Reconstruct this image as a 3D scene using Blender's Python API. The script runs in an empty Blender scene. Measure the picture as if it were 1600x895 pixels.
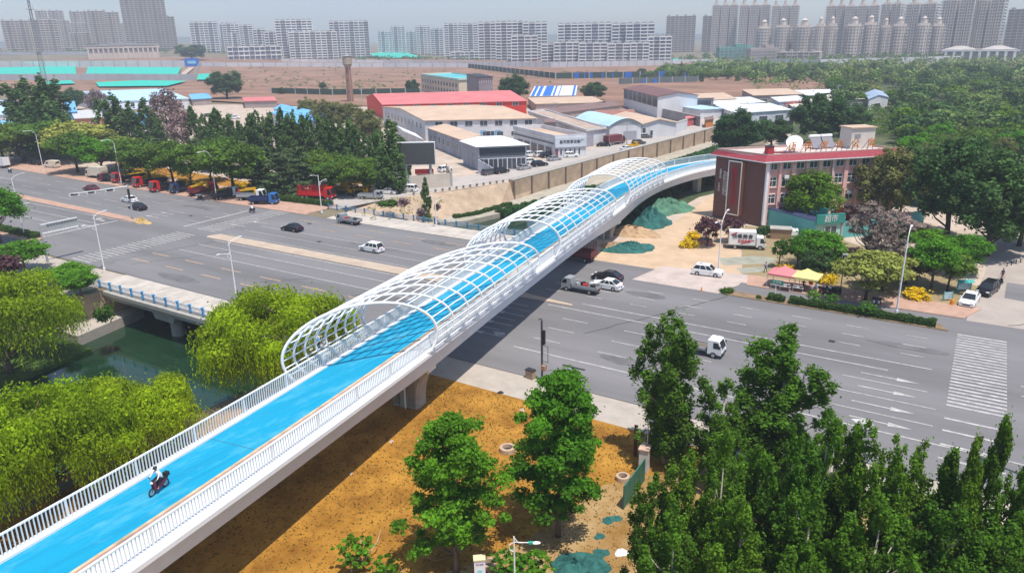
import bpy, math, random
import numpy as np
from mathutils import Vector, Matrix
from mathutils.geometry import delaunay_2d_cdt
R = math.radians
rnd = random.Random(7)
SC = bpy.context.scene
COL = SC.collection
# ------------------------------------------------------------ camera, sky, sun, exposure
CAMH = 35.0; FPX = 1160.0
def cam_axes(pitch=18.7, roll=1.1, az=32.5):
    t, a, r = R(pitch), R(az), R(roll)
    f = Vector((-math.sin(a)*math.cos(t), math.cos(a)*math.cos(t), -math.sin(t)))
    rt = Vector((math.cos(a), math.sin(a), 0)); up = rt.cross(f)
    return f, rt*math.cos(r)-up*math.sin(r), up*math.cos(r)+rt*math.sin(r)
FW, RT, UP = cam_axes()
CP = Vector((0, 0, CAMH))
cd = bpy.data.cameras.new('camera'); cam = bpy.data.objects.new('camera', cd); COL.objects.link(cam)
m = Matrix((RT, UP, -FW)).transposed().to_4x4(); m.translation = CP; cam.matrix_world = m
cd.sensor_width = 36; cd.lens = FPX/1600*36; cd.clip_start = 0.5; cd.clip_end = 20000
SC.camera = cam
SUND = Vector((0.32, -0.13, 1.0)).normalized()          # towards the sun
ELEV = math.asin(SUND.z)
w = bpy.data.worlds.new("World"); SC.world = w; w.use_nodes = True
nt = w.node_tree; nt.nodes.clear()
sk = nt.nodes.new('ShaderNodeTexSky'); sk.sky_type = 'NISHITA'; sk.sun_disc = False
sk.sun_elevation = ELEV; sk.sun_rotation = math.atan2(SUND.x, SUND.y); sk.altitude = 100
sk.air_density = 1.0; sk.dust_density = 1.0; sk.ozone_density = 3.0
bg = nt.nodes.new('ShaderNodeBackground'); bg.inputs[1].default_value = 0.15
wo = nt.nodes.new('ShaderNodeOutputWorld'); nt.links.new(sk.outputs[0], bg.inputs[0]); nt.links.new(bg.outputs[0], wo.inputs[0])
sl = bpy.data.lights.new('sun', 'SUN'); sl.energy = 4.9; sl.angle = R(0.5); sl.color = (1.0, 0.95, 0.87)
so = bpy.data.objects.new('sun', sl); COL.objects.link(so); so.rotation_euler = SUND.to_track_quat('Z', 'Y').to_euler()
so.location = (0, 0, 150)
SC.view_settings.view_transform = 'Standard'; SC.view_settings.look = 'None'
SC.view_settings.gamma = 1; SC.view_settings.use_curve_mapping = False
SC.view_settings.exposure = 0.2
SC.render.engine = 'CYCLES'; SC.cycles.use_denoising = True
SC.cycles.max_bounces = 6; SC.cycles.diffuse_bounces = 2; SC.cycles.glossy_bounces = 2; SC.cycles.transmission_bounces = 3
SC.cycles.transparent_max_bounces = 8; SC.cycles.volume_bounces = 0; SC.cycles.caustics_reflective = False; SC.cycles.caustics_refractive = False
HAZE = 0.00031
# ------------------------------------------------------------ measuring helpers
def sstep(a, b, x):
    t = min(1, max(0, (x-a)/(b-a))); return t*t*(3-2*t)
def terr(x, y):                                        # far ground rises gently to the west
    r = math.hypot(x, y)
    if r < 700: return 0.0
    return min(28, 0.022*(r-700))*sstep(36, 56, math.degrees(math.atan2(-x, y)))
def G(px, py, z=0.0):                                  # a spot on the ground (or at height z) from where it was measured
    d = FW*FPX + RT*(px-800) - UP*(py-447.5)
    zz = z
    for _ in range(60):
        t = (zz-CAMH)/min(d.z, -1e-3); t = min(t, 2600/math.hypot(d.x, d.y)); p = CP+d*t
        n = z+terr(p.x, p.y)
        if abs(n-zz) < .01: break
        zz += (n-zz)*.5
    return Vector((p.x, p.y, zz))
def PR(p):
    v = Vector(p)-CP; w_ = v.dot(FW)
    return 800+FPX*v.dot(RT)/w_, 447.5-FPX*v.dot(UP)/w_
def HT(base, py):                                      # height of a vertical whose top shows at row py
    hi = 1.0
    while hi < 400 and PR((base[0], base[1], base[2]+hi))[1] > py: hi *= 1.15
    lo = 0.0
    for _ in range(30):
        mdl = (lo+hi)/2
        if PR((base[0], base[1], base[2]+mdl))[1] > py: lo = mdl
        else: hi = mdl
    return lo
# ------------------------------------------------------------ materials
MATS = {}
def M(name, col, rough=.8, var=.12, scale=.6, bump=0, metal=0, spec=.3, rand=0, emit=0, trans=0, tone=0, alpha=1, stretch=None, col2=None, bscale=None):
    if name in MATS: return MATS[name]
    m = bpy.data.materials.new(name); MATS[name] = m; m.use_nodes = True
    n = m.node_tree.nodes; l = m.node_tree.links; b = n['Principled BSDF']
    b.inputs['Roughness'].default_value = rough; b.inputs['Metallic'].default_value = metal
    b.inputs['Specular IOR Level'].default_value = spec
    c = (*col, 1)
    if var or col2:
        geo = n.new('ShaderNodeNewGeometry'); vec = geo.outputs['Position']
        if stretch:
            mp = n.new('ShaderNodeMapping'); mp.inputs['Scale'].default_value = stretch; l.new(vec, mp.inputs[0]); vec = mp.outputs[0]
        nz = n.new('ShaderNodeTexNoise'); nz.inputs['Scale'].default_value = scale; nz.inputs['Detail'].default_value = 6; nz.inputs['Roughness'].default_value = .65
        l.new(vec, nz.inputs[0])
        rp = n.new('ShaderNodeValToRGB'); l.new(nz.outputs[0], rp.inputs[0])
        e = rp.color_ramp.elements; e[0].position = .32; e[1].position = .68
        c1 = tuple(max(0, x*(1-var)) for x in col); c3 = col2 if col2 else tuple(min(1, x*(1+var)) for x in col)
        e[0].color = (*c1, 1); e[1].color = (*c3, 1); src = rp.outputs[0]
        if rand:
            oi = n.new('ShaderNodeObjectInfo'); hs = n.new('ShaderNodeHueSaturation')
            mr = n.new('ShaderNodeMapRange'); mr.inputs[3].default_value = 1-rand; mr.inputs[4].default_value = 1+rand
            l.new(oi.outputs['Random'], mr.inputs[0]); l.new(mr.outputs[0], hs.inputs['Value'])
            mr2 = n.new('ShaderNodeMapRange'); mr2.inputs[3].default_value = .5+rand*.07; mr2.inputs[4].default_value = .5-rand*.07
            l.new(oi.outputs['Random'], mr2.inputs[0]); l.new(mr2.outputs[0], hs.inputs['Hue'])
            l.new(src, hs.inputs['Color']); src = hs.outputs[0]
        if tone:
            at = n.new('ShaderNodeAttribute'); at.attribute_name = 'tone'; hs2 = n.new('ShaderNodeHueSaturation')
            l.new(at.outputs['Fac'], hs2.inputs['Value']); l.new(src, hs2.inputs['Color']); src = hs2.outputs[0]
        l.new(src, b.inputs['Base Color'])
        if bump:
            bm_ = n.new('ShaderNodeBump'); bm_.inputs['Strength'].default_value = bump; bm_.inputs['Distance'].default_value = .1
            if bscale:
                nz2 = n.new('ShaderNodeTexNoise'); nz2.inputs['Scale'].default_value = bscale; nz2.inputs['Detail'].default_value = 4; l.new(vec, nz2.inputs[0]); l.new(nz2.outputs[0], bm_.inputs['Height'])
            else: l.new(nz.outputs[0], bm_.inputs['Height'])
            l.new(bm_.outputs[0], b.inputs['Normal'])
        if trans:
            tr = n.new('ShaderNodeBsdfTranslucent'); l.new(src, tr.inputs[0]); mx = n.new('ShaderNodeMixShader'); mx.inputs[0].default_value = trans
            l.new(b.outputs[0], mx.inputs[1]); l.new(tr.outputs[0], mx.inputs[2]); l.new(mx.outputs[0], n['Material Output'].inputs[0])
    else: b.inputs['Base Color'].default_value = c
    if alpha < 1: b.inputs['Alpha'].default_value = alpha
    return m
def leafmat(name, col, rand=.18, trans=.3):
    return M(name, col, rough=.75, var=.22, scale=1.3, spec=.25, rand=rand, trans=trans, tone=1)
# ------------------------------------------------------------ mesh builder
class MB:
    def __init__(s): s.v = []; s.f = []; s.m = []; s.g = []
    def add(s, vs, fs, mi=0):
        o = len(s.v); s.g.append((o, len(s.f))); s.v += [tuple(p) for p in vs]; s.f += [tuple(o+i for i in f) for f in fs]; s.m += [mi]*len(fs); return s
    def box(s, c, d, rz=0, mi=0, top=(1, 1)):
        x, y, z = d[0]/2, d[1]/2, d[2]/2; ca, sa = math.cos(rz), math.sin(rz); vs = []
        for k, (tx, ty) in ((-1, (1, 1)), (1, top)):
            for sx, sy in ((-1, -1), (1, -1), (1, 1), (-1, 1)):
                px, py = sx*x*tx, sy*y*ty; vs.append((c[0]+px*ca-py*sa, c[1]+px*sa+py*ca, c[2]+k*z))
        return s.add(vs, [(3, 2, 1, 0), (4, 5, 6, 7), (0, 1, 5, 4), (1, 2, 6, 5), (2, 3, 7, 6), (3, 0, 4, 7)], mi)
    def prism(s, poly, z0, z1, mi=0, cap=True):        # poly: list of (x,y), anticlockwise; z may be lists
        n = len(poly); za = z0 if isinstance(z0, (list, tuple)) else [z0]*n; zb = z1 if isinstance(z1, (list, tuple)) else [z1]*n
        vs = [(p[0], p[1], z) for p, z in zip(poly, za)]+[(p[0], p[1], z) for p, z in zip(poly, zb)]
        fs = [(i, (i+1) % n, n+(i+1) % n, n+i) for i in range(n)]
        if cap: fs += [tuple(range(n-1, -1, -1)), tuple(range(n, 2*n))]
        return s.add(vs, fs, mi)
    def tube(s, pts, r, n=6, mi=0, cap=True):
        pts = [Vector(p) for p in pts]; N = len(pts); rr = r if isinstance(r, (list, tuple)) else [r]*N
        d0 = (pts[1]-pts[0]).normalized(); u = d0.orthogonal().normalized(); vs = []
        for i, p in enumerate(pts):
            d = (pts[min(i+1, N-1)]-pts[max(i-1, 0)]).normalized(); u = (u-d*u.dot(d)).normalized(); v = d.cross(u)
            for k in range(n):
                a = 2*math.pi*k/n; vs.append(p+(u*math.cos(a)+v*math.sin(a))*rr[i])
        fs = [(i*n+k, i*n+(k+1) % n, (i+1)*n+(k+1) % n, (i+1)*n+k) for i in range(N-1) for k in range(n)]
        if cap: fs += [tuple(range(n-1, -1, -1)), tuple((N-1)*n+k for k in range(n))]
        return s.add(vs, fs, mi)
    def bar(s, a, b, w, h, mi=0):                      # square bar between two points
        a, b = Vector(a), Vector(b); d = (b-a).normalized(); sd = d.cross(Vector((0, 0, 1)))
        if sd.length < .01: sd = Vector((1, 0, 0))
        sd.normalize(); up = sd.cross(d); vs = []
        for p in (a, b):
            for i, j in ((-1, -1), (1, -1), (1, 1), (-1, 1)): vs.append(p+sd*(i*w/2)+up*(j*h/2))
        return s.add(vs, [(0, 1, 2, 3), (7, 6, 5, 4), (1, 0, 4, 5), (2, 1, 5, 6), (3, 2, 6, 7), (0, 3, 7, 4)], mi)
    def cyl(s, c, r, h, n=12, mi=0, r2=None, ax='z'):
        p0 = Vector(c); d = {'z': Vector((0, 0, 1)), 'x': Vector((1, 0, 0)), 'y': Vector((0, 1, 0))}[ax]*h/2
        return s.tube([p0-d, p0+d], [r, r if r2 is None else r2], n, mi)
    def ell(s, c, d, n=10, k=6, mi=0):                 # ellipsoid
        vs = []; fs = []
        for i in range(k+1):
            t = math.pi*i/k
            for j in range(n):
                a = 2*math.pi*j/n; vs.append((c[0]+d[0]*math.sin(t)*math.cos(a), c[1]+d[1]*math.sin(t)*math.sin(a), c[2]+d[2]*math.cos(t)))
        for i in range(k):
            for j in range(n): fs.append((i*n+j, (i+1)*n+j, (i+1)*n+(j+1) % n, i*n+(j+1) % n))
        return s.add(vs, fs, mi)
    def loft(s, rings, mi=0, cap=True):
        n = len(rings[0]); vs = [p for r_ in rings for p in r_]
        fs = [(i*n+k, i*n+(k+1) % n, (i+1)*n+(k+1) % n, (i+1)*n+k) for i in range(len(rings)-1) for k in range(n)]
        if cap: fs += [tuple(range(n-1, -1, -1)), tuple((len(rings)-1)*n+k for k in range(n))]
        return s.add(vs, fs, mi)
    def mesh(s, name, mats, smooth=False):
        me = bpy.data.meshes.new(name); me.from_pydata(s.v, [], s.f)
        for mt in (mats if isinstance(mats, (list, tuple)) else [mats]): me.materials.append(mt)
        me.polygons.foreach_set('material_index', s.m)
        if smooth: me.polygons.foreach_set('use_smooth', [True]*len(s.f))
        me.update(); return me
    def build(s, name, mats, parent=None, smooth=False, loc=None):
        o = bpy.data.objects.new(name, s.mesh(name, mats, smooth)); link(o, parent)
        if loc is not None: o.location = loc
        return o
def each(mb, name, mat, parent):                       # every piece of the builder becomes a part of its own
    g = mb.g+[(len(mb.v), len(mb.f))]
    for (v0, f0), (v1, f1) in zip(g, g[1:]):
        q = MB(); q.add(mb.v[v0:v1], [tuple(i-v0 for i in f) for f in mb.f[f0:f1]]); q.build(name, mat, parent)
KIDS = {}
def link(o, parent=None):
    COL.objects.link(o)
    if parent is not None:
        o.parent = parent; KIDS.setdefault(parent.name, []).append(o)
    return o
def tag(o, label, cat, group=None, kind=None):
    o['label'] = label; o['category'] = cat
    if group: o['group'] = group
    if kind: o['kind'] = kind
    return o
def thing(name, label, cat, loc=(0, 0, 0), rz=0, group=None, scale=None):
    o = bpy.data.objects.new(name, None); link(o); o.location = loc; o.rotation_euler = (0, 0, rz); o.empty_display_size = .5
    if scale: o.scale = scale
    return tag(o, label, cat, group)
def struct(o, kind='structure'): o['kind'] = kind; return o
def dup(root, label, loc, rz=0, scale=None, group=None):
    def cp(o, par):
        c = o.copy(); link(c, par)
        for ch in KIDS.get(o.name, []): cp(ch, c)
        return c
    r = cp(root, None); r.location = loc; r.rotation_euler = (0, 0, rz); r['label'] = label
    if scale: r.scale = scale
    if group: r['group'] = group
    return r
PROTO = {}
def inst(key, make, label, loc, rz=0, scale=None, group=None):
    """the first call builds the thing itself where it stands, later calls copy it with all of its parts"""
    if key not in PROTO:
        o = make(); PROTO[key] = o; o.location = loc; o.rotation_euler = (0, 0, rz); o['label'] = label
        if scale: o.scale = scale
        if group: o['group'] = group
        return o
    return dup(PROTO[key], label, loc, rz, scale, group)
ORD = 'first second third fourth fifth sixth seventh eighth ninth tenth eleventh twelfth thirteenth fourteenth fifteenth sixteenth seventeenth eighteenth nineteenth twentieth'.split()
def nth(i):
    if i < 20: return ORD[i]
    t, u = divmod(i+1, 10); T = {2: 'twenty', 3: 'thirty', 4: 'forty', 5: 'fifty', 6: 'sixty', 7: 'seventy', 8: 'eighty', 9: 'ninety'}[t]
    return (T+'-'+ORD[u-1]) if u else T[:-1]+'ieth'
def text(body, size, mat, parent, mtx, name='lettering', ext=.03, vert=False):
    c = bpy.data.curves.new(name, 'FONT'); c.body = '\n'.join(body) if vert else body; c.size = size; c.extrude = ext; c.align_x = 'CENTER'; c.align_y = 'CENTER'
    c.resolution_u = 2; c.space_line = .95
    c.materials.append(mat); o = bpy.data.objects.new(name, c); link(o, parent); o.matrix_local = mtx; return o
def face_mtx(p, nrm, up=(0, 0, 1)):                    # text frame at p facing nrm
    z = Vector(nrm).normalized(); y = Vector(up); y = (y-z*y.dot(z)).normalized(); x = y.cross(z)
    mm = Matrix((x, y, z)).transposed().to_4x4(); mm.translation = Vector(p); return mm
# ------------------------------------------------------------ materials in use
ASPH = M('asphalt', (.172, .165, .168), .9, .20, .10, bump=.12, stretch=(.16, 1, 1), bscale=14)
PAINTW = M('road_paint_white', (.30, .29, .28), .8, .0, 1.6, col2=(.56, .54, .51))
PAINTY = M('road_paint_ochre', (.50, .33, .20), .8, .3, 2)
CONC = M('concrete', (.36, .34, .31), .85, .14, .8, bump=.15)
PAVE = M('pale_paving', (.40, .35, .30), .9, .12, .5, bump=.1)
PINKP = M('pinkish_paving', (.43, .27, .20), .9, .15, .6)
DIRT = M('dirt', (.40, .27, .16), .95, .22, .35, bump=.25, bscale=4)
DIRT2 = M('pale_dust', (.46, .37, .30), .95, .18, .2, bump=.15, bscale=5)
GOLD = M('dry_golden_turf', (.30, .125, .012), .95, .35, .28, bump=.9, bscale=7, col2=(.47, .235, .035))
FIELD = M('red_brown_earth', (.20, .115, .07), .95, .2, .022, col2=(.34, .19, .13), stretch=(1, 2, 1))
SOIL = M('ground_soil', (.17, .15, .09), .95, .35, .03, col2=(.25, .20, .13))
GRASSG = M('green_grass', (.05, .10, .015), .95, .4, .8, bump=.4)
KERB = M('kerb_stone', (.42, .34, .27), .85, .15, 1)
WATER = M('river_water', (.010, .034, .016), .05, .25, .12, bump=.05, spec=.5, bscale=1.2)
STONE = M('stone_wall_buff', (.42, .31, .215), .9, .22, .35, bump=.2)
GREY = M('galvanised_grey', (.45, .46, .47), .5, .08, 1, metal=.3)
WHITE = M('white_paint', (.80, .80, .80), .5, .04, .7)
DARK = M('dark_metal', (.03, .03, .035), .5, .1, 1)
BLACK = M('black_rubber', (.015, .015, .016), .7, .1, 3)
# ------------------------------------------------------------ ground with the river cut out
RIV = [(-62, -90), (-62, 40), (-61, 54), (-61, 112), (-63, 118), (-66, 140), (-68, 170), (-66, 220), (-60, 300), (-55, 345), (-82, 345), (-87, 300), (-90.5, 253), (-93.4, 224), (-96, 196), (-98, 171), (-99.5, 156), (-104.5, 143), (-110.5, 131.5), (-118, 114), (-109.5, 111), (-108, 54), (-114, 47), (-117, 20), (-118, -90)]
def seg_in(p, poly):
    x, y = p; c = False; n = len(poly)
    for i in range(n):
        x1, y1 = poly[i]; x2, y2 = poly[(i+1) % n]
        if (y1 > y) != (y2 > y) and x < (x2-x1)*(y-y1)/(y2-y1)+x1: c = not c
    return c
def ground():
    pts = []; far = 3700
    for gx in range(-3700, 2701, 160):
        for gy in range(-500, 3701, 160): pts.append((gx+.5, gy+.5))
    for gx in range(-1260, -319, 70):
        for gy in range(200, 1300, 70): pts.append((gx+3.7, gy+2.9))
    for gx in range(-320, 241, 40):
        for gy in range(-80, 401, 40): pts.append((gx+1.3, gy+.7))
    def nr(p): return any(math.hypot(p[0]-q[0], p[1]-q[1]) < 2 for q in RIV)
    pts = [p for p in pts if not nr(p) and not seg_in(p, RIV)]
    n0 = len(pts); pts += RIV; edges = [(n0+i, n0+(i+1) % len(RIV)) for i in range(len(RIV))]
    vs, es, fs, *_ = delaunay_2d_cdt([Vector(p) for p in pts], edges, [], 0, 1e-4)
    out = []
    for f in fs:
        c = sum((vs[i] for i in f), Vector((0, 0)))/len(f)
        if not seg_in((c.x, c.y), RIV): out.append(f)
    mb = MB(); mb.add([(v.x, v.y, terr(v.x, v.y)) for v in vs], out)
    struct(mb.build('ground', SOIL))
    # the banks: sloping pitched stone at the north-west, vertical quay elsewhere
    low = [(x, y) for x, y in RIV]
    for i, p in {17: (-97.5, 147), 18: (-100, 134), 19: (-103, 123.5), 16: (-97.2, 157), 20: (-107.3, 112)}.items(): low[i] = p
    mb = MB(); n = len(RIV)
    mb.add([(x, y, 0.0) for x, y in RIV]+[(x, y, -6.0) for x, y in low], [(i, (i+1) % n, n+(i+1) % n, n+i) for i in range(n)])
    struct(mb.build('river_bank', STONE))
    mb = MB(); mb.add([(-130, -100, -5.2), (-48, -100, -5.2), (-48, 360, -5.2), (-130, 360, -5.2)], [(0, 1, 2, 3)]); struct(mb.build('water', WATER))
ground()
SHEETN = [0]
def sheet(name, poly, mat, z=None, kind='structure', px=False, label=None, cat=None, rise=.0):
    """a flat surface laid on the ground; every new one sits a few millimetres above the last"""
    SHEETN[0] += 1
    zz = (.012+.004*SHEETN[0]) if z is None else z
    P = [G(*p) for p in poly] if px else [Vector((p[0], p[1], terr(*p))) for p in poly]
    far = min(math.hypot(p.x, p.y) for p in P)
    if far > 400: zz += .25
    X = [Vector((p.x, p.y)) for p in P]; F_ = list(range(len(P)))
    if far > 400 or name == 'field':
        st = 50; x0, x1, y0, y1 = min(p.x for p in P), max(p.x for p in P), min(p.y for p in P), max(p.y for p in P)
        X += [Vector((x, y)) for x in np.arange(x0+7, x1, st) for y in np.arange(y0+9, y1, st) if seg_in((x, y), [(p.x, p.y) for p in P])]; zz += .4
    mb = MB(); vs, es, fs, *_ = delaunay_2d_cdt(X, [], [F_], 1, 1e-5)
    mb.add([(v.x, v.y, terr(v.x, v.y)+zz) for v in vs], [f for f in fs])
    o = mb.build(name, mat)
    if label: tag(o, label, cat)
    else: struct(o, kind)
    return o
def up_faces(o):
    me = o.data
    for p in me.polygons:
        if p.normal.z < 0: p.flip()
    me.update()
# far red-brown fields
sheet('field', [(-900, 300), (-330, 290), (-120, 350), (-75, 560), (60, 640), (80, 800), (-900, 850), (-1150, 600)], FIELD)
sheet('yard', [(-420, 124), (-245, 118), (-118, 113), (-110.5, 131.5), (-99.5, 156), (-96, 196), (-90.5, 253), (-87, 300), (-82, 345), (-100, 360), (-330, 300), (-480, 240)], DIRT2)
sheet('meadow', [(-60, -60), (-60, 57.5), (40, 57.8), (60, 20), (60, -60)], GOLD)
sheet('footpath', [(-60, 57.5), (-60, 62.2), (70, 62.2), (70, 57.2)], PAVE)
sheet('verge', [(-24, 38), (-22, 48), (-14, 57.4), (40, 57.6), (40, -20), (-34, -20), (-33, 22)], M('bare_earth_patch', (.36, .18, .035), .95, .35, .25, bump=.3, bscale=5, col2=(.42, .29, .14)))
sheet('yard', [(-60, 105), (-60, 330), (-20, 330), (120, 300), (120, 104)], DIRT2)
sheet('meadow', [(-45, 178), (-12, 172), (6, 160), (6, 250), (26, 250), (60, 140), (160, 150), (420, 420), (300, 760), (-60, 640), (-95, 420), (-72, 345), (-55, 260)], M('park_undergrowth', (.045, .075, .022), .95, .4, .05, col2=(.11, .12, .05)))
sheet('dirt_road', [(-53, 105), (-52, 118), (-48.5, 133), (-50, 160), (-47, 185), (-41, 185), (-38.5, 150), (-34, 128), (-29, 112), (-27, 105)], M('sandy_track', (.50, .36, .24), .95, .15, .3, bump=.15, bscale=4))
sheet('verge', [(-28, 109), (-33, 126), (-36, 139), (-20, 138), (4, 118), (3.2, 109)], M('scrubby_earth', (.38, .27, .16), .95, .3, .4, col2=(.30, .25, .13)))
sheet('worn_patch', [(1122, 404), (1180, 400), (1215, 404), (1205, 412), (1130, 415)], M('grey_green_dust', (.30, .30, .24), .95, .2, .5), px=True)
sheet('worn_patch', [(1150, 420), (1200, 416), (1196, 424), (1160, 428)], M('grey_green_dust', (.30, .30, .24)), px=True)
sheet('verge', [(180, 262), (300, 284), (445, 307), (445, 294), (300, 270), (180, 250)], GOLD, px=True)
# main road
sheet('road', [(-700, 62.2), (240, 62.2), (240, 105), (-75, 105), (-120, 105.5), (-200, 105.5), (-260, 107.5), (-700, 122)], ASPH)
sheet('road', [(-162, 66), (-134, 61), (-150, 20), (-196, -20), (-230, -20)], ASPH)          # side street to the south-west
sheet('road', [(1.5, 103.5), (4.6, 150), (8, 240), (24, 240), (26, 103.5)], M('old_concrete_road', (.36, .31, .27), .9, .12, .25, bump=.1))
ACR = M('access_road_concrete', (.40, .36, .33), .9, .12, .15)
sheet('road', [(-116, 112.5), (-112, 131.5), (-102, 156), (-98.5, 196), (-95.5, 224), (-92.5, 253), (-86, 345), (-94, 350), (-101, 253), (-105, 224), (-108, 196), (-113, 160), (-124, 138), (-150, 124), (-150, 117)], ACR)
sheet('road', [(1573, 442), (1625, 449), (1620, 476), (1569, 466)], ASPH, px=True)  # dark patch over the side street; its colour paints a shadow rectangle
sheet('meadow', [(-61.5, 118), (-55, 118), (-52, 133), (-52, 160), (-46, 178), (-40, 200), (-60, 230), (-66, 200), (-67, 165)], M('dark_bank_grass', (.05, .075, .03), .95, .4, .5), px=False)
sheet('pavement', [(-27, 103.4), (-27, 109), (-40, 107), (-41.5, 98.5), (-28.5, 98.5)], M('worn_pink_concrete', (.46, .38, .34), .9, .15, .4))
# raised pavements with kerbs
def slab(name, poly, h, mat, z0=-.02):
    a = sum(poly[i][0]*poly[(i+1) % len(poly)][1]-poly[(i+1) % len(poly)][0]*poly[i][1] for i in range(len(poly)))
    if a < 0: poly = poly[::-1]
    return struct(MB().prism(poly, z0, h).build(name, mat))
slab('pavement', [(-26, 104), (-27, 109), (3.0, 109), (1.2, 104)], .16, PINKP)
slab('verge', [(-27.8, 98.4), (-27.8, 100.4), (-1.2, 100.4), (-.2, 98.4)], .17, M('strip_soil', (.22, .15, .09), .95, .3, 1))
slab('traffic_island', [(-260, 86.6), (-146, 84.0), (-145, 84.9), (-146, 86.2), (-260, 89.4)], .16, PINKP)
slab('traffic_island', [(-121.5, 84.0), (-120.6, 83.3), (-60, 83.3), (-44, 83.9), (-44, 84.4), (-60, 86.2), (-120.6, 86.2)], .18, M('median_ochre', (.44, .35, .27), .9, .14, .4))
slab('traffic_island', [(-200, 68.5), (-200, 65), (-148, 65), (-147, 67), (-150, 68.8)], .15, PINKP)
slab('pavement', [(-700, 122.3), (-260, 107.7), (-200, 105.7), (-118.5, 105.7), (-118.5, 116), (-150, 119), (-200, 117.5), (-700, 138)], .10, PINKP)
slab('pavement', [(-141, 61.5), (-110, 61.8), (-110, 52), (-127, 40), (-150, 40)], .12, PAVE)
def line(x0, x1, y, wd=.16, mat=None, dash=None, phase=0):
    SHEETN[0] += 0; segs = []
    if dash:
        on, off = dash; x = x0+phase
        while x < x1: segs.append((x, min(x+on, x1))); x += on+off
    else: segs = [(x0, x1)]
    return [(a, b, y-wd/2, y+wd/2) for a, b in segs]
def paint(name, rects, mat, z):
    mb = MB()
    for a, b, c, d in rects: mb.add([(a, c, z), (b, c, z), (b, d, z), (a, d, z)], [(0, 1, 2, 3)])
    return struct(mb.build(name, mat))
ZP = .012+.004*SHEETN[0]+.01
W = []
D = (4.2, 5.2)
W += line(-43.5, 40, 68.4, .2)+line(-43, -1, 85.4, .2)+line(7, 60, 85.4, .2)+line(-47, -5, 82.9, .2)+line(7, 60, 82.9, .2)
for y in (71.9, 75.6, 79.3): W += line(-60, -12, y, .15, dash=(3.6, 5))+line(7.5, 60, y, .15, dash=(3.6, 5))
W += line(-10, 0, 71.9, .15)+line(-9, 0, 75.6, .15)+line(-9, -1, 79.3, .15)
for y in (88.5, 91.5, 94.6): W += line(-58, .2, y, .15, dash=(2.4, 4.2), phase=.8)+line(8, 60, y, .15, dash=(2.4, 4.2))
W += line(-118, -60, 79.5, .18)+line(-118, -60, 75.6, .18)+line(-145, -220, 83.6)
W += line(-240, -149.5, 83.5, .2)+line(-240, -149.5, 79.6, .18)+line(-240, -149.5, 75.7, .18)+line(-200, -149.5, 68.9, .18)
W += line(-118, -60, 82.7, .18)+line(-119, -58, 87.1, .15)
for y in (90.6, 94.3, 98.1, 101.8): W += line(-300, -133, y, .15, dash=(6, 6.5), phase=y % 3)
for y in (90.6, 94.3): W += line(-119, -58, y, .15)
for y in (98.1, 101.8): pass
W.append((-149.9, -149.4, 68, 83.6)); W.append((-132.6, -132.1, 86.6, 104.5))
for y0 in (63.2, 66.0, 68.6, 71.4, 74.0): W.append((.8, 5.7, y0, y0+.3))
paint('road_markings', W, PAINTW, ZP)
OY = []
for y in (68.1, 71.9): OY += line(-121, -62, y, .2, dash=(4.8, 4.5), phase=.8)
for y in (98.1, 101.8): OY += line(-118, -60, y, .18, dash=(4.8, 4.5), phase=2)
paint('road_markings', OY, PAINTY, ZP)
def arrows():
    mb = MB(); z = ZP+.004
    def arrow(x, y, L, s=1, turn=0):                   # pointing along +x (s=1) or -x
        p = lambda a, b: (x+s*a, y+b, z)
        mb.add([p(0, -.1), p(L*.62, -.1), p(L*.62, .1), p(0, .1)], [(0, 1, 2, 3)] if s > 0 else [(3, 2, 1, 0)])
        mb.add([p(L*.62, -.42), p(L, 0), p(L*.62, .42)], [(0, 1, 2)] if s > 0 else [(2, 1, 0)])
        if turn: mb.add([p(L*.25, 0), p(L*.45, turn*.95), p(L*.15, turn*1.25), p(L*.05, turn*.6)], [(0, 1, 2, 3), ])
    for x, y, L, s, t in ((-7.4, 80.9, 5.6, 1, 0), (-7.2, 77.4, 5.4, 1, 0), (-7.2, 73.6, 5.6, 1, 0), (-6.9, 70.2, 5.4, 1, -1), (-156, 81.6, 5, 1, 1), (-156, 77.6, 5, 1, 0), (-156, 73.2, 5, 1, 0),
                          (-46, 70.2, 5, -1, 1), (-47, 73.8, 5, -1, 0), (-47.5, 77.4, 5, -1, 0), (-49, 81, 5, -1, 0), (-121, 92.4, 5, -1, 0), (-119, 96.2, 5, -1, 0), (-144, 92.4, 5, -1, 0), (-144, 88.9, 5, -1, 0)):
        arrow(x, y, L, s, t)
    struct(mb.build('road_markings', PAINTW))
arrows()
W = []
yy = 62.9
while yy < 83: W.append((-129.8, -124.0, yy, yy+.45)); yy += 1.0
yy = 86.8
while yy < 105: W.append((-128.5, -122.8, yy, yy+.45)); yy += 1.05
paint('road_markings', W, M('worn_paint', (.20, .195, .195), .85, 0, 1.3, col2=(.42, .41, .39)), ZP)
W = []; yy = 77.0
while yy < 97.9: W.append((.8, 5.8, yy, yy+.42)); yy += .86
paint('road_markings', W, M('faded_paint', (.26, .25, .25), .85, 0, 1.1, col2=(.50, .48, .46)), ZP)
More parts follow.
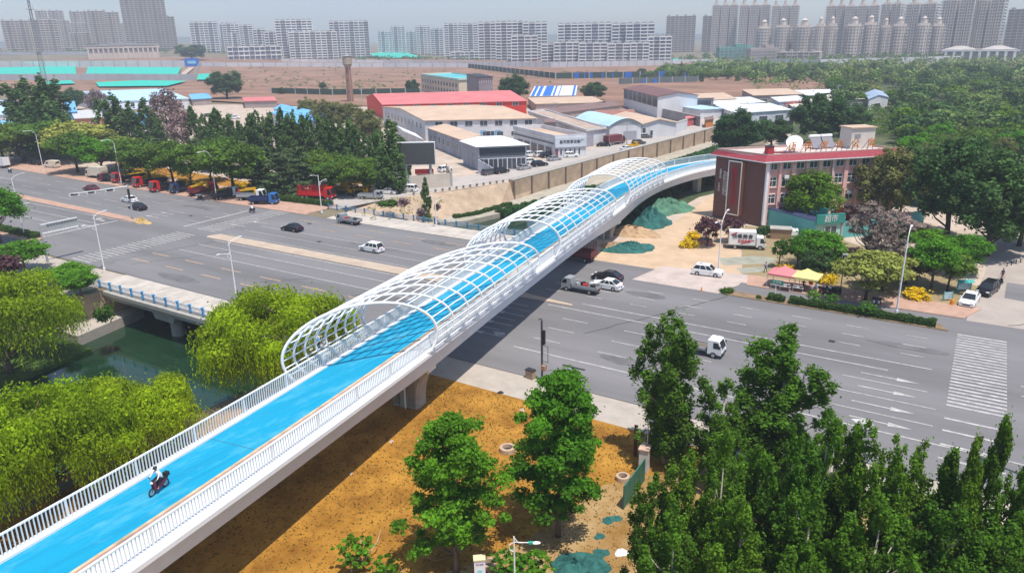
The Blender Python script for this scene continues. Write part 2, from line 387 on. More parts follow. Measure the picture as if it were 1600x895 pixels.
# dark repair seams and patches on the asphalt
def seams():
    mb = MB(); z = ZP-.004; r = random.Random(3)
    def crack(p, q, w_=.09):
        n = 14; P = []
        for i in range(n+1):
            t = i/n; P.append((p[0]+(q[0]-p[0])*t+r.uniform(-.18, .18), p[1]+(q[1]-p[1])*t+r.uniform(-.18, .18)))
        for a, b in zip(P, P[1:]):
            d = Vector((b[0]-a[0], b[1]-a[1])).normalized()*w_/2; mb.add([(a[0]-d.y, a[1]+d.x, z), (a[0]+d.y, a[1]-d.x, z), (b[0]+d.y, b[1]-d.x, z), (b[0]-d.y, b[1]+d.x, z)], [(0, 1, 2, 3)])
    crack((-38, 76), (-27, 98)); crack((-122, 64), (-117, 82)); crack((-117, 66), (-108, 80)); crack((-90, 70), (-84, 76)); crack((-160, 88), (-158, 104)); crack((-76, 63), (-70, 82))
    crack((10, 70), (20, 96)); crack((-128, 64), (-121, 73)); crack((6, 104), (20, 118), .12); crack((8, 112), (16, 108), .12)
    for a, b, c, d in ((-36, -33.2, 66.5, 66.9),)+tuple((x, x+w_, y, y+h_) for x, y, w_, h_ in ((-28, 77, .7, .7), (-12, 88, .7, .7), (-52, 66, .7, .7), (-100, 91, .8, .8), (-86, 65, .8, .8), (-140, 93, .8, .8), (-5, 64.5, .7, .7), (14, 80, .7, .7), (-112, 100, .8, .8), (-66, 98, .8, .8))): mb.add([(a, c, z), (b, c, z), (b, d, z), (a, d, z)], [(0, 1, 2, 3)])
    struct(mb.build('road_patches', M('bitumen', (.035, .034, .036), .8, .1, 2)))
seams()
def rock_mound(name, px, py, rad, h, mat, label, cat, seed, sy=1, rz=0):
    r = random.Random(seed); mb = MB(); n, k = 26, 9; vs = [(0, 0, h)]
    ph = [r.uniform(0, 6) for _ in range(4)]
    for i in range(1, k+1):
        t = i/k
        for j in range(n):
            a = 2*math.pi*j/n; w_ = 1+.16*math.sin(2*a+ph[0])+.1*math.sin(3*a+ph[1])+.05*math.sin(7*a+ph[2])
            rr = rad*t*w_; z = h*(1-t**1.6)*(1+.22*math.sin(4*a+5*t+ph[3]))+(r.uniform(-.12, .12)*h if i < k else -.15)
            vs.append((rr*math.cos(a)+r.uniform(-.05, .05)*rad, rr*math.sin(a)*sy+r.uniform(-.05, .05)*rad*sy, z))
    fs = [(0, 1+j, 1+(j+1) % n) for j in range(n)]+[(1+(i-1)*n+j, 1+i*n+j, 1+i*n+(j+1) % n, 1+(i-1)*n+(j+1) % n) for i in range(1, k) for j in range(n)]
    mb.add(vs, fs); o = mb.build(name, mat); o.location = G(px, py); o.rotation_euler.z = rz
    return tag(o, label, cat)
NET = M('teal_dust_net', (.022, .115, .105), .9, .3, .9, bump=.7, col2=(.04, .16, .145)); NET2 = M('green_dust_net', (.085, .20, .13), .85, .3, .8, bump=.5); NETC = M('turquoise_site_net', (.25, .15, .11), .85, 0, .05, col2=(.02, .46, .36), stretch=(1, .5, 1))
for e_ in [x for x in NETC.node_tree.nodes if x.type == 'VALTORGB']: e_.color_ramp.elements[0].position = .30; e_.color_ramp.elements[1].position = .38
rock_mound('netted_mound', 985, 391, 4.3, 1.3, NET, 'dark teal netting over a low heap beside the second bridge pier', 'netting', 1, .6, .6)
rock_mound('netted_mound', 1018, 352, 3.9, 3.0, NET, 'teal netting over a steep spoil heap behind the second pier', 'netting', 2, .9, .3)
rock_mound('netted_mound', 1040, 332, 6.5, 2.6, NET2, 'pale green netting over the long spoil heap near the pink building', 'netting', 3, .55, 1.1)
rock_mound('earth_heap', 990, 366, 4.5, 1.4, DIRT, 'bare orange earth heap between the netted mounds', 'earth heap', 4, .7)
rock_mound('earth_heap', 962, 388, 3.2, .9, DIRT, 'rubble and earth at the foot of the second pier', 'earth heap', 5, .7)
rock_mound('netted_mound', 905, 892, 2.4, .8, NET, 'crumpled dark green netting on the grass at the bottom edge', 'netting', 6, .8)
rock_mound('sand_heap', 222, 348, 2.6, 1.0, M('ochre_sand', (.50, .34, .14), .95, .2, .8), 'ochre sand heap at the end of the median by the signal mast', 'sand heap', 7, .5, .0)
for i, (px, py, q) in enumerate(((951, 813, .6), (963, 810, .5), (937, 838, .45), (938, 865, .7), (1001, 849, .5))):
    rock_mound('net_scrap', px, py, q, .15, NET, ('green net scrap left of its twin beside the green fence', 'green net scrap right of its twin beside the green fence', 'small green net scrap on the yellow grass tuft', 'longest green net scrap above the netting heap', 'green net scrap nearest the big poplars')[i], 'net scrap', 20+i)
rock_mound('rubble_bag', 971, 864, .5, .3, WHITE, 'white plastic bag lying on the bare earth', 'bag', 31)
# turquoise netting spread over the distant building site
netpx = [('ragged turquoise net patches left below the grey fence', [(60, 131), (112, 129), (118, 134), (64, 136)]), ('widest turquoise net sheet in the far left field', [(0, 108), (118, 106), (120, 121), (0, 121)]), ('turquoise net sheet before the gravel ramp', [(138, 107), (284, 108), (278, 120), (134, 120)]),
         ('turquoise net strip below the grey fence', [(150, 132), (220, 129), (292, 130), (262, 138), (155, 139)]), ('small turquoise net patch beside the small tree', [(310, 119), (328, 118), (330, 128), (308, 128)]), ('thin turquoise net strip against the upper fence', [(143, 102), (170, 101), (170, 106), (143, 106)])]
for lab, pl in netpx: sheet('site_net', pl, NETC, px=True, label=lab, cat='netting', z=1.2)
sheet('site_net', [(575, 86), (600, 83), (632, 83), (662, 92), (590, 93)], NETC, px=True, z=1.2, label='turquoise net slope in front of the middle apartment blocks', cat='netting')
sheet('site_ramp', [(295, 108), (304, 108), (290, 120), (281, 120)], DIRT2, px=True, z=1.0)
# ragged dry grass tufts
def tufts():
    r = np.random.default_rng(5); n = 34000; xs = r.uniform(-46, 20, n); ys = r.uniform(8, 57, n); keep = (xs > -48+0*ys) & (ys < 57-.0*xs); xs, ys = xs[keep], ys[keep]; n = len(xs)
    a = r.uniform(0, 6.28, n); s = r.uniform(.05, .14, n); h = r.uniform(.04, .16, n); V = np.zeros((n, 3, 3))
    V[:, 0] = np.c_[xs-s*np.cos(a), ys-s*np.sin(a), np.full(n, .02)]; V[:, 1] = np.c_[xs+s*np.cos(a), ys+s*np.sin(a), np.full(n, .02)]; V[:, 2] = np.c_[xs+r.uniform(-.1, .1, n), ys+r.uniform(-.1, .1, n), h+.02]
    me = bpy.data.meshes.new('dry_grass'); me.from_pydata(V.reshape(-1, 3).tolist(), [], [(3*i, 3*i+1, 3*i+2) for i in range(n)])
    me.materials.append(M('grass_tuft_ochre', (.34, .18, .03), .9, .3, 1.2, col2=(.26, .21, .04), trans=.5)); o = bpy.data.objects.new('dry_grass', me); link(o); tag(o, 'ragged golden grass under the footbridge', 'grass', kind='stuff')
tufts()
def old_patches():
    mb = MB(); z = ZP-.006; r = random.Random(8)
    for x, y, w_, h_ in ((-34, 70, 7, 2.2), (-8, 90, 9, 1.6), (-22, 83, 5, 1.2), (12, 66, 8, 3), (-108, 64, 10, 2.4), (-95, 93, 12, 1.8), (-150, 98, 10, 2.5), (-180, 74, 12, 2), (-70, 72, 6, 3), (-40, 92, 6, 2), (-128, 70, 4, 6), (-84, 100, 8, 2)):
        n = 12; mb.add([(x+w_*(.5+.5*math.cos(a)*r.uniform(.85, 1.1)), y+h_*(.5+.5*math.sin(a)*r.uniform(.8, 1.15)), z) for a in [2*math.pi*k/n for k in range(n)]], [tuple(range(n))])
    struct(mb.build('road_patches', M('asphalt_patch', (.135, .130, .133), .9, .22, .6)))
old_patches()
# ------------------------------------------------------------ road bridge over the river
def road_bridge():
    t = thing('road_bridge', 'wide concrete road bridge over the green river with paved walkways', 'bridge', (-85, 84, 0))
    mb = MB()
    mb.box((0, 0, -.75), (53, 55.6, 1.3)); mb.box((0, -27.2, -.35), (53, 2.2, .55)); mb.box((0, 27.4, -.35), (53, 1.6, .55))
    mb.build('deck', CONC, t)
    for nm, y0, y1 in (('south', 56.6, 62.0), ('north', 105.3, 111.6)):
        mb = MB(); n = 13; x0 = -112.0; L = 52/n
        for i in range(n): mb.box((x0+L*(i+.5)+85, (y0+y1)/2-84, .04), (L-.1, y1-y0-.02, .2))
        mb.build('walkway', M('walkway_slabs', (.46, .41, .36), .9, .2, .35, bump=.1), t)
    for x in (-94.6, -80, -66.5):
        mb = MB(); mb.box((x+85, -26.2, -1.95), (4.2, 2.6, 1.1), top=(1.25, 1)); mb.box((x+85, 0, -1.8), (1.9, 50, .8)); mb.build('pier_cap', CONC, t)
        for y in (58.4, 75, 92, 108): MB().cyl((x+85, y-84, -4.4), .95, 4.1, 20).build('pier', CONC, t, smooth=False)
    return t
road_bridge()
def rail(y, x0, x1, label, col, n):
    t = thing('railing', label, 'railing', (x0, y, .13)); L = (x1-x0)/n
    mb = MB(); mp = MB()
    for i in range(n+1): mp.loft([[(i*L+sx*w_, sy*w_, z) for sx, sy in ((-1, -1), (1, -1), (1, 1), (-1, 1))] for z, w_ in ((0, .11), (1.04, .10), (1.06, .17), (1.18, .17))])
    each(mp, 'post', col, t)
    for z in (.95, .75, .25): mb.box(((x1-x0)/2, 0, z), (x1-x0, .07, .07))
    for i in range(n*10): mb.box((i*L/10+.1, 0, .52), (.03, .03, .5))
    mb.build('rails', M('pale_blue_rail', (.28, .42, .55), .5, .1, 1), t)
rail(56.35, -112.2, -60.5, 'blue railing with square posts on the near side of the road bridge', M('sky_blue_paint', (.03, .30, .62), .5, .1, 1), 19)
rail(111.9, -118, -60, 'teal blue railing on the far side of the road bridge', M('teal_blue_paint', (.03, .17, .30), .5, .1, 1), 22)
# quay walk under the retaining wall
QW = [(-99.5, 127), (-95.4, 131), (-92.4, 142), (-90.4, 156), (-88.5, 171), (-87, 196), (-84.5, 224), (-82, 253), (-79, 300)]
QW2 = [(-79-7, 300), (-90, 253), (-93, 224), (-95.5, 196), (-97.2, 171), (-97.5, 156), (-98.5, 147), (-101, 134), (-101, 128)]
struct(MB().prism((QW+QW2), -6, -4.1).build('pavement', M('quay_concrete', (.38, .34, .27), .9, .2, .4)))
struct(MB().prism([(-109, 48.5), (-103, 48.5), (-105.5, 60), (-109, 60)], -6, -3.7).build('river_step', PAVE)); struct(MB().prism([(-119, -60), (-98, -60), (-96.5, 30), (-99.5, 48.4), (-117, 48.4)], -6, -4.7).build('verge', GRASSG))
def retaining_wall():
    pts = [(-109.9, 132.0), (-99.1, 156), (-97.6, 171), (-95.6, 196), (-93.0, 224), (-90.1, 253), (-86.6, 300), (-81.6, 345)]
    t = thing('retaining_wall', 'tall buff stone retaining wall with buttress ribs along the river', 'wall', (0, 0, 0))
    mb = MB()
    for (a, b) in zip(pts[1:], pts[2:]):
        d = Vector((b[0]-a[0], b[1]-a[1])); n = Vector((d.y, -d.x)).normalized()
        mb.prism([(a[0]-n.x*.5, a[1]-n.y*.5), (a[0]+n.x*.8, a[1]+n.y*.8), (b[0]+n.x*.8, b[1]+n.y*.8), (b[0]-n.x*.5, b[1]-n.y*.5)], -5.8, .55)
    mb.build('wall', STONE, t)
    mr = MB(); mc = MB(); L = 0
    for (a, b) in zip(pts[1:], pts[2:]):
        a, b = Vector(a), Vector(b); d = (b-a); ln = d.length; d.normalize(); n = Vector((d.y, -d.x)); k = max(1, round(ln/10))
        for i in range(k):
            p = a+d*(ln*i/k)+n*.95; mr.box((p.x, p.y, -2.6), (.4, .5, 6.2), math.atan2(d.y, d.x))
        mc.bar((a.x+n.x*.1, a.y+n.y*.1, .62), (b.x+n.x*.1, b.y+n.y*.1, .62), 1.5, .14)
    mr.build('buttress_ribs', M('rib_dark_stone', (.20, .15, .11), .9, .2, 1), t); mc.build('coping', CONC, t)
retaining_wall()
def bollard():
    t = thing('bollard', '', 'bollard'); MB().box((0, 0, .32), (.42, .36, .64), top=(.8, .8)).build('block', M('bollard_grey', (.22, .20, .19), .9, .2, 2), t); MB().box((0, 0, .67), (.5, .44, .07)).build('cap', CONC, t); return t
bp = [Vector(p) for p in [(-110.9, 132.2), (-99.9, 156.6), (-98.4, 171), (-96.4, 196), (-93.8, 224)]]; k = 0
for a, b in zip(bp, bp[1:]):
    n = int((b-a).length/1.9)
    for i in range(n):
        p = a+(b-a)*(i/n); inst('bollard', bollard, 'small grey stone bollard in the row on top of the retaining wall', (p.x, p.y, .02), 1.2, group='bollards along the retaining wall'); k += 1
# ------------------------------------------------------------ the footbridge
PX, PY = -42.573, 51.236; TH = R(98.835); DD = Vector((math.cos(TH), math.sin(TH))); NN = Vector((DD.y, -DD.x)); ORG = Vector((PX, PY))-NN*2.459
BP = [ORG+DD*s for s in range(-80, 66, 5)]+[Vector(p) for p in [(-56.6, 124.5), (-57.6, 133), (-58.0, 142), (-57.5, 151), (-56.1, 160), (-53.6, 168), (-50.0, 175.5), (-45, 182.5), (-38.5, 189), (-30, 195), (-19, 200)]]
def catmull(P, step):
    out = []; P = [P[0]*2-P[1]]+list(P)+[P[-1]*2-P[-2]]
    for i in range(1, len(P)-2):
        n = max(2, int((P[i+1]-P[i]).length/step))
        for k in range(n):
            t = k/n; a, b, c, d = P[i-1], P[i], P[i+1], P[i+2]
            out.append(.5*((2*b)+(c-a)*t+(2*a-5*b+4*c-d)*t*t+(3*b-a-3*c+d)*t**3))
    out.append(P[-2]); return out
BC = catmull(BP, .5); BS = [-80.0]
for a, b in zip(BC, BC[1:]): BS.append(BS[-1]+(b-a).length)
BCX = np.array([p.x for p in BC]); BCY = np.array([p.y for p in BC]); BSA = np.array(BS)
ZS = [-90, -60, -50, -40, -30, -20, -10, 0, 20, 40, 60, 75, 90, 200]; ZV = [9.3, 8.9, 8.45, 7.93, 7.53, 7.24, 7.04, 6.9, 6.75, 6.62, 6.4, 6.2, 6.05, 5.6]
zc = lambda s: float(np.interp(s, ZS, ZV))
def zb(s): return sum(zc(s+k) for k in (-6, -3, 0, 3, 6))/5
def B(s, o=0, h=0):
    x, y = np.interp(s, BSA, BCX), np.interp(s, BSA, BCY); x1, y1 = np.interp(s+.6, BSA, BCX), np.interp(s+.6, BSA, BCY); x0, y0 = np.interp(s-.6, BSA, BCX), np.interp(s-.6, BSA, BCY)
    d = Vector((x1-x0, y1-y0)).normalized(); return Vector((x+d.y*o, y-d.x*o, zb(s)+h))
S0, S1 = -78.0, 150.0
def along(name, prof, mat, par, step=1.5, s0=S0, s1=S1, closed=True, smooth=False):
    n = int((s1-s0)/step); mb = MB(); rings = []
    for i in range(n+1):
        s = s0+(s1-s0)*i/n; rings.append([B(s, *(p(s) if callable(p) else p)) for p in prof])
    if closed: mb.loft(rings)
    else:
        k = len(prof); mb.add([p for r_ in rings for p in r_], [(i*k+j, i*k+j+1, (i+1)*k+j+1, (i+1)*k+j) for i in range(n) for j in range(k-1)])
    return mb.build(name, mat, par, smooth)
def deck_mat():
    m = M('blue_deck_coating', (.0, .28, .47), .55, .06, .3, spec=.35); n = m.node_tree.nodes; l = m.node_tree.links; b = n['Principled BSDF']
    geo = n.new('ShaderNodeNewGeometry'); mp = n.new('ShaderNodeMapping'); mp.inputs['Scale'].default_value = (1.3, .45, 1); l.new(geo.outputs['Position'], mp.inputs[0])
    nz = n.new('ShaderNodeTexNoise'); nz.inputs['Scale'].default_value = .55; nz.inputs['Detail'].default_value = 9; nz.inputs['Roughness'].default_value = .72; l.new(mp.outputs[0], nz.inputs[0])
    rp = n.new('ShaderNodeValToRGB'); e = rp.color_ramp.elements; e[0].position = .50; e[0].color = (0, .28, .47, 1); e[1].position = .78; e[1].color = (.10, .40, .54, 1); l.new(nz.outputs[0], rp.inputs[0])
    
    mp2 = n.new('ShaderNodeMapping'); mp2.inputs['Rotation'].default_value = (0, 0, R(-8.8)); mp2.inputs['Scale'].default_value = (2.2, .06, 1); l.new(geo.outputs['Position'], mp2.inputs[0])
    n2 = n.new('ShaderNodeTexNoise'); n2.inputs['Scale'].default_value = 1.0; n2.inputs['Detail'].default_value = 7; n2.inputs['Roughness'].default_value = .6; l.new(mp2.outputs[0], n2.inputs[0])
    r2 = n.new('ShaderNodeValToRGB'); r2.color_ramp.elements[0].position = .38; r2.color_ramp.elements[0].color = (.88, .90, .91, 1); r2.color_ramp.elements[1].position = .6; r2.color_ramp.elements[1].color = (1.08, 1.04, 1.02, 1); l.new(n2.outputs[0], r2.inputs[0])
    mx = n.new('ShaderNodeMix'); mx.data_type = 'RGBA'; mx.blend_type = 'MULTIPLY'; mx.inputs[0].default_value = 1; l.new(rp.outputs[0], mx.inputs[6]); l.new(r2.outputs[0], mx.inputs[7]); l.new(mx.outputs[2], b.inputs['Base Color'])
    nb_ = n.new('ShaderNodeTexNoise'); nb_.inputs['Scale'].default_value = 3; l.new(geo.outputs['Position'], nb_.inputs[0]); mr = n.new('ShaderNodeMapRange'); mr.inputs[3].default_value = .45; mr.inputs[4].default_value = .9; l.new(nb_.outputs[0], mr.inputs[0]); l.new(mr.outputs[0], b.inputs['Roughness']); return m
def footbridge():
    t = thing('footbridge', 'long white pedestrian bridge with blue deck and three white lattice tubes over the road', 'footbridge', (PX, PY, 0))
    inv = Matrix.Translation((-PX, -PY, 0))
    root = t; t.location = (0, 0, 0)
    WH = M('white_steel', (.76, .77, .79), .45, .05, .5); 
    dep = lambda s: 1.95+.9*math.exp(-((s-68)/14)**2)+.25*math.exp(-((s-0)/9)**2)
    along('deck', [(-3.95, -.02), (3.95, -.02), (3.95, -.34), (3.5, -.42), (-3.5, -.42), (-3.95, -.34)], WH, root)
    along('girder', [(-3.5, -.40), (3.5, -.40), lambda s: (3.15, -dep(s)), lambda s: (-3.15, -dep(s))], M('girder_pale_blue_grey', (.66, .70, .76), .5, .06, .6), root)
    along('blue_pavement', [(-3.18, .012), (.95, .012)], deck_mat(), root, closed=False)
    along('edge_stripe', [(.95, .014), (1.16, .014)], M('ochre_stripe', (.52, .40, .24), .8, .3, 1), root, closed=False)
    along('edge_stripe', [(1.16, .016), (1.32, .016)], M('red_brown_stripe', (.40, .24, .19), .8, .3, 1), root, closed=False)
    along('edge_stripe', [(1.46, .014), (1.70, .014)], M('cyan_stripe', (.10, .55, .55), .7, .1, 1), root, closed=False)
    along('edge_stripe', [(1.36, .008), (3.3, .008)], M('pale_edge_band', (.68, .74, .78), .7, .1, 1), root, closed=False)
    along('kerb', [(-3.8, -.03), (-3.22, -.03), (-3.22, .14), (-3.8, .14)], WHITE, root)
    along('kerb', [(3.3, -.03), (3.72, -.03), (3.72, .14), (3.3, .14)], WHITE, root)
    for s_j in (-47, -22, 6, 33, 62, 90):
        mb = MB(); a_, b_, c_, d_ = B(s_j, -3.18, .016), B(s_j, .95, .016), B(s_j+.09, .95, .016), B(s_j+.09, -3.18, .016); mb.add([a_, b_, c_, d_], [(0, 1, 2, 3)]); mb.build('expansion_joint', M('joint_grey', (.03, .18, .28), .8, .1, 1), root)
    for sg in (-1, 1):
        o = 3.5*sg; mb = MB(); s = S0
        while s < S1-1.6:
            s2 = s+1.5
            mb.bar(B(s, o, 1.5), B(s2, o, 1.5), .12, .1)
            s = s2
        r_ = mb.build('railing', WHITE, root)
        mb = MB(); s = S0
        while s < S1-1:
            near = s < 20; st = .25 if near else .3
            mb.bar(B(s, o, .14), B(s, o-sg*.04, 1.48), .05, .09); s += st
        mb.build('balusters', WHITE, r_)
        mb = MB(); s = S0
        while s < S1-1: mb.bar(B(s, o, .1), B(s, o, 1.52), .1, .14); s += 5.
        each(mb, 'post', WHITE, r_)
    A_, B_ = 4.4, 3.97; H_ = B_*math.sqrt(1-(3.8/A_)**2); F0 = math.acos(-H_/B_)
    PIPE = M('white_tube_steel', (.80, .81, .82), .4, .03, 1)
    def rp(sL, sR, f): x = A_*math.sin(f); return B((sL+sR)/2+(sR-sL)/7.6*x, x, H_+B_*math.cos(f))
    for l0, l1, r0, r1, n in ((-11.5, 1.4, -1.9, 23.2, 9), (22.6, 36, 32, 58, 9), (59.5, 71.5, 68.2, 92, 9)):
        cv = MB(); ends = [(l0+(l1-l0)*i/(n-1), r0+(r1-r0)*i/(n-1)) for i in range(n)]; angs = [-F0+2*F0*j/23 for j in range(1, 23)]
        for f in angs: cv.tube([rp(*e, f) for e in ends], .062, 5)
        c = cv.build('lattice_canopy', PIPE, root, smooth=True)
        for i, e in enumerate(ends):
            MB().tube([rp(*e, f) for f in np.linspace(-F0, F0, 49)],   .14 if i in (0, n-1) else .115, 7).build('ring', PIPE, c, smooth=True)
    def pier(s, flare, lab=None):
        a = B(s); b = B(s+1); d = (b-a).normalized(); rz = math.atan2(d.y, d.x); top = a.z-dep(s); P = MB(); n_ = Vector((d.y, -d.x, 0)); rings = []
        prof = [(0, 1.5), (.35, 1.55), (.6, 1.75), (.8, 2.1), (.93, 2.5), (1, 2.75)] if flare else [(0, .8), (1, .8)]
        for k, hw in prof:
            z = -.3+(top-.5+.3)*k; th = .95 if flare else .7; ring = []
            for i, j in ((-1, -.7), (-.85, -1), (.85, -1), (1, -.7), (1, .7), (.85, 1), (-.85, 1), (-1, .7)): q = a+n_*(i*hw)+d*(j*th); ring.append((q.x, q.y, z))
            rings.append(ring)
        P.loft(rings); P.build('pier', CONC, root)
        if flare:
            c = MB()
            for o in (-2.45, 2.45): q = a+n_*o; c.box((q.x, q.y, top-.22), (1.5, .8, .75), rz)
            each(c, 'bearing_block', WHITE, root)
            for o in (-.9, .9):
                c = MB(); q = a+n_*o-d*1.02; c.box((q.x, q.y, top/2-.4), (.12, .75, top-1.4), rz); c.build('recess_shade_panel', M('recess_shade_concrete', (.24, .22, .20), .9, .15, 1), root)  # raised panels; the shade of a recess is put into their darker colour
        q = a+n_*2.9+d*-.6
        if flare: MB().tube([q+Vector((0, 0, -.5)), Vector((q.x, q.y, top-.2)), a+n_*.3-d*1.25+Vector((0, 0, -dep(s)-.5)), (a.x+n_.x*.3-d.x*1.25, a.y+n_.y*.3-d.y*1.25, .1)], .09, 6).build('drain_pipe', WHITE, root)
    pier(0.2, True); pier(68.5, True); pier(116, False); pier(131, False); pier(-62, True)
    return t
FB = footbridge()
# ------------------------------------------------------------ foliage
BARK = M('bark', (.16, .12, .085), .95, .25, 3, bump=.3); BARKP = M('pale_bark', (.42, .38, .31), .9, .25, 2, bump=.2); BARKD = M('dark_bark', (.07, .05, .04), .95, .2, 3)
LF = {k: leafmat('leaf_'+k, c, r_, t_) for k, (c, r_, t_) in dict(
    poplar=((.095, .205, .012), .16, .45), bright=((.100, .26, .010), .10, .45), willow=((.30, .42, .007), .10, .5), broad=((.105, .190, .020), .22, .35), dark=((.052, .120, .028), .18, .28),
    midpop=((.085, .16, .038), .20, .3), lime=((.13, .24, .012), .1, .4), cedar=((.085, .13, .045), .12, .2), olive=((.19, .20, .06), .14, .35), yellow=((.78, .56, .004), .08, .3), hedge=((.055, .13, .008), .14, .3),
    maroon=((.085, .035, .040), .2, .25), blossom=((.30, .23, .20), .15, .3), pinkgrey=((.28, .19, .18), .15, .3), reed=((.05, .15, .03), .1, .3), far=((.095, .175, .042), .5, .25), flower=((.24, .27, .05), .15, .3)).items()}
def quads(name, P, U, V, tone, mat):
    n = len(P); X = np.empty((n, 4, 3)); X[:, 0] = P-U; X[:, 1] = P-V; X[:, 2] = P+U; X[:, 3] = P+V
    me = bpy.data.meshes.new(name); me.vertices.add(4*n); me.vertices.foreach_set('co', X.reshape(-1)); me.loops.add(4*n); me.loops.foreach_set('vertex_index', np.arange(4*n, dtype=np.int32))
    me.polygons.add(n); me.polygons.foreach_set('loop_start', np.arange(0, 4*n, 4, dtype=np.int32)); me.materials.append(mat)
    at = me.attributes.new('tone', 'FLOAT', 'FACE'); at.data.foreach_set('value', np.asarray(tone, dtype=np.float32)); me.update(); me.validate(); return me
def unit(v): return v/np.maximum(1e-6, np.linalg.norm(v, axis=1))[:, None]
def leaves(clumps, n, leaf, rg, droop=0, inner=.45):
    C = np.array([c[0] for c in clumps], float); Rr = np.array([c[1] for c in clumps], float); T = np.array([c[2] for c in clumps], float)
    wt = Rr[:, 0]*Rr[:, 2]; idx = rg.choice(len(C), n, p=wt/wt.sum()); d = unit(rg.normal(size=(n, 3))); rr = rg.uniform(inner, 1.03, n)**.7
    d[:, 2] = np.where(rg.random(n) < .45, np.abs(d[:, 2]), d[:, 2])
    soft = rg.random(n) < .5; rr = np.where(soft, np.abs(rg.normal(size=n))*.62, rr)
    P = C[idx]+d*Rr[idx]*rr[:, None]*np.where(soft, 1.15, 1)[:, None]; nr = unit(d+rg.normal(size=(n, 3))*.75+np.array([0, 0, .35])); u = unit(np.cross(nr, rg.normal(size=(n, 3)))); v = np.cross(nr, u)
    s = leaf*rg.uniform(.6, 1.35, n); U = u*s[:, None]; V = v*(s*rg.uniform(.45, .8, n))[:, None]
    return P, U, V, T[idx]*rg.uniform(.78, 1.22, n)
def crown(kind, seed, n, leaf, H, W_, base):
    rg = np.random.default_rng(seed); cl = []; nt_ = lambda: rg.uniform(.68, 1.35)
    if kind == 'broad':
        K = 56
        for i in range(K):
            d = unit(rg.normal(size=(1, 3)))[0]; d[2] = abs(d[2])*1.0 if rg.random() < .55 else d[2]
            q = rg.uniform(.45, .86); cl.append(((d[0]*W_/2*q, d[1]*W_/2*q, base+(H-base)*(.50+.5*d[2]*q)), np.array([1, 1, .75])*W_*rg.uniform(.09, .16), nt_()))
    elif kind == 'poplar':
        K = 90
        for i in range(K):
            t = rg.uniform(0, 1); prof = (math.sin(math.pi*min(1, (t+.12)*.86))**.8)*(1-.55*t); a = rg.uniform(0, 6.28); r_ = W_/2*prof*rg.uniform(.35, 1.0)
            cl.append(((r_*math.cos(a), r_*math.sin(a), base+(H-base)*t*.95), np.array([W_*.10, W_*.10, W_*rg.uniform(.16, .30)])*(1.1-.5*t), nt_()))
    elif kind == 'multi':                                # several upright spires
        K = 5
        for sp in range(K):
            a = sp*1.3+rg.uniform(-.4, .4); q = (0 if sp == 0 else rg.uniform(.45, .75))*W_/2; sx, sy = q*math.cos(a), q*math.sin(a); hh = H*(1 if sp == 0 else rg.uniform(.70, .95))
            for i in range(34):
                t = i/34+rg.uniform(0, .04); w2 = W_*.34*(math.sin(math.pi*min(1, (t+.2)*.80))**.6)*(1-.35*t); b = rg.uniform(0, 6.28); r_ = w2*rg.uniform(.1, 1)
                cl.append(((sx*(.45+.55*t)+r_*math.cos(b), sy*(.45+.55*t)+r_*math.sin(b), base+(hh-base)*t*.97), np.array([1, 1, 1.9])*W_*.078*(1.1-.4*t)*rg.uniform(.7, 1.25), nt_()))
    elif kind == 'big':
        K = 95
        for i in range(K):
            d = unit(rg.normal(size=(1, 3)))[0]; q = rg.uniform(.4, .92); z = base+(H-base)*(.46+.50*d[2]*q); wz = 1-.35*max(0, (z-base)/(H-base)-.5)
            cl.append(((d[0]*W_/2*q*wz, d[1]*W_/2*q*wz, z), np.array([1, 1, 1.35])*W_*rg.uniform(.065, .11), nt_()))
    elif kind == 'cedar':
        L = 9
        for i in range(L):
            t = i/L; r0 = W_/2*(1-t)**.75*rg.uniform(.85, 1.1)
            for k in range(max(3, int(10*(1-t)+2))):
                a = rg.uniform(0, 6.28); q = rg.uniform(.35, .95)*r0; cl.append(((q*math.cos(a), q*math.sin(a), base+(H-base)*(t+.03*rg.normal())), np.array([W_*.13, W_*.13, H*.022])*(1.1-.4*t), nt_()))
    elif kind == 'round':
        K = 22
        for i in range(K):
            d = unit(rg.normal(size=(1, 3)))[0]; q = rg.uniform(.5, .82); cl.append(((d[0]*W_/2*q, d[1]*W_/2*q, base+(H-base)*(.5+.5*d[2]*q)), np.array([W_*.17, W_*.17, (H-base)*.17]), nt_()))
    elif kind == 'bush':
        K = 16
        for i in range(K):
            d = unit(rg.normal(size=(1, 3)))[0]; q = rg.uniform(.3, .8); cl.append(((d[0]*W_/2*q, d[1]*W_/2*q, H*(.1+.68*abs(d[2])*q)), np.array([W_*.2, W_*.2, H*.28]), rg.uniform(.8, 1.2)))
    elif kind == 'airy':                                 # tapering feathery crown of many small sprays
        K = 150
        for i in range(K):
            t = rg.random()**.85; prof = (1-t)**.38*(.6+.4*min(1, t/.2)); a = rg.uniform(0, 6.28); q = rg.uniform(.15, 1.0)*W_/2*prof*rg.uniform(.75, 1.12)
            cl.append(((q*math.cos(a), q*math.sin(a), base+(H-base)*(t*.93+.04)), np.array([1, 1, .62])*W_*rg.uniform(.045, .10), nt_()))
    elif kind == 'sparse':
        K = 60
        for i in range(K):
            d = unit(rg.normal(size=(1, 3)))[0]; q = rg.uniform(.35, 1.0); cl.append(((d[0]*W_/2*q, d[1]*W_/2*q, base+(H-base)*(.5+.5*d[2]*q)), np.array([1, 1, .6])*W_*rg.uniform(.05, .09), nt_()))
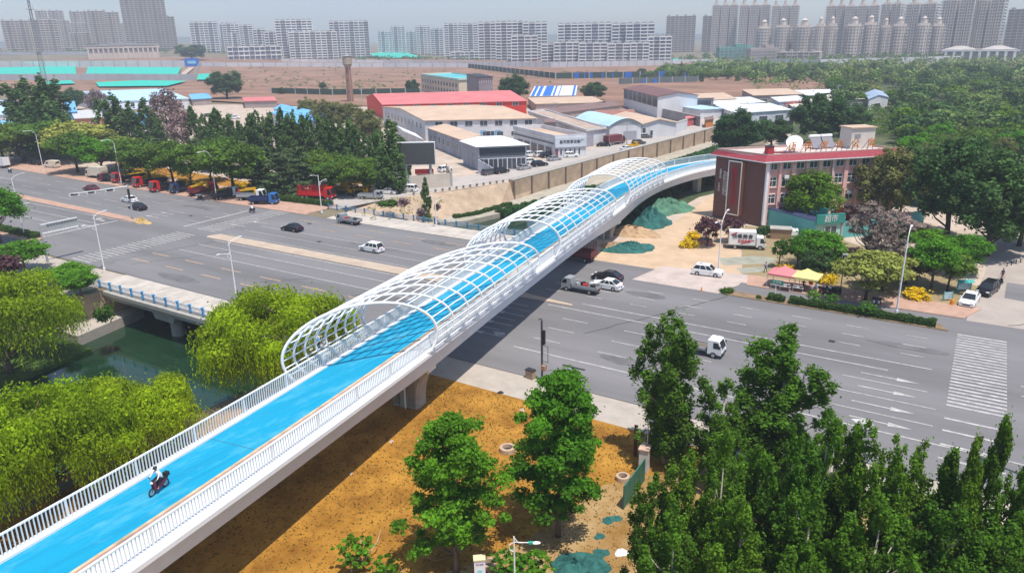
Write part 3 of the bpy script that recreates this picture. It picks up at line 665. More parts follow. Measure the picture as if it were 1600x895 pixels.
    if kind == 'willow':
        heads = []
        for i in range(60):
            d = unit(rg.normal(size=(1, 3)))[0]; d[2] = abs(d[2]); q = rg.uniform(.5, .95); heads.append((np.array([d[0]*W_/2*q, d[1]*W_/2*q, base+(H-base)*(.35+.62*d[2]*q)]), rg.uniform(.72, 1.3), W_*rg.uniform(.07, .12)))
            cl.append((heads[-1][0], np.array([1, 1, .8])*heads[-1][2], heads[-1][1]))
        n1 = n//3; a_ = leaves(cl, n1, leaf, rg); ns = (n-n1)//14; hp = rg.integers(0, len(heads), ns); Ps = []; Ts = []; S = []
        for k in hp:
            c, t0, hr = heads[k]; a = rg.uniform(0, 6.28); out = unit(np.array([[c[0], c[1], 0.01]]))[0]; p = c+np.array([math.cos(a), math.sin(a), rg.uniform(0, .7)])*hr*rg.uniform(.4, 1.1); L = rg.uniform(1.2, 3.6)
            for j in range(14):
                f = j/14; q = p+out*(f*.55)+np.array([0, 0, -L*f*(.35+.65*f)]); Ps.append(q+rg.normal(size=3)*.05); Ts.append(t0*rg.uniform(.85, 1.2)*(1.05-.1*f)); S.append(f)
        P = np.array(Ps); P[:, 2] = np.maximum(P[:, 2], .3); m_ = len(P); ax = unit(np.c_[rg.normal(size=m_)*.25, rg.normal(size=m_)*.25, -np.ones(m_)]); sd = unit(np.cross(ax, rg.normal(size=(m_, 3))))
        U = ax*(leaf*1.25); V = sd*(leaf*.38); U = U.astype(float)
        return np.r_[a_[0], P], np.r_[a_[1], U], np.r_[a_[2], V], np.r_[a_[3], Ts], cl
    P, U, V, T = leaves(cl, n, leaf, rg); return P, U, V, T, cl
def tree_maker(key, name, cat, kind, H, W_, base, n, leaf, lf, bark=BARK, tr=.16, branches=14, nobark=False, stems=1):
    def mk(seed):
        def f():
            t = thing(name, '', cat); P, U, V, T, cl = crown(kind, seed, n, leaf, H, W_, base)
            if not nobark:
                rg = random.Random(seed); mb = MB(); top = base+(H-base)*(.85 if kind in ('poplar', 'cedar', 'multi') else .45); lean = rg.uniform(-.3, .3)
                for st in range(stems):
                    ox, oy = (0, 0) if stems == 1 else (rg.uniform(-.4, .4), rg.uniform(-.4, .4)); k2 = 0 if stems == 1 else 1
                    mb.tube([(ox, oy, -.15), (ox*1.3+lean*.2, oy*1.3, base*.6), (ox*3*k2+lean, oy*3*k2+.1, (base+top)/2), (ox*4*k2+lean*.8, oy*4*k2, top)], [tr*1.25, tr, tr*.62, tr*.2], 7)
                for c in rg.sample(cl, min(branches, len(cl))):
                    p = Vector(tuple(float(q) for q in c[0])); r0 = Vector((lean*.5, 0, max(base*.8, p.z-(math.hypot(p.x, p.y)*.9+.5)))); mid_ = (p+r0)/2+Vector((0, 0, -.12*(p-r0).length)); mb.tube([r0, mid_, p], [tr*.42, tr*.26, tr*.08], 4)
                mb.build('trunk', bark, t, smooth=True)
            if nobark:
                mb = MB()
                for a_ in range(6): mb.tube([(.1*math.cos(a_), .1*math.sin(a_), -.1), (W_*.28*math.cos(a_), W_*.28*math.sin(a_), H*.75)], [.05, .02], 5)
                mb.build('stems', BARKD, t)
            o = bpy.data.objects.new('crown', quads('crown', P, U, V, T, LF[lf])); link(o, t); return t
        return f
    return mk
TK = {}
def deftree(key, nvar, *a, **k):
    mk = tree_maker(key, *a, **k); TK[key] = [(f'{key}{v}', mk(hash(key) % 1 + 11*v+len(key)*7)) for v in range(nvar)]; TK[key+'_hw'] = (a[3], a[4])
deftree('poplar_near', 3, 'poplar_tree', 'tree', 'multi', 14, 5.6, 1.2, 40000, .105, 'poplar', BARKP, tr=.17, branches=22)
deftree('poplar_tall', 2, 'poplar_tree', 'tree', 'poplar', 13, 4.6, 1.6, 26000, .11, 'poplar', BARK, tr=.18, branches=20)
deftree('locust', 2, 'locust_tree', 'tree', 'airy', 9, 6.2, 1.3, 30000, .095, 'bright', BARK, tr=.13, branches=30)
deftree('willow', 2, 'willow_tree', 'tree', 'willow', 9.5, 13, 1.5, 60000, .125, 'willow', BARK, tr=.32, branches=30)
deftree('broad', 3, 'broadleaf_tree', 'tree', 'broad', 8, 7.5, 2.5, 9000, .19, 'broad', BARKD, tr=.17)
deftree('broadb', 2, 'broadleaf_tree', 'tree', 'broad', 8, 7.5, 1.8, 10000, .18, 'bright', BARK, tr=.17)
deftree('midpop', 3, 'poplar_tree', 'tree', 'poplar', 14, 5.0, 1.0, 6500, .23, 'midpop', BARKP, tr=.16)
deftree('pop_cluster', 2, 'poplar_tree', 'tree', 'multi', 16, 8, 1.2, 10000, .27, 'midpop', BARK, tr=.2)
deftree('bigdark', 3, 'dark_broadleaf_tree', 'tree', 'big', 14, 10, 1.8, 20000, .22, 'dark', BARKD, tr=.3, branches=24)
deftree('cedar', 2, 'cedar_tree', 'tree', 'cedar', 11, 8, .6, 9000, .22, 'cedar', BARKD, tr=.2)
deftree('olive', 2, 'pale_poplar_tree', 'tree', 'big', 13, 8, 1.8, 15000, .17, 'olive', BARK, tr=.2, branches=24)
deftree('limegreen', 1, 'broadleaf_tree', 'tree', 'big', 10, 8, 1.5, 15000, .17, 'lime', BARK, tr=.2, branches=24)
deftree('flower', 1, 'flowering_tree', 'tree', 'broad', 8, 7.5, 2.2, 4200, .24, 'flower', BARKD, tr=.17)
deftree('blossom', 2, 'blossom_tree', 'tree', 'sparse', 8, 8, 1.6, 7000, .15, 'blossom', BARKD, tr=.17, branches=40)
deftree('pinkgrey', 1, 'pink_grey_tree', 'tree', 'big', 11, 9, 2, 4200, .26, 'pinkgrey', BARKD, tr=.2, branches=24)
deftree('lollipop', 1, 'clipped_tree', 'tree', 'round', 4.6, 3.4, 1.9, 2400, .16, 'hedge', BARK, tr=.12, branches=8)
deftree('yellow', 2, 'yellow_shrub', 'shrub', 'bush', 1.9, 2.6, 0, 1500, .12, 'yellow', nobark=True)
deftree('shrub', 2, 'green_shrub', 'shrub', 'bush', 1.7, 2.6, 0, 1300, .14, 'hedge', nobark=True)
deftree('dkshrub', 1, 'dark_shrub', 'shrub', 'bush', 2.2, 3.4, 0, 1300, .17, 'dark', nobark=True)
deftree('greyshrub', 1, 'bare_shrub', 'shrub', 'bush', 2.2, 2.2, 0, 900, .13, 'pinkgrey', nobark=True)
deftree('maroon', 1, 'purple_leaf_tree', 'tree', 'broad', 4.5, 4.6, .9, 2600, .18, 'maroon', BARKD, tr=.1)
deftree('sapling', 1, 'sapling', 'tree', 'sparse', 3.2, 2.2, .6, 900, .12, 'bright', BARKP, tr=.04, branches=12, stems=3)
deftree('fartree', 4, 'distant_tree', 'tree', 'broad', 9, 9, .8, 2200, .42, 'far', BARKD, tr=.2, branches=3)
deftree('farlime', 1, 'distant_tree', 'tree', 'broad', 9, 9, .8, 2200, .42, 'lime', BARKD, tr=.2, branches=3)
deftree('farpop', 2, 'distant_poplar', 'tree', 'multi', 14, 7, .8, 2200, .42, 'far', BARKD, tr=.2, branches=3)
TC = {}
def tree(key, bx, by, ty, wpx, label, group=None, world=None, z=0, var=None, hmax=None):
    if wpx: wpx *= {'midpop': 1.45, 'pop_cluster': 1.2, 'broad': 1.22, 'flower': 1.2, 'locust': 1.3, 'broadb': 1.15}.get(key, 1)
    base = Vector((*world, z)) if world else G(bx, by, z)
    h = HT(base, ty) if ty is not None else TK[key+'_hw'][0]
    if hmax: h = min(h, hmax)
    dist = (base+Vector((0, 0, h/2))-CP).length; wm = wpx*dist/FPX if wpx else TK[key+'_hw'][1]*h/TK[key+'_hw'][0]
    H0, W0 = TK[key+'_hw']; c = TC.get(key, 0); TC[key] = c+1; k, mk = TK[key][(c if var is None else var) % len(TK[key])]
    o = inst(k, mk, label, base, rnd.uniform(0, 6.28), (wm/W0, wm/W0, h/H0), group); o['label'] = label
    return o
# near trees in the lower part of the photo
tree('locust', 713, 893, 650, 158, 'bright green locust tree alone on the golden grass below the manhole ring', var=0)
tree('locust', 872, 838, 576, 152, 'bushy bright green tree on the grass left of the green fence panel', var=1)
tree('poplar_near', 1038, 724, 484, 130, 'dark green poplar standing by the kerb in front of the small white truck', var=0)
tree('poplar_near', 1212, 745, 506, 165, 'broad poplar at the roadside right of the small white truck', var=1)
tree('poplar_near', 1120, 760, 590, 95, 'lower poplar between the two roadside poplars', var=2)
L = [(1010, 960, 735, 90), (1062, 965, 700, 100), (1108, 985, 668, 95), (1160, 960, 690, 110), (1205, 1000, 655, 105), (1262, 930, 640, 100), (1310, 960, 650, 100), (1352, 1000, 672, 90), (1395, 960, 690, 80), (1436, 985, 700, 75), (1462, 1010, 676, 60), (1500, 990, 646, 62), (1535, 1040, 720, 80), (1566, 1010, 722, 70), (1600, 1000, 690, 70), (1040, 1060, 790, 120), (1130, 1080, 770, 130), (1230, 1090, 760, 130), (1330, 1090, 770, 130), (1430, 1090, 780, 120), (1530, 1090, 800, 120), (1625, 1060, 730, 90), (1290, 850, 655, 80), (1150, 850, 700, 80), (1590, 930, 735, 60)]
for i, (x, b, t_, w_) in enumerate(L):
    tree('poplar_tall' if i in (10, 11, 14, 9) else 'poplar_near', x, b, t_, w_, f'{nth(i)} tree from the left in the dense poplar stand of the bottom right corner' if i < 15 else 'tall poplar packed inside the dense stand of the bottom right corner', 'poplars in the dense stand', hmax=16)
for x, b, t_, w_, lb in ((556, 893, 836, 60, 'thin leafy sapling growing out of the golden grass at the bottom edge'), (606, 905, 868, 44, 'smallest sapling on the golden grass, beside its taller twin'), (795, 912, 858, 60, 'young sapling left of the white lamp with the green head'), (832, 915, 862, 66, 'young sapling just right of the white lamp with the green head'), (905, 608, 588, 30, 'tiny weed shoot on the pavement edge')):
    tree('sapling', x, b, t_, w_, lb)
# willows
tree('willow', 70, 600, 424, 205, 'great round willow hanging over the river at the left edge', world=(-101, 38.5), z=-4.7, var=0)
tree('willow', 0, 0, 452, 235, 'willow beside the railing end, behind the first lattice ring', world=(-59.5, 47.5), z=0, var=1)
tree('willow', 0, 0, 590, 195, 'willow nearest the scooter rider, at the water edge beside the blue deck', world=(-60.0, 31), z=0, var=0)
tree('willow', 0, 0, 612, 235, 'willow between the other two below the deck at the lower left', world=(-60.0, 23.5), z=0, var=1)
tree('willow', 0, 0, 655, 235, 'willow filling the left edge under the blue deck', world=(-58.5, 16), z=0, var=0)
tree('broadb', 2, 380, 290, 66, 'bright round tree on the corner by the grey sign gantry', var=0)
tree('broadb', 40, 425, 376, 66, 'light green tree beside the foot of the left gantry')
tree('broadb', 110, 445, 414, 66, 'small light tree at the end of the blue railing')
tree('broadb', 128, 462, 424, 50, 'leafy tree hanging over the start of the near blue railing')
tree('maroon', 5, 460, 396, 60, 'purple-leaved tree at the left edge above the willow')
tree('shrub', 160, 500, 470, 34, 'green shrub on the river steps beneath the bridge end')
# row behind the parked trucks, north side of the road
P6 = [('broad', 8, 258, 196, 60), ('broad', 62, 250, 190, 84), ('flower', 128, 252, 190, 78), ('broad', 122, 270, 208, 60), ('broadb', 160, 270, 214, 66), ('broad', 205, 275, 215, 60), ('broad', 236, 285, 226, 64), ('broad', 272, 292, 222, 62), ('broad', 300, 298, 224, 50), ('broad', 330, 285, 225, 50), ('broad', 366, 306, 222, 84), ('cedar', 408, 300, 236, 70), ('cedar', 440, 302, 232, 66), ('cedar', 474, 304, 222, 70), ('cedar', 384, 275, 215, 50), ('broad', 520, 305, 252, 56), ('broad', 552, 308, 252, 52), ('flower', 190, 262, 212, 60), ('broad', 30, 245, 190, 50), ('broad', 498, 300, 240, 50), ('broad', 578, 305, 262, 40)]
for i, (k, x, b, t_, w_) in enumerate(sorted(P6, key=lambda q: q[1])):
    tree(k, x, b, t_, w_, f'{nth(i)} tree from left behind the parked trucks'+(', spreading conifer' if k == 'cedar' else ', with pale blossom' if k == 'flower' else ''), 'trees behind the parked trucks')
Q = [('broad', 20, 236, 196, 50), ('broad', 110, 244, 200, 50), ('broad', 150, 246, 200, 50), ('cedar', 178, 250, 205, 40), ('cedar', 250, 258, 212, 44), ('cedar', 318, 264, 214, 44), ('broad', 345, 268, 214, 50), ('cedar', 420, 285, 225, 50), ('cedar', 456, 288, 226, 50), ('broad', 500, 290, 236, 46), ('broad', 534, 294, 240, 50), ('broad', 570, 298, 246, 50), ('midpop', 600, 300, 226, 30), ('midpop', 622, 302, 232, 30), ('midpop', 340, 246, 176, 22), ('midpop', 358, 248, 182, 24), ('midpop', 398, 255, 180, 24), ('midpop', 458, 268, 178, 26), ('midpop', 480, 270, 176, 26), ('midpop', 516, 276, 182, 26), ('midpop', 540, 280, 190, 26), ('midpop', 560, 284, 192, 26), ('pop_cluster', 55, 232, 122, 62), ('pop_cluster', 88, 232, 118, 66), ('pop_cluster', 70, 240, 150, 66), ('bigdark', 118, 172, 136, 30), ('pinkgrey', 155, 178, 139, 34), ('pop_cluster', 190, 232, 143, 46), ('midpop', 212, 232, 165, 26), ('midpop', 236, 228, 150, 24), ('pinkgrey', 262, 215, 138, 60), ('pinkgrey', 288, 240, 170, 46), ('midpop', 308, 240, 163, 20), ('midpop', 325, 242, 176, 20), ('midpop', 346, 246, 166, 26), ('midpop', 366, 248, 178, 20), ('midpop', 380, 250, 186, 18), ('pop_cluster', 408, 262, 172, 34), ('midpop', 430, 262, 172, 24), ('midpop', 448, 265, 164, 26), ('pop_cluster', 468, 268, 170, 36), ('midpop', 490, 270, 176, 24), ('midpop', 506, 272, 180, 24), ('pop_cluster', 528, 276, 186, 40), ('midpop', 552, 280, 186, 26), ('pop_cluster', 592, 288, 196, 30), ('pop_cluster', 616, 290, 186, 56), ('midpop', 574, 286, 206, 24), ('midpop', 635, 284, 214, 18), ('midpop', 255, 236, 185, 24), ('midpop', 390, 262, 196, 24)]
for i, (k, x, b, t_, w_) in enumerate(sorted(Q, key=lambda q: q[1])):
    tree(k, x, b, t_, w_, f'{nth(i)} tall tree from the left before the blue sheds'+(', greyish pink' if k == 'pinkgrey' else ''), 'tall trees in front of the sheds')
tree('midpop', 667, 338, 276, 14, 'slim lone poplar growing out of the stone bank below the billboard')
for i, (x, b, t_, w_, lb) in enumerate(((545, 205, 158, 60, 'round olive green tree right of the water tower'), (515, 205, 152, 60, 'round olive green tree left of the water tower'), (578, 232, 166, 58, 'round olive green tree behind the poplars by the warehouse'), (484, 190, 150, 40, 'olive green tree behind the blue roofed shed'))):
    tree('olive', x, b, t_, w_, lb)
for x, b, t_, w_, lb in ((355, 155, 108, 56, 'large dark round tree on the bare field beyond the sheds'), (645, 147, 123, 24, 'dark round tree against the fence left of the beige dormitory'), (804, 160, 115, 50, 'dark tree behind the end of the red shed'), (928, 158, 126, 42, 'dark tree right of the blue striped roof'), (440, 148, 136, 12, 'small shrub-like tree on the field left of the water tower'), (505, 140, 128, 14, 'small bush-like tree just behind the water tower'), (300, 95, 68, 50, 'hazy dark trees beside the grey colonnade hall'), (146, 84, 68, 18, 'hazy dark tree at the left corner of the colonnade hall'), (1150, 244, 168, 84, 'large dark tree behind the left corner of the pink building'), (1205, 232, 182, 60, 'dark tree directly behind the pink building roof'), (1278, 226, 142, 88, 'tallest dark tree behind the pink building with the dish'), (1330, 214, 160, 50, 'dark tree behind the solar water heater'), (1135, 240, 200, 40, 'dark tree beside the far end of the blue deck')):
    tree('bigdark', x, b, t_, w_, lb)
# shrubs along the truck row
for i, (x, b, w_) in enumerate(((202, 271, 12), (215, 275, 16), (232, 277, 18), (246, 279, 12), (283, 286, 14), (305, 291, 12), (350, 302, 22), (372, 292, 14), (392, 297, 18), (410, 300, 22), (438, 294, 10), (296, 288, 9))):
    tree('yellow', x+2, b+2, None, w_*1.9, f'{nth(i)} yellow forsythia bush behind the parked trucks', 'yellow bushes behind the parked trucks')
for x, b, w_, lb in ((1228, 428, 24, 'yellow bush behind the pink canopy'), (1292, 441, 28, 'yellow bush right of the yellow canopy'), (1430, 466, 34, 'big yellow bush left of the notice board'), (1078, 386, 26, 'front yellow bush by the sandy track'), (1083, 374, 22, 'rear yellow bush by the sandy track'), (1448, 138, 10, 'distant yellow bush in the park')):
    tree('yellow', x, b, None, w_*1.25, lb)
tree('lollipop', 454, 304, 280, 22, 'small clipped round tree beside the red stake truck')
tree('lollipop', 1216, 419, 376, 28, 'clipped round tree left behind the pink canopy')
tree('lollipop', 1246, 418, 378, 32, 'clipped round tree behind the yellow canopy')
tree('broadb', 1272, 420, 360, 80, 'dense bright tree in front of the green clinic hut')
tree('limegreen', 1266, 356, 262, 92, 'bright green tree in front of the pink facade')
tree('olive', 1378, 350, 222, 96, 'tall olive tree hiding the right end of the pink facade')
tree('olive', 1405, 340, 235, 70, 'olive tree at the far right corner of the pink building')
tree('blossom', 1352, 405, 315, 90, 'grey blossoming tree left in front of the teal wall')
tree('blossom', 1402, 395, 330, 80, 'grey blossoming tree right in front of the teal wall')
tree('blossom', 1384, 420, 358, 60, 'smaller grey blossoming tree behind the street lamp')
for x, b, t_, w_, lb in ((1478, 372, 205, 120, 'huge dark tree right of the olive tree'), (1540, 400, 228, 130, 'huge dark tree leaning over the parked black car'), (1592, 385, 258, 90, 'dark tree at the right edge above the side street'), (1440, 320, 222, 70, 'dark tree behind the olive tree'), (1520, 330, 215, 80, 'dark tree rising behind the huge pair')): tree('bigdark', x, b, t_, w_, lb)
for k, x, b, t_, w_, lb in (('broadb', 1455, 450, 372, 70, 'bright layered tree above the big yellow bush'), ('broadb', 1500, 430, 365, 60, 'bright layered tree over the notice boards'), ('broad', 1480, 455, 395, 50, 'green tree beside the teal notice board'), ('broadb', 1435, 400, 352, 60, 'bright green tree with flat top left of the huge dark trees'), ('maroon', 1415, 445, 398, 60, 'purple-leaved tree behind the big yellow bush'), ('maroon', 1395, 440, 400, 40, 'small purple-leaved tree left of the yellow bush'), ('flower', 1352, 470, 395, 86, 'sparse olive tree growing from the pavement beside the litter bin'), ('flower', 1378, 455, 392, 70, 'yellow-green tree left of the tall street lamp'), ('bigdark', 1272, 432, 385, 56, 'dark bushy tree between the canopies and the signal'), ('broadb', 1305, 425, 392, 36, 'small bright bush-like tree behind the pedestrian signal'), ('maroon', 1105, 385, 338, 44, 'bare maroon shrub tree left below the brown wall'), ('maroon', 1140, 378, 338, 40, 'bare maroon shrub tree right below the brown wall'), ('maroon', 1335, 420, 385, 36, 'purple shrub row piece before the clinic yard'),
    ('dkshrub', 1195, 365, 350, 30, 'green shrub touching the teal hut end'), ('sapling', 1268, 476, 452, 26, 'sapling in the hedge strip left of its taller twin'), ('sapling', 1298, 480, 458, 24, 'sapling in the hedge strip near the motorcycles'), ('sapling', 1353, 494, 470, 26, 'sapling in the hedge strip near the litter bin'), ('shrub', 1135, 458, 446, 24, 'single rounded hedge ball by the white street lamp'), ('shrub', 1186, 467, 459, 11, 'smallest hedge ball left of the green street sign'), ('shrub', 1200, 469, 462, 11, 'second small hedge ball by the green street sign'),
    ('shrub', 605, 322, 308, 40, 'green shrub on the earth bank above the teal railing'), ('greyshrub', 632, 322, 306, 26, 'straggly shrub on the earth bank near the bollards'), ('greyshrub', 660, 344, 320, 24, 'grey bare shrub at the foot of the lone poplar'), ('greyshrub', 684, 328, 314, 14, 'brown bare shrub on the pitched stone slope'), ('shrub', 668, 346, 334, 18, 'green shrub on the stone bank by the railing')):
    tree(k, x, b, t_, w_, lb)
def hedge(name, path, wd, h, label, z=.15, lf='hedge', n=None, leaf=.1, cat='hedge'):
    rg = np.random.default_rng(len(label)); pts = [Vector(p) for p in path]; L = sum((b-a).length for a, b in zip(pts, pts[1:])); n = n or int(L*230); P = []; 
    for a, b in zip(pts, pts[1:]):
        k = int(n*(b-a).length/L); t = rg.random(k); d = (b-a).normalized(); nn = Vector((d.y, -d.x)); q = np.array([a.x, a.y])+np.outer(t*(b-a).length, [d.x, d.y]); th = rg.uniform(-.25, math.pi+.25, k); wav = 1+.13*np.sin(t*(b-a).length*1.9)+.07*np.sin(t*(b-a).length*5.3)
        o = np.cos(th)*wd/2*wav; zz = np.maximum(.02, np.abs(np.sin(th))**.6*h*wav*np.where(np.sin(th) < 0, .1, 1)); P.append(np.c_[q+np.outer(o, [nn.x, nn.y]), zz+z])
    P = np.concatenate(P); k = len(P); P += rg.normal(size=(k, 3))*.04; nr = unit(rg.normal(size=(k, 3))+[0, 0, .6]); u = unit(np.cross(nr, rg.normal(size=(k, 3)))); v = np.cross(nr, u); s = leaf*rg.uniform(.6, 1.3, k)
    o = bpy.data.objects.new(name, quads(name, P, u*s[:, None], v*(s*.7)[:, None], rg.uniform(.7, 1.3, k), LF[lf])); link(o)
    core = MB()
    for a, b in zip(pts, pts[1:]): core.bar((a.x, a.y, z+h*.4), (b.x, b.y, z+h*.4), wd*.72, h*.78)
    core.build('stems', M('hedge_core', (.02, .035, .008), .95, .2, 2), o); return tag(o, label, cat)
hedge('hedge', [(-21.8, 99.4), (-19.6, 99.4)], 1.2, .8, 'short clipped hedge piece left of the green street sign')
hedge('hedge', [(-19.0, 99.4), (-1.6, 99.3)], 1.3, .85, 'long clipped hedge between the main road and the service lane')
hedge('hedge', [(-198, 66.8), (-149.5, 67.4)], 1.8, .9, 'clipped hedge on the island by the sign gantry')
hedge('hedge', [(-140, 113), (-119.5, 114.3)], 1.6, 1.1, 'green hedge beside the red stake truck')
hedge('bank_shrubs', [(-61, 128), (-62.5, 145), (-62, 165), (-56, 180), (-48, 188)], 9, 2.6, 'dark green bushes beneath the far end of the footbridge', z=0, lf='dark', n=14000, leaf=.26, cat='bushes')
hedge('reeds', [(-93, 141), (-92, 146), (-89.5, 157), (-87.5, 171), (-86.6, 178)], 3.2, 1.8, 'green reed strip in the river beside the quay walk', z=-5.2, lf='reed', n=9000, leaf=.2, cat='reeds')
hedge('reeds', [(-84, 196), (-81, 224), (-79, 253), (-78, 280)], 5, 2.0, 'green reed bed under the far part of the retaining wall', z=-5.2, lf='reed', n=9000, leaf=.3, cat='reeds')
hedge('weeds', [(-99.5, 132), (-97, 137), (-95.5, 150)], 1.6, .7, 'weedy green strip along the foot of the stone wall', z=-4.1, lf='hedge', n=2500, leaf=.12, cat='weeds')
# ------------------------------------------------------------ the park and woods to the north-east
def occupied(px, py):
    return (1000 < px < 1300 and 130 < py < 200) or (1340 < px < 1395 and 138 < py < 180) or (1110 < px < 1400 and py > 195) or (py > 232 and px < 1420)
r5_ = random.Random(99); wood = []
for k in range(2600):
    px, py = r5_.uniform(1000, 1640), r5_.uniform(114, 285)
    if occupied(px, py) or (px < 1180 and py > 132) or (px < 1420 and py > 172 and px < 1400): continue
    p = G(px, py)
    if any((p-q).length < 4.2+p.length*.010 for q in wood): continue
    if p.y < 165 and p.x < 12: continue
    wood.append(p)
for i, p in enumerate(wood[:290]):
    d = p.length; k = r5_.choice(['fartree', 'fartree', 'fartree', 'farlime', 'farpop']) if d > 260 else r5_.choice(['broad', 'broad', 'broadb', 'bigdark', 'midpop', 'olive'])
    h = r5_.uniform(6, 10)*(1.15 if k in ('farpop', 'bigdark', 'midpop') else 1); H0, W0 = TK[k+'_hw']; c = TC.get(k, 0); TC[k] = c+1; key, mk = TK[k][c % len(TK[k])]; s = h/H0
    o = inst(key, mk, '', p, r5_.uniform(0, 6.28), (s*r5_.uniform(1.15, 1.45), s*1.25, s), 'trees of the park behind the pink building'); o['label'] = 'green tree among the crowded trees of the park behind the pink building' if d < 330 else 'hazy green tree in the far part of the park below the tall towers'
    o['group'] = 'trees of the park behind the pink building' if d < 330 else 'hazy trees in the far part of the park'
def woodland(name, label, polys, n, seed, lf='far', hh=(4, 9), size=.9):
    rg = np.random.default_rng(seed); P = []; T = []; S = []
    for k in range(n):
        x0, x1, y0, y1 = polys[rg.integers(len(polys))]; p = G(rg.uniform(x0, x1), rg.uniform(y0, y1)); h = rg.uniform(*hh); w_ = h*rg.uniform(.5, .9); tn = rg.uniform(.65, 1.35)
        m_ = 26; d = unit(rg.normal(size=(m_, 3))); d[:, 2] = np.abs(d[:, 2]); q = np.array([p.x, p.y, p.z+h*.3])+d*np.array([w_, w_, h*.7])*rg.uniform(.6, 1, (m_, 1)); P.append(q); T.append(tn*rg.uniform(.8, 1.2, m_)); S.append(np.full(m_, h*.17*size))
    P = np.concatenate(P); T = np.concatenate(T); S = np.concatenate(S); k = len(P); nr = unit(rg.normal(size=(k, 3))+[0, 0, .5]); u = unit(np.cross(nr, rg.normal(size=(k, 3)))); v = np.cross(nr, u)
    o = bpy.data.objects.new(name, quads(name, P, u*S[:, None], v*S[:, None]*.8, T, LF[lf])); link(o); tag(o, label, 'woodland', kind='stuff')
woodland('woodland', 'hazy green woodland stretching below the tall towers', [(1080, 1640, 98, 118), (1180, 1640, 105, 135), (1040, 1220, 108, 122)], 900, 3)
woodland('undergrowth', 'low green undergrowth between the park trees', [(1180, 1640, 122, 200), (1400, 1640, 150, 285), (1300, 1420, 160, 215)], 700, 8, lf='broad', hh=(1.5, 4), size=.7)
woodland('undergrowth', 'dark bushy undergrowth beneath the trees behind the parked trucks', [(0, 240, 232, 250), (200, 460, 240, 262), (440, 620, 258, 282)], 260, 18, lf='broad', hh=(1.5, 3.6), size=.7)
woodland('bank_scrub', 'dry and green scrub on the earth bank above the teal railing', [(560, 690, 312, 345)], 40, 28, lf='flower', hh=(.4, 1.1), size=.8)
woodland('scrub', 'low green scrub dotted over the red-brown fields', [(400, 900, 106, 132), (440, 620, 128, 142), (880, 1150, 112, 125), (330, 560, 104, 140), (620, 860, 112, 140)], 280, 4, hh=(1.2, 2.6))
woodland('treeline', 'hazy line of trees before the distant apartment blocks', [(0, 560, 80, 86), (560, 1100, 94, 98), (1100, 1600, 88, 96)], 420, 5, hh=(5, 8))
woodland('yellow_bushes', 'yellow and lime shrubs scattered in the far park', [(1480, 1540, 104, 118), (1500, 1575, 128, 138), (1320, 1380, 138, 144), (1360, 1390, 108, 116)], 60, 6, lf='flower', hh=(2.5, 4))
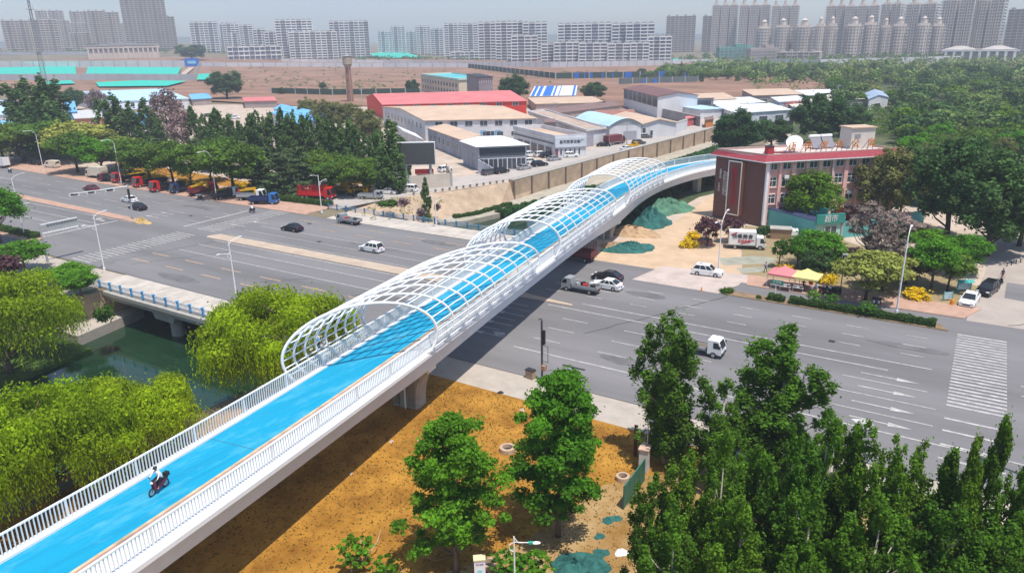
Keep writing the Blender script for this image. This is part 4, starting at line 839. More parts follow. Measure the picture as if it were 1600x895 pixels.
# ------------------------------------------------------------ distant apartment blocks
AW = M('apartment_white', (.80, .79, .77), .8, .06, .02); AG = M('apartment_glass', (.16, .17, .22), .35, .25, .05); AB = M('apartment_beige', (.60, .51, .44), .85, .1, .02); AT = M('tower_taupe', (.62, .55, .50), .85, .1, .02)
AR = M('apartment_brown', (.38, .31, .28), .85, .1, .02); AG2 = M('tower_glass', (.20, .19, .20), .4, .2, .05); ROOFG = M('roof_grey', (.30, .29, .29), .8, .1, .1)
def block(xl, xr, yb, yt, style, label, group=None, depth=15, floors=None, name='apartment_block', cat='apartment block', z=0):
    a, b = G(xl, yb), G(xr, yb); 
    if abs((a-CP).length-(b-CP).length) > .25*(b-a).length:      # keep the front square to the line of sight
        c = (a+b)/2; dr = Vector((c.y, -c.x)).normalized(); hw = (G(xr, yb)-G(xl, yb)).length/2; hw = (xr-xl)/2*(c-CP).length/FPX*.98; a, b = Vector((c.x-dr.x*hw, c.y-dr.y*hw, c.z)), Vector((c.x+dr.x*hw, c.y+dr.y*hw, c.z))
    W_ = (b-a).length; H = HT((a+b)/2, yt); t = thing(name, label, cat, a-Vector((0, 0, .5)), math.atan2(b.y-a.y, b.x-a.x), group); fl = floors or max(3, round(H/3.6)); fh = H/fl
    nb = max(2, round(W_/(7.5 if style != 'slab' else 6.5))); bw = W_/nb
    body, glass, trim = {'white': (AW, AG, AW), 'slab': (AB, AG2, AB), 'crown': (AT, AG2, AB), 'tower': (AR, AG2, AB), 'school': (AW, AG, AW)}[style]
    r = random.Random(int(xl*7+yb)); mb = MB()
    if style == 'crown':
        nb = max(1, round(W_/17)); bw = W_/nb; mb.box((W_/2, depth*.6, H/2), (W_*.86, depth*.7, H)); sw = MB(); bl_ = MB(); rf = MB()
        rd = depth < 23                                   # the lower front row has rounded fronts
        for i in range(nb):
            cx = (i+.5)*bw; cy = depth*.30; rr = bw*.36
            if rd:
                mb.cyl((cx, cy, H/2), rr, H, 14)
                for k in range(fl): sw.cyl((cx, cy, (k+.55)*fh), rr+.12, fh*.42, 14)
                for j in range(7): a_ = -math.pi+math.pi*(j+.5)/7; bl_.box((cx+(rr+.25)*math.cos(a_), cy+(rr+.25)*math.sin(a_), H/2), (1.0, .7, H), a_+math.pi/2)
            else:
                for sx in (-1, 1):
                    x0 = cx+sx*bw*.22; mb.box((x0, depth*.35, H/2), (bw*.34, depth*.7, H))
                    for k in range(fl): sw.box((x0-bw*.07, -.1, (k+.55)*fh), (bw*.10, .4, fh*.55)); sw.box((x0+bw*.07, -.1, (k+.55)*fh), (bw*.10, .4, fh*.55))
                    for q_ in (-.17, 0, .17): bl_.box((x0+bw*q_, -.3, H/2), (.8, .8, H+.6))
                for k in range(fl): sw.box((cx, depth*.24, (k+.55)*fh), (bw*.1, .5, fh*.6))
            for k in range(fl): sw.box((cx+bw*.46, depth*.24, (k+.55)*fh), (bw*.08, .3, fh*.5))
            lr = bw*.15; rf.box((cx, depth*.4, H+1.2), (bw*.62, depth*.5, 2.4)); rf.cyl((cx, depth*.35, H+4), lr*1.25, 3.6, 10); rf.cyl((cx, depth*.35, H+7), lr*.95, 2.6, 10); rf.cyl((cx, depth*.35, H+9.6), lr*1.15, 2.8, 10, r2=.1)
        mb.build('wall', body, t); rf.build('roof', AB, t); struct(sw.build('window_bands', glass, t), 'stuff'); bl_.build('fins', trim, t)
    else:
        mb.box((W_/2, depth/2, H/2), (W_, depth, H)); mb.build('wall', body, t); mb = MB()
        for i in range(nb):
            if i % 2 == 0 or style == 'white': mb.box(((i+.5)*bw, depth*.45, H+1.2), (bw*.55, depth*.4, 2.4))
        if style == 'white': mb.box((W_/2, -.15, H+.5), (W_+.4, .5, 1.2))
        mb.build('roof', ROOFG, t)
        for i in range(nb):
            mb = MB(); mb.box(((i+.5)*bw, -.12, H/2), (bw*(.9 if i % 3 == 1 else .74), .3, H-.6))
            mb.build('window_strip', glass, t)
        mb = MB()
        for i in range(nb+1): mb.box((i*bw, -.6, H/2), (.5, 1.4, H))
        for k in range(1, fl+1):
            for i in range(nb):
                mb.box(((i+.5)*bw, -.55, k*fh-.2), (bw*.94, 1.3, .5 if i % 3 == 1 else (1.25 if style != 'tower' else .8)))
        mb.build('balconies', trim, t)
    mb = MB(); n3 = max(1, round(depth/5))
    for k in range(fl):
        for sx in (0, W_):
            for j in range(n3): mb.box((sx, (j+.5)*depth/n3, (k+.55)*fh), (.3, depth/n3*.45, fh*.5))
    mb.build('side_windows', glass, t); return t
def row(items, style, fmt, grp, **k):
    items = sorted(items)
    for i, (xl, xr, yb, yt) in enumerate(items): block(xl, xr, yb, yt, style, fmt.format(nth(i)), grp, **k)
row([(20, 64, 80, 32), (62, 92, 79, 31), (90, 114, 77, 32), (112, 161, 76, 36), (161, 201, 74, 37)], 'slab', '{} beige slab block from the left in the hazy left cluster', 'beige blocks of the left cluster')
row([(66, 84, 76, 17), (86, 108, 76, 17), (124, 148, 76, 18), (150, 172, 76, 17), (174, 192, 76, 19)], 'slab', '{} paler block from the left rising behind the left cluster', 'pale blocks behind the left cluster')
block(121, 162, 80, 51, 'slab', 'low beige block in front of the left cluster', depth=14)
block(207, 262, 75, -22, 'tower', 'tallest brown tower cut by the top edge near the left', depth=26, name='tower_block', cat='tower'); block(256, 277, 77, 26, 'tower', 'brown tower stump right behind the tallest brown tower', depth=22, name='tower_block', cat='tower')
row([(302, 345, 83, 36), (352, 378, 82, 38), (378, 398, 82, 40), (400, 418, 88, 46), (418, 437, 90, 50), (438, 490, 92, 32), (520, 577, 91, 34), (358, 372, 82, 52)], 'white', '{} white block from the left in the left white estate', 'white blocks of the left estate')
block(457, 526, 93, 50, 'white', 'lower white block standing in front of the left white estate', depth=14)
row([(592, 614, 84, 50), (612, 634, 84, 42), (636, 652, 85, 50), (652, 674, 86, 42), (674, 694, 87, 46), (696, 724, 90, 38), (724, 748, 91, 38)], 'white', '{} white block from the left in the hazy middle estate', 'white blocks of the middle estate')
row([(749, 776, 98, 36), (776, 818, 99, 35), (818, 855, 99, 36), (872, 912, 99, 38), (914, 954, 99, 37), (955, 978, 99, 38), (978, 1020, 99, 37)], 'white', '{} white block from the left in the rear row of the main estate', 'white blocks, rear row of the main estate')
row([(800, 840, 101, 56), (846, 866, 102, 69), (866, 904, 102, 66), (905, 948, 102, 67), (950, 984, 102, 68), (985, 1013, 102, 67), (1012, 1047, 101, 57)], 'white', '{} white block from the left in the front row of the main estate', 'white blocks, front row of the main estate')
row([(1041, 1083, 82, 25), (1096, 1111, 81, 25)], 'tower', '{} of the two flat-topped grey towers right of the white estate', 'flat-topped grey towers')
row([(1110, 1147, 82, 8), (1152, 1196, 82, 8), (1202, 1240, 82, 9), (1285, 1312, 84, 9), (1317, 1361, 84, 9), (1367, 1399, 84, 6), (1404, 1454, 85, 6), (1458, 1512, 86, 0), (1506, 1558, 85, 0)], 'crown', '{} tall lantern-topped tower from the left in the rear row', 'tall lantern-topped towers, rear row', name='tower_block', cat='tower', depth=24)
row([(1178, 1202, 91, 44), (1203, 1230, 91, 42), (1234, 1265, 91, 42), (1266, 1302, 93, 40), (1312, 1342, 92, 40), (1340, 1365, 91, 38), (1367, 1385, 90, 42), (1384, 1412, 89, 40), (1422, 1448, 89, 39), (1446, 1470, 88, 40)], 'crown', '{} lantern-topped tower from the left in the lower front row', 'lower lantern-topped towers, front row', name='tower_block', cat='tower', depth=22)
block(1565, 1612, 82, 14, 'tower', 'beige tower standing apart at the right edge', depth=24, name='tower_block', cat='tower')
block(357, 441, 94, 74, 'school', 'white three storey school below the left white estate', depth=18, floors=3, name='school_building', cat='building')
block(1212, 1280, 95, 81, 'slab', 'long brownish three storey building below the lantern towers', depth=18, floors=3, name='office_building', cat='building')
block(705, 748, 94, 81, 'school', 'white podium building with dark windows in the middle estate', depth=14, floors=3, name='podium_building', cat='building')
block(102, 140, 80, 74, 'slab', 'low beige building below the hazy left cluster', depth=12, floors=2, name='low_building', cat='building')
def hall(xl, xr, yb, yt, label, col, roofc, cols, gables=0):
    a, b = G(xl, yb), G(xr, yb); c = (a+b)/2; dr = Vector((c.y, -c.x)).normalized(); W_ = (xr-xl)*(c-CP).length/FPX; a = c-Vector((dr.x, dr.y, 0))*W_/2; H = HT(c, yt)
    t = thing('hall', label, 'building', a, math.atan2(dr.y, dr.x)); MB().box((W_/2, 12, H*.45), (W_*.94, 22, H*.9)).build('wall', col, t)
    mb = MB(); 
    for i in range(cols): mb.box(((i+.5)*W_/cols, 0, H*.36), (W_/cols*.32, 2, H*.72))
    mb.box((W_/2, .3, H*.77), (W_, 3, H*.10)); mb.build('colonnade', AW if gables else AB, t)
    mb = MB()
    if gables:
        for g_ in range(gables):
            x0, x1 = W_*g_/gables, W_*(g_+.92)/gables; mb.add([(x0, -1, H*.85), (x1, -1, H*.85), (x1, 25, H*.85), (x0, 25, H*.85), ((x0+x1)/2-4, 8, H*1.15), ((x0+x1)/2+4, 8, H*1.15)], [(0, 1, 5, 4), (1, 2, 5), (2, 3, 4, 5), (3, 0, 4), (3, 2, 1, 0)])
    else: mb.box((W_/2, 12, H*.92), (W_*1.02, 26, H*.1)); mb.box((W_/2, 14, H*1.02), (W_*.4, 10, H*.1))
    mb.build('roof', roofc, t)
    mb = MB(); 
    for i in range(cols): mb.box(((i+.5)*W_/cols+W_/cols*.5, 1.0-.35, H*.62), (W_/cols*.35, .6, H*.12))
    mb.build('window_strip', AG2, t)
hall(151, 240, 92, 69, 'grey stone hall with a long colonnade below the brown tower', AB, ROOFG, 15); hall(1487, 1572, 95, 75, 'wide hall with two pale pitched roofs below the lantern towers', M('hall_grey', (.30, .27, .26), .85, .1, .1), M('pale_roof', (.44, .40, .37), .8, .1, .1), 9, gables=2)
# ------------------------------------------------------------ site fences
def fence(name, label, P, h, mat, post=4.0, px=True, panels=None, cat='fence'):
    pts = [G(*p) if px else Vector((p[0], p[1], terr(*p))) for p in P]; t = thing(name, label, cat, (0, 0, 0)); mb = MB(); mp = MB()
    for a, b in zip(pts, pts[1:]):
        mb.bar(a+Vector((0, 0, h/2)), b+Vector((0, 0, h/2)), .12, h); L = (b-a).length; n = max(1, int(L/post))
        for i in range(n+1): q = a+(b-a)*(i/n); mp.box((q.x, q.y, q.z+h/2+.1), (post*.07, post*.07, h+.2), math.atan2(b.y-a.y, b.x-a.x))
    mb.build('panels', mat, t); mp.build('posts', GREY, t)
    if panels:
        pm = MB()
        for a, b, fr in panels:
            A, B2 = G(*a), G(*b); d = (B2-A).normalized(); off = Vector((d.y, -d.x, 0))*.15; A += off; B2 += off; pm.bar(A+Vector((0, 0, h*fr/2)), B2+Vector((0, 0, h*fr/2)), .14, h*fr)
        pm.build('blue_boards', M('hoarding_blue', (.02, .14, .55), .6, .1, .1), t)
    return t
FG = M('fence_grey', (.42, .43, .46), .7, .12, .05); FL_ = M('fence_pale', (.58, .58, .60), .7, .12, .05); FD = M('fence_dark_green', (.035, .065, .045), .8, .2, .05)
fence('site_fence', 'long grey panel fence crossing in front of the turquoise netting', [(-60, 127), (0, 126.5), (150, 126), (304, 127)], 6, FG, 12)
fence('site_fence', 'grey fence climbing beside the gravel ramp', [(304, 127), (312, 104)], 5, FG, 10)
fence('site_fence', 'pale panel fence behind the turquoise netting', [(-60, 107), (0, 107), (290, 106)], 8, FL_, 14)
fence('site_fence', 'upper grey fence along the left edge of the fields', [(-60, 85.5), (0, 86), (145, 86)], 5, FG, 14)
fence('site_fence', 'pale fence running from the ramp past the water tower to the estate', [(315, 105), (450, 105), (600, 106), (735, 106)], 5, FL_, 14)
fence('site_fence', 'second pale fence just above the long one at the middle estate', [(440, 97), (600, 99), (740, 101)], 4, FL_, 12)
fence('site_fence', 'pale fence at the foot of the main white estate', [(735, 105), (860, 106), (1050, 103), (1120, 101)], 6, FL_, 9)
fence('site_fence', 'pale fence at the foot of the lantern towers', [(1180, 101), (1280, 103), (1400, 100), (1500, 97)], 6, FL_, 10)
fence('site_fence', 'dark green site fence with blue boards across the middle of the fields', [(732, 107), (868, 124), (1000, 122), (1090, 121), (1140, 121)], 5, FD, 12, panels=[((886, 123.6), (905, 123.5), 1), ((912, 123.5), (915, 123.5), 1), ((922, 123.4), (926, 123.4), 1), ((940, 123.2), (943, 123.2), .9), ((956, 123), (959, 123), .9), ((976, 122.8), (987, 122.7), 1), ((1030, 121.9), (1046, 121.7), 1), ((1068, 121.5), (1076, 121.3), 1)])
fence('site_fence', 'dark fence ending at the green park', [(1085, 113), (1140, 118), (1240, 121)], 4, FD, 12)
fence('site_fence', 'grey green site fence above the framed shed', [(966, 133), (1010, 131), (1090, 129)], 4.5, M('fence_greygreen', (.12, .14, .14), .8, .2, .1), 8, panels=[((1000, 131.4), (1008, 131.1), .7), ((1020, 130.8), (1027, 130.6), .7)])
fence('site_fence', 'low dark green fence on both sides of the water tower', [(425, 147), (520, 149.5), (657, 148)], 4, FD, 9)
fence('boundary_wall', 'cream boundary wall bending into the yard below the billboard', [(641, 297), (706, 292)], 3.4, M('cream_render', (.58, .50, .42), .85, .1, .5), 6, cat='wall')
fence('boundary_wall', 'return of the cream wall towards the access road', [(706, 292), (699, 277)], 3.4, M('cream_render', (.58, .50, .42)), 6, cat='wall')
def poster(x, y0, y1, label, w_, h0, h1, col):
    b = G(x, y0); t = thing('hoarding', label, 'hoarding', b, R(32.5)); MB().box((0, 0, (h0+h1)/2), (w_, .5, h1-h0)).build('panel', col, t); mb = MB(); mb.box((-w_*.3, .5, h1/2), (.5, .5, h1)); mb.box((w_*.3, .5, h1/2), (.5, .5, h1)); mb.build('posts', GREY, t)
    MB().box((0, -.3, (h0+h1)/2), (w_*.6, .1, (h1-h0)*.35)).build('pale_band', M('band_cyan', (.25, .55, .75), .6, .1, .1), t)
poster(301, 107, 98, 'blue hoarding at the top of the gravel ramp', 16, 2, 11, M('hoarding_blue', (.02, .14, .55)))
for i, (x0, x1, y0, y1) in enumerate(((1322, 1368, 80, 94), (1130, 1160, 79, 93))):
    pass
def scaffold_block(x, yb, w_, h, label, col):
    b = G(x, yb); t = thing('site_building', label, 'building', b, R(32)); mb = MB(); mb.box((0, 0, h/2), (w_, 20, h)); mb.box((w_*.2, 0, h*1.1), (w_*.3, 14, h*.3)); mb.build('wall', col, t); m2 = MB()
    for i in range(8): m2.box((-w_/2+w_*i/7, -10.2, h/2), (.5, .5, h))
    for k in range(1, 4): m2.box((0, -10.2, h*k/4), (w_, .5, .4))
    m2.build('scaffold', GREY, t)
scaffold_block(1144, 93, 38, 15, 'building shell wrapped in green net below the first tower', M('wrap_green', (.10, .28, .24), .8, .2, .05)); scaffold_block(1162, 92, 26, 13, 'second green wrapped shell beside the first', M('wrap_green2', (.12, .34, .26), .8, .2, .05)); scaffold_block(1190, 94, 34, 14, 'grey building shell right of the green wrapped shells', AR)
sheet('site_net', [(1045, 99), (1052, 94), (1062, 94), (1068, 99)], NETC, px=True, z=.8, label='small turquoise net heap right of the main white estate', cat='netting')
# water tower, mast, poles
def water_tower():
    b = G(548, 160); t = thing('water_tower', 'old brick water tower with a wider concrete tank on top', 'water tower', b); H = HT(b, 88); sh = H*.78
    MB().tube([(0, 0, 0), (0, 0, sh)], [1.9, 1.45], 20).build('shaft', M('tower_brick', (.30, .16, .11), .9, .15, .8), t)
    MB().tube([(0, 0, sh-.6), (0, 0, sh+1.2), (0, 0, H-.3), (0, 0, H)], [1.5, 2.6, 2.6, 2.2], 20).build('tank', M('tank_concrete', (.36, .31, .24), .9, .15, .8), t)
    MB().tube([(0, 0, H), (0, 0, H+.8)], [2.9, .4], 20).build('roof', ROOFG, t); MB().tube([(1.9, -1.2, 0), (1.7, -1.1, sh)], .12, 5).build('pipe', GREY, t)
    for z in (sh*.3, sh*.62, sh*.85): MB().box((.75, -1.45, z), (.5, .3, .8), R(25)).build('window', DARK, t)
water_tower()
def mast():
    b = G(76, 150); H = HT(b, -12); t = thing('lattice_mast', 'tall lattice telecom mast at the left rising out of the top edge', 'mast', b); mb = MB()
    for k in range(3):
        a = 2*math.pi*k/3; mb.tube([(2.2*math.cos(a), 2.2*math.sin(a), 0), (.6*math.cos(a), .6*math.sin(a), H)], .22, 5)
    mb.build('legs', M('mast_grey', (.25, .25, .26), .6, .1, .5), t); mb = MB(); n = 26
    for i in range(n):
        z0, z1 = H*i/n, H*(i+1)/n; r0 = 2.2-1.6*i/n; r1 = 2.2-1.6*(i+1)/n
        for k in range(3):
            a, c = 2*math.pi*k/3, 2*math.pi*(k+1)/3; mb.tube([(r0*math.cos(a), r0*math.sin(a), z0), (r1*math.cos(c), r1*math.sin(c), z1)], .11, 4); mb.tube([(r1*math.cos(a), r1*math.sin(a), z1), (r1*math.cos(c), r1*math.sin(c), z1)], .11, 4)
    mb.build('bracing', M('mast_grey', (.25, .25, .26)), t)
    for z in (H*.95, H*.84):
        mb = MB(); mb.cyl((0, 0, z), 2.6, .3, 14); mb.build('platform', M('mast_grey', (.25, .25, .26)), t)
        for k in range(6): a = k*1.047; MB().box((2.6*math.cos(a), 2.6*math.sin(a), z+1.1), (.5, .5, 2.4)).build('antenna', WHITE, t)
mast()
def pole(px, yb, yt, label, r=.18, arms=1):
    b = G(px, yb); H = HT(b, yt); t = thing('utility_pole', label, 'utility pole', b, R(30)); MB().tube([(0, 0, 0), (0, 0, H)], [r, r*.7], 7).build('post', GREY, t)
    for k in range(arms): MB().box((0, 0, H*(.97-.07*k)), (2.4, .15, .15)).build('crossarm', GREY, t)
for a in ((141, 172, 143, 'leaning grey pole in the shed yard, left of its twin'), (146, 172, 148, 'leaning grey pole in the shed yard, right of its twin'), (1202, 122, 82, 'tall pale pole standing at the start of the park'), (1307, 164, 133, 'pale pole beside the low shops at right'), (868, 185, 160, 'thin pole above the brown yard wall'), (979, 228, 190, 'thin white pole on the access road by the white cars'), (1139, 110, 88, 'thin pole on the fields left of the park'), (548+18, 165, 140, 'short pole right of the water tower')): pole(*a)
# ------------------------------------------------------------ workshops, sheds and houses beyond the river
FW_ = M('factory_white', (.62, .62, .64), .85, .12, .25, stretch=(1, 1, .3)); FGW = M('factory_grey_wall', (.33, .35, .41), .9, .2, .35, stretch=(1, 1, .25)); WGL = M('window_dark', (.06, .07, .09), .25, .2, .4, spec=.5)
RBEI = M('roof_beige', (.52, .38, .28), .85, .12, .15); RRED = M('roof_faded_red', (.55, .17, .17), .75, .12, .12); RWHT = M('roof_white_metal', (.66, .68, .70), .6, .06, .2); RBLU = M('roof_pale_blue', (.42, .60, .74), .6, .08, .15); RSKY = M('roof_sky_blue', (.16, .42, .72), .6, .08, .15)
WRED = M('wall_bright_red', (.60, .045, .03), .7, .08, .3); BRN = M('roof_dull_brown', (.20, .13, .12), .9, .15, .2); BRICKO = M('orange_brick', (.42, .17, .09), .9, .15, 1); GRY = M('grey_render', (.28, .27, .28), .9, .15, .3); CREAM = M('cream_wall', (.68, .58, .44), .85, .06, .4); TAUP = M('taupe_wall', (.36, .29, .27), .9, .14, .3)
def q4(A, B_, C): return [A, B_, B_+(C-A), C]
def bld(name, label, A, B_, C, h, wall, roof, style='flat', ridge=2.0, cat='building', par=.0, over=.5, zoff=0, rects=(), rects2=(), rt=.25, wallx=None):
    """A,B: ends of the front eave, C: far end of the side eave (as seen, at height h). rects: windows on A-B face (u0,u1,z0,z1); rects2 on the A-C face"""
    A, B_, C = (G(*p, h) if not isinstance(p, Vector) else p for p in (A, B_, C)); A.z = B_.z = C.z = 0; P = q4(A, B_, C)
    e1 = (B_-A); e2 = (C-A); ang = math.atan2(e1.y, e1.x); t = thing(name, label, cat, A, ang); ca, sa = math.cos(-ang), math.sin(-ang)
    loc = [Vector(((p-A).x*ca-(p-A).y*sa, (p-A).x*sa+(p-A).y*ca, 0)) for p in P]; poly = [(p.x, p.y) for p in loc]; ccw = loc[2].y > 0
    if not ccw: poly = poly[::-1]
    W_, Dp = e1.length, e2.length; a, b, c, d = loc; hw = h-.0
    mb = MB(); mb.prism(poly, -.3, hw)
    if style.startswith('gable'):                       # 'gablex': ridge parallel to A-B ; 'gabley': ridge parallel to A-C
        if style == 'gablex': r0, r1 = (a+d)/2, (b+c)/2; g = [(a, d, r0), (b, c, r1)]
        else: r0, r1 = (a+b)/2, (d+c)/2; g = [(a, b, r0), (d, c, r1)]
        for x, y, r_ in g: mb.add([(x.x, x.y, hw-.01), (y.x, y.y, hw-.01), (r_.x, r_.y, hw+ridge-.1)], [(0, 1, 2)])
    mb.build('wall', [wall, ] if wallx is None else [wall], t)
    z = hw+.02; u = (b-a).normalized()*over; v = (d-a).normalized()*over; rb = MB(); E4 = [a-u-v, b+u-v, c+u+v, d-u+v]
    if style == 'flat':
        rb.prism([(p.x, p.y) for p in (E4 if ccw else E4[::-1])], z, z+rt)
        if par:
            E5 = [a, b, c, d]
            pm = MB()
            for p, q in zip(E5, E5[1:]+E5[:1]): pm.bar((p.x, p.y, z+rt+par/2), (q.x, q.y, z+rt+par/2), .3, par)
            pm.build('parapet', wall, t)
    elif style == 'gablex':
        r0, r1 = (E4[0]+E4[3])/2, (E4[1]+E4[2])/2
        for p, q, s0, s1 in ((E4[0], E4[1], r0, r1), (E4[3], E4[2], r0, r1)): rb.add([(p.x, p.y, z), (q.x, q.y, z), (s1.x, s1.y, z+ridge), (s0.x, s0.y, z+ridge)]+[(p.x, p.y, z-rt), (q.x, q.y, z-rt), (s1.x, s1.y, z+ridge-rt), (s0.x, s0.y, z+ridge-rt)], [(0, 1, 2, 3), (7, 6, 5, 4), (0, 1, 5, 4), (1, 2, 6, 5), (0, 3, 7, 4)])
    elif style == 'gabley':
        r0, r1 = (E4[0]+E4[1])/2, (E4[3]+E4[2])/2
        for p, q, s0, s1 in ((E4[0], E4[3], r0, r1), (E4[1], E4[2], r0, r1)): rb.add([(p.x, p.y, z), (q.x, q.y, z), (s1.x, s1.y, z+ridge), (s0.x, s0.y, z+ridge)]+[(p.x, p.y, z-rt), (q.x, q.y, z-rt), (s1.x, s1.y, z+ridge-rt), (s0.x, s0.y, z+ridge-rt)], [(0, 1, 2, 3), (7, 6, 5, 4), (0, 1, 5, 4), (1, 2, 6, 5), (0, 3, 7, 4)])
    elif style == 'hip':
        cc = [(E4[i]*.72+E4[(i+2) % 4]*.28) for i in range(4)]
        rb.add([(p.x, p.y, z) for p in E4]+[(p.x, p.y, z+ridge) for p in cc], [(0, 1, 5, 4), (1, 2, 6, 5), (2, 3, 7, 6), (3, 0, 4, 7), (4, 5, 6, 7), (3, 2, 1, 0)])
    elif style == 'arch':
        n = 14; vs = []
        for i in range(n+1):
            f = i/n; zz = z+ridge*math.sin(math.pi*f)
            for p, q in ((E4[0], E4[1]), (E4[3], E4[2])): w2 = p+(q-p)*f; vs.append((w2.x, w2.y, zz))
        rb.add(vs, [(2*i, 2*i+2, 2*i+3, 2*i+1) for i in range(n)])
        em = MB(); em.add([(vs[2*i][0]*1.0+v.x, vs[2*i][1]+v.y, vs[2*i][2]-.05) for i in range(n+1)], [tuple(range(n+1))]); em.build('arched_gable', GREY, t)
    rb.build('roof', roof, t)
    nz = Vector((0, -1, 0)) if ccw else Vector((0, 1, 0))
    def wins(rc, o, d1, L, nrm):
        for r_ in rc:
            u0, u1, z0, z1 = r_[:4]; mt = r_[4] if len(r_) > 4 else None; c0 = o+d1*(L*(u0+u1)/2)+nrm*.03; rz = math.atan2(d1.y, d1.x); w2 = L*(u1-u0); hh = z1-z0; zc_ = (z0+z1)/2
            f = MB(); f.box((c0.x, c0.y, zc_), (w2+.16, .12, hh+.16), rz); fo = f.build('window' if mt is None else mt[0], M('frame_white', (.7, .7, .7), .6, .05, 1) if mt is None else mt[1], t)
            if mt is None:
                g = MB(); c1 = c0+nrm*.07; nn = max(1, round(w2/1.3)) if w2 < 9 else 1
                for k in range(nn): q = c1+d1*(w2*((k+.5)/nn-.5)); g.box((q.x, q.y, zc_), (w2/nn-.12, .06, hh-.08), rz)
                g.build('pane', WGL, fo)
    wins(rects, a, (b-a).normalized(), W_, nz)
    d2 = (d-a).normalized(); n2 = Vector((d2.y, -d2.x, 0)); n2 = n2 if n2.dot(b-a) < 0 else -n2
    wins(rects2, a, d2, Dp, n2)
    return t
def find0(lab): return next(o for o in COL.objects if o.get('label', '') == lab)
P2 = lambda x, y: (560+x/4.706, 110+y/4.706)
P3 = lambda x, y: (780+x/4.706, 110+y/4.706)
def wr(n, u0, u1, z0, z1, fill=.5): L = (u1-u0)/n; return [(u0+L*(i+.5-fill/2), u0+L*(i+.5+fill/2), z0, z1) for i in range(n)]
BLUED = ('door', M('blue_door', (.12, .38, .62), .6, .08, 1)); GRYD = ('shutter', M('shutter_grey', (.34, .34, .38), .6, .1, 1))
bld('warehouse', 'long faded red roofed shed with bright red right wall behind the white workshops', P2(180, 252), P2(1235, 224), P2(60, 198), 6.5, WRED, RRED, 'gablex', 3.2, cat='shed', rects=wr(8, .06, .98, 4.6, 6.0, .35))
bld('workshop', 'two storey white workshop with beige roof and dark windows', P2(487, 368), P2(1305, 352), P2(178, 268), 7.2, FW_, RBEI, 'gablex', 1.8, rects=wr(7, .06, 1, 5.0, 6.6, .5)+wr(5, .35, 1, 1.4, 2.9, .45)+[(.50, .55, .2, 3.2, BLUED), (.63, .68, .2, 3.2, BLUED), (.555, .625, .2, 3.1)], rects2=wr(11, .04, .96, 3.8, 5.6, .28))
bld('lean_to', 'low grey roofed annex along the side of the workshop', P2(480, 515), P2(420, 470), P2(330, 450), 3.0, FW_, RWHT, 'flat')
bld('workshop', 'white two storey side wing with beige roof and grey stained wall', P2(515, 425), P2(850, 480), P2(505, 418), 6.0, FGW, RBEI, 'flat', over=.1) if 0 else None
bld('workshop_wing', 'grey walled wing with beige flat roof joining the glass showroom', P2(765, 520), P2(900, 482), P2(510, 428), 5.6, FGW, RBEI, 'flat', over=.3, rects2=wr(7, .06, .96, 2.2, 4.2, .3))
bld('showroom', 'glass fronted showroom with pale hipped roof by the access road', P2(878, 562), P2(1236, 548), P2(765, 522), 6.6, FGW, RWHT, 'hip', 1.6, over=.8, rects=[(.02, .98, 3.8, 6.2)]+wr(5, .02, .98, .3, 3.2, .94), rects2=[(.3, .36, 3, 4.6)])
bld('workshop', 'long low workshop with dark lettering over its front by the parked white cars', P3(410, 517), P3(640, 506), P3(105, 442), 5.2, FW_, RBEI, 'flat', par=1.3, over=-.3, rects=wr(5, .12, .85, 1.0, 2.6, .45)+[(.02, .09, .1, 2.6, ('door', M('maroon_door', (.25, .06, .08), .7, .1, 1)))], rects2=[(.02, .98, 3.9, 4.5)]+wr(5, .05, .9, .3, 3.0, .8))
bld('workshop', 'wide low workshop with cluttered beige roof and white end wall', P3(640, 452), P3(785, 432), P3(215, 312), 5.0, FW_, M('roof_dusty', (.40, .31, .25), .9, .2, .3), 'flat', par=.5, rects=[(.02, .35, .2, 3.8, GRYD)])
bld('roof_cabin', 'small brown cabin standing on the cluttered beige roof', P3(345, 388), P3(415, 385), P3(330, 365), 6.6, TAUP, BRN, 'flat', cat='cabin')
bld('warehouse', 'shed with pale blue arched roof and round gable', P3(812, 412), P3(1045, 400), P3(565, 355), 5.0, FW_, RBLU, 'arch', 2.4, cat='shed', rects=[(.45, .85, .2, 3.0, GRYD)])
bld('warehouse', 'shed with beige roof beside the arched roof', P3(1048, 398), P3(1300, 384), P3(815, 340), 4.8, FW_, RBEI, 'gabley', 1.6, cat='shed', rects=[(.25, .33, .1, 2.6), (.02, .12, .1, 3.6)])
bld('wall_block', 'white yard wall continuing along the access road', P3(1300, 395), P3(1385, 368), P3(1298, 385), 3.4, FW_, CONC, 'flat', cat='wall', over=.05)
bld('market_stall', 'small pink roofed kiosk at the end of the white yard wall', P3(1378, 358), P3(1432, 350), P3(1370, 345), 3.0, M('kiosk_red', (.50, .12, .12), .8, .1, 1), RRED, 'flat', cat='kiosk')
bld('market_stall', 'small grey kiosk with orange goods near the dark tree', P3(1520, 370), P3(1575, 362), P3(1512, 352), 2.8, M('kiosk_orange', (.55, .2, .06), .8, .1, 1), BRN, 'flat', cat='kiosk')
bld('shed', 'long dull brown walled yard shed behind the arched roof', P3(345, 330), P3(890, 262), P3(330, 285), 4.0, TAUP, BRN, 'flat', cat='shed')
bld('shed', 'red brown tiled roof strip between the brown shed and arched roof', P3(720, 330), P3(1000, 322), P3(690, 305), 4.4, TAUP, M('roof_red_brown', (.30, .14, .11), .85, .15, .5), 'gablex', 1.2, cat='shed')
bld('house_row', 'low beige house row with dusty flat roof right of the red shed', P3(270, 250), P3(780, 240), P3(215, 205), 4.0, M('pinkish_wall', (.48, .38, .34), .85, .1, .5), RBEI, 'flat', cat='house', rects=wr(3, .1, .95, .6, 2.6, .3))
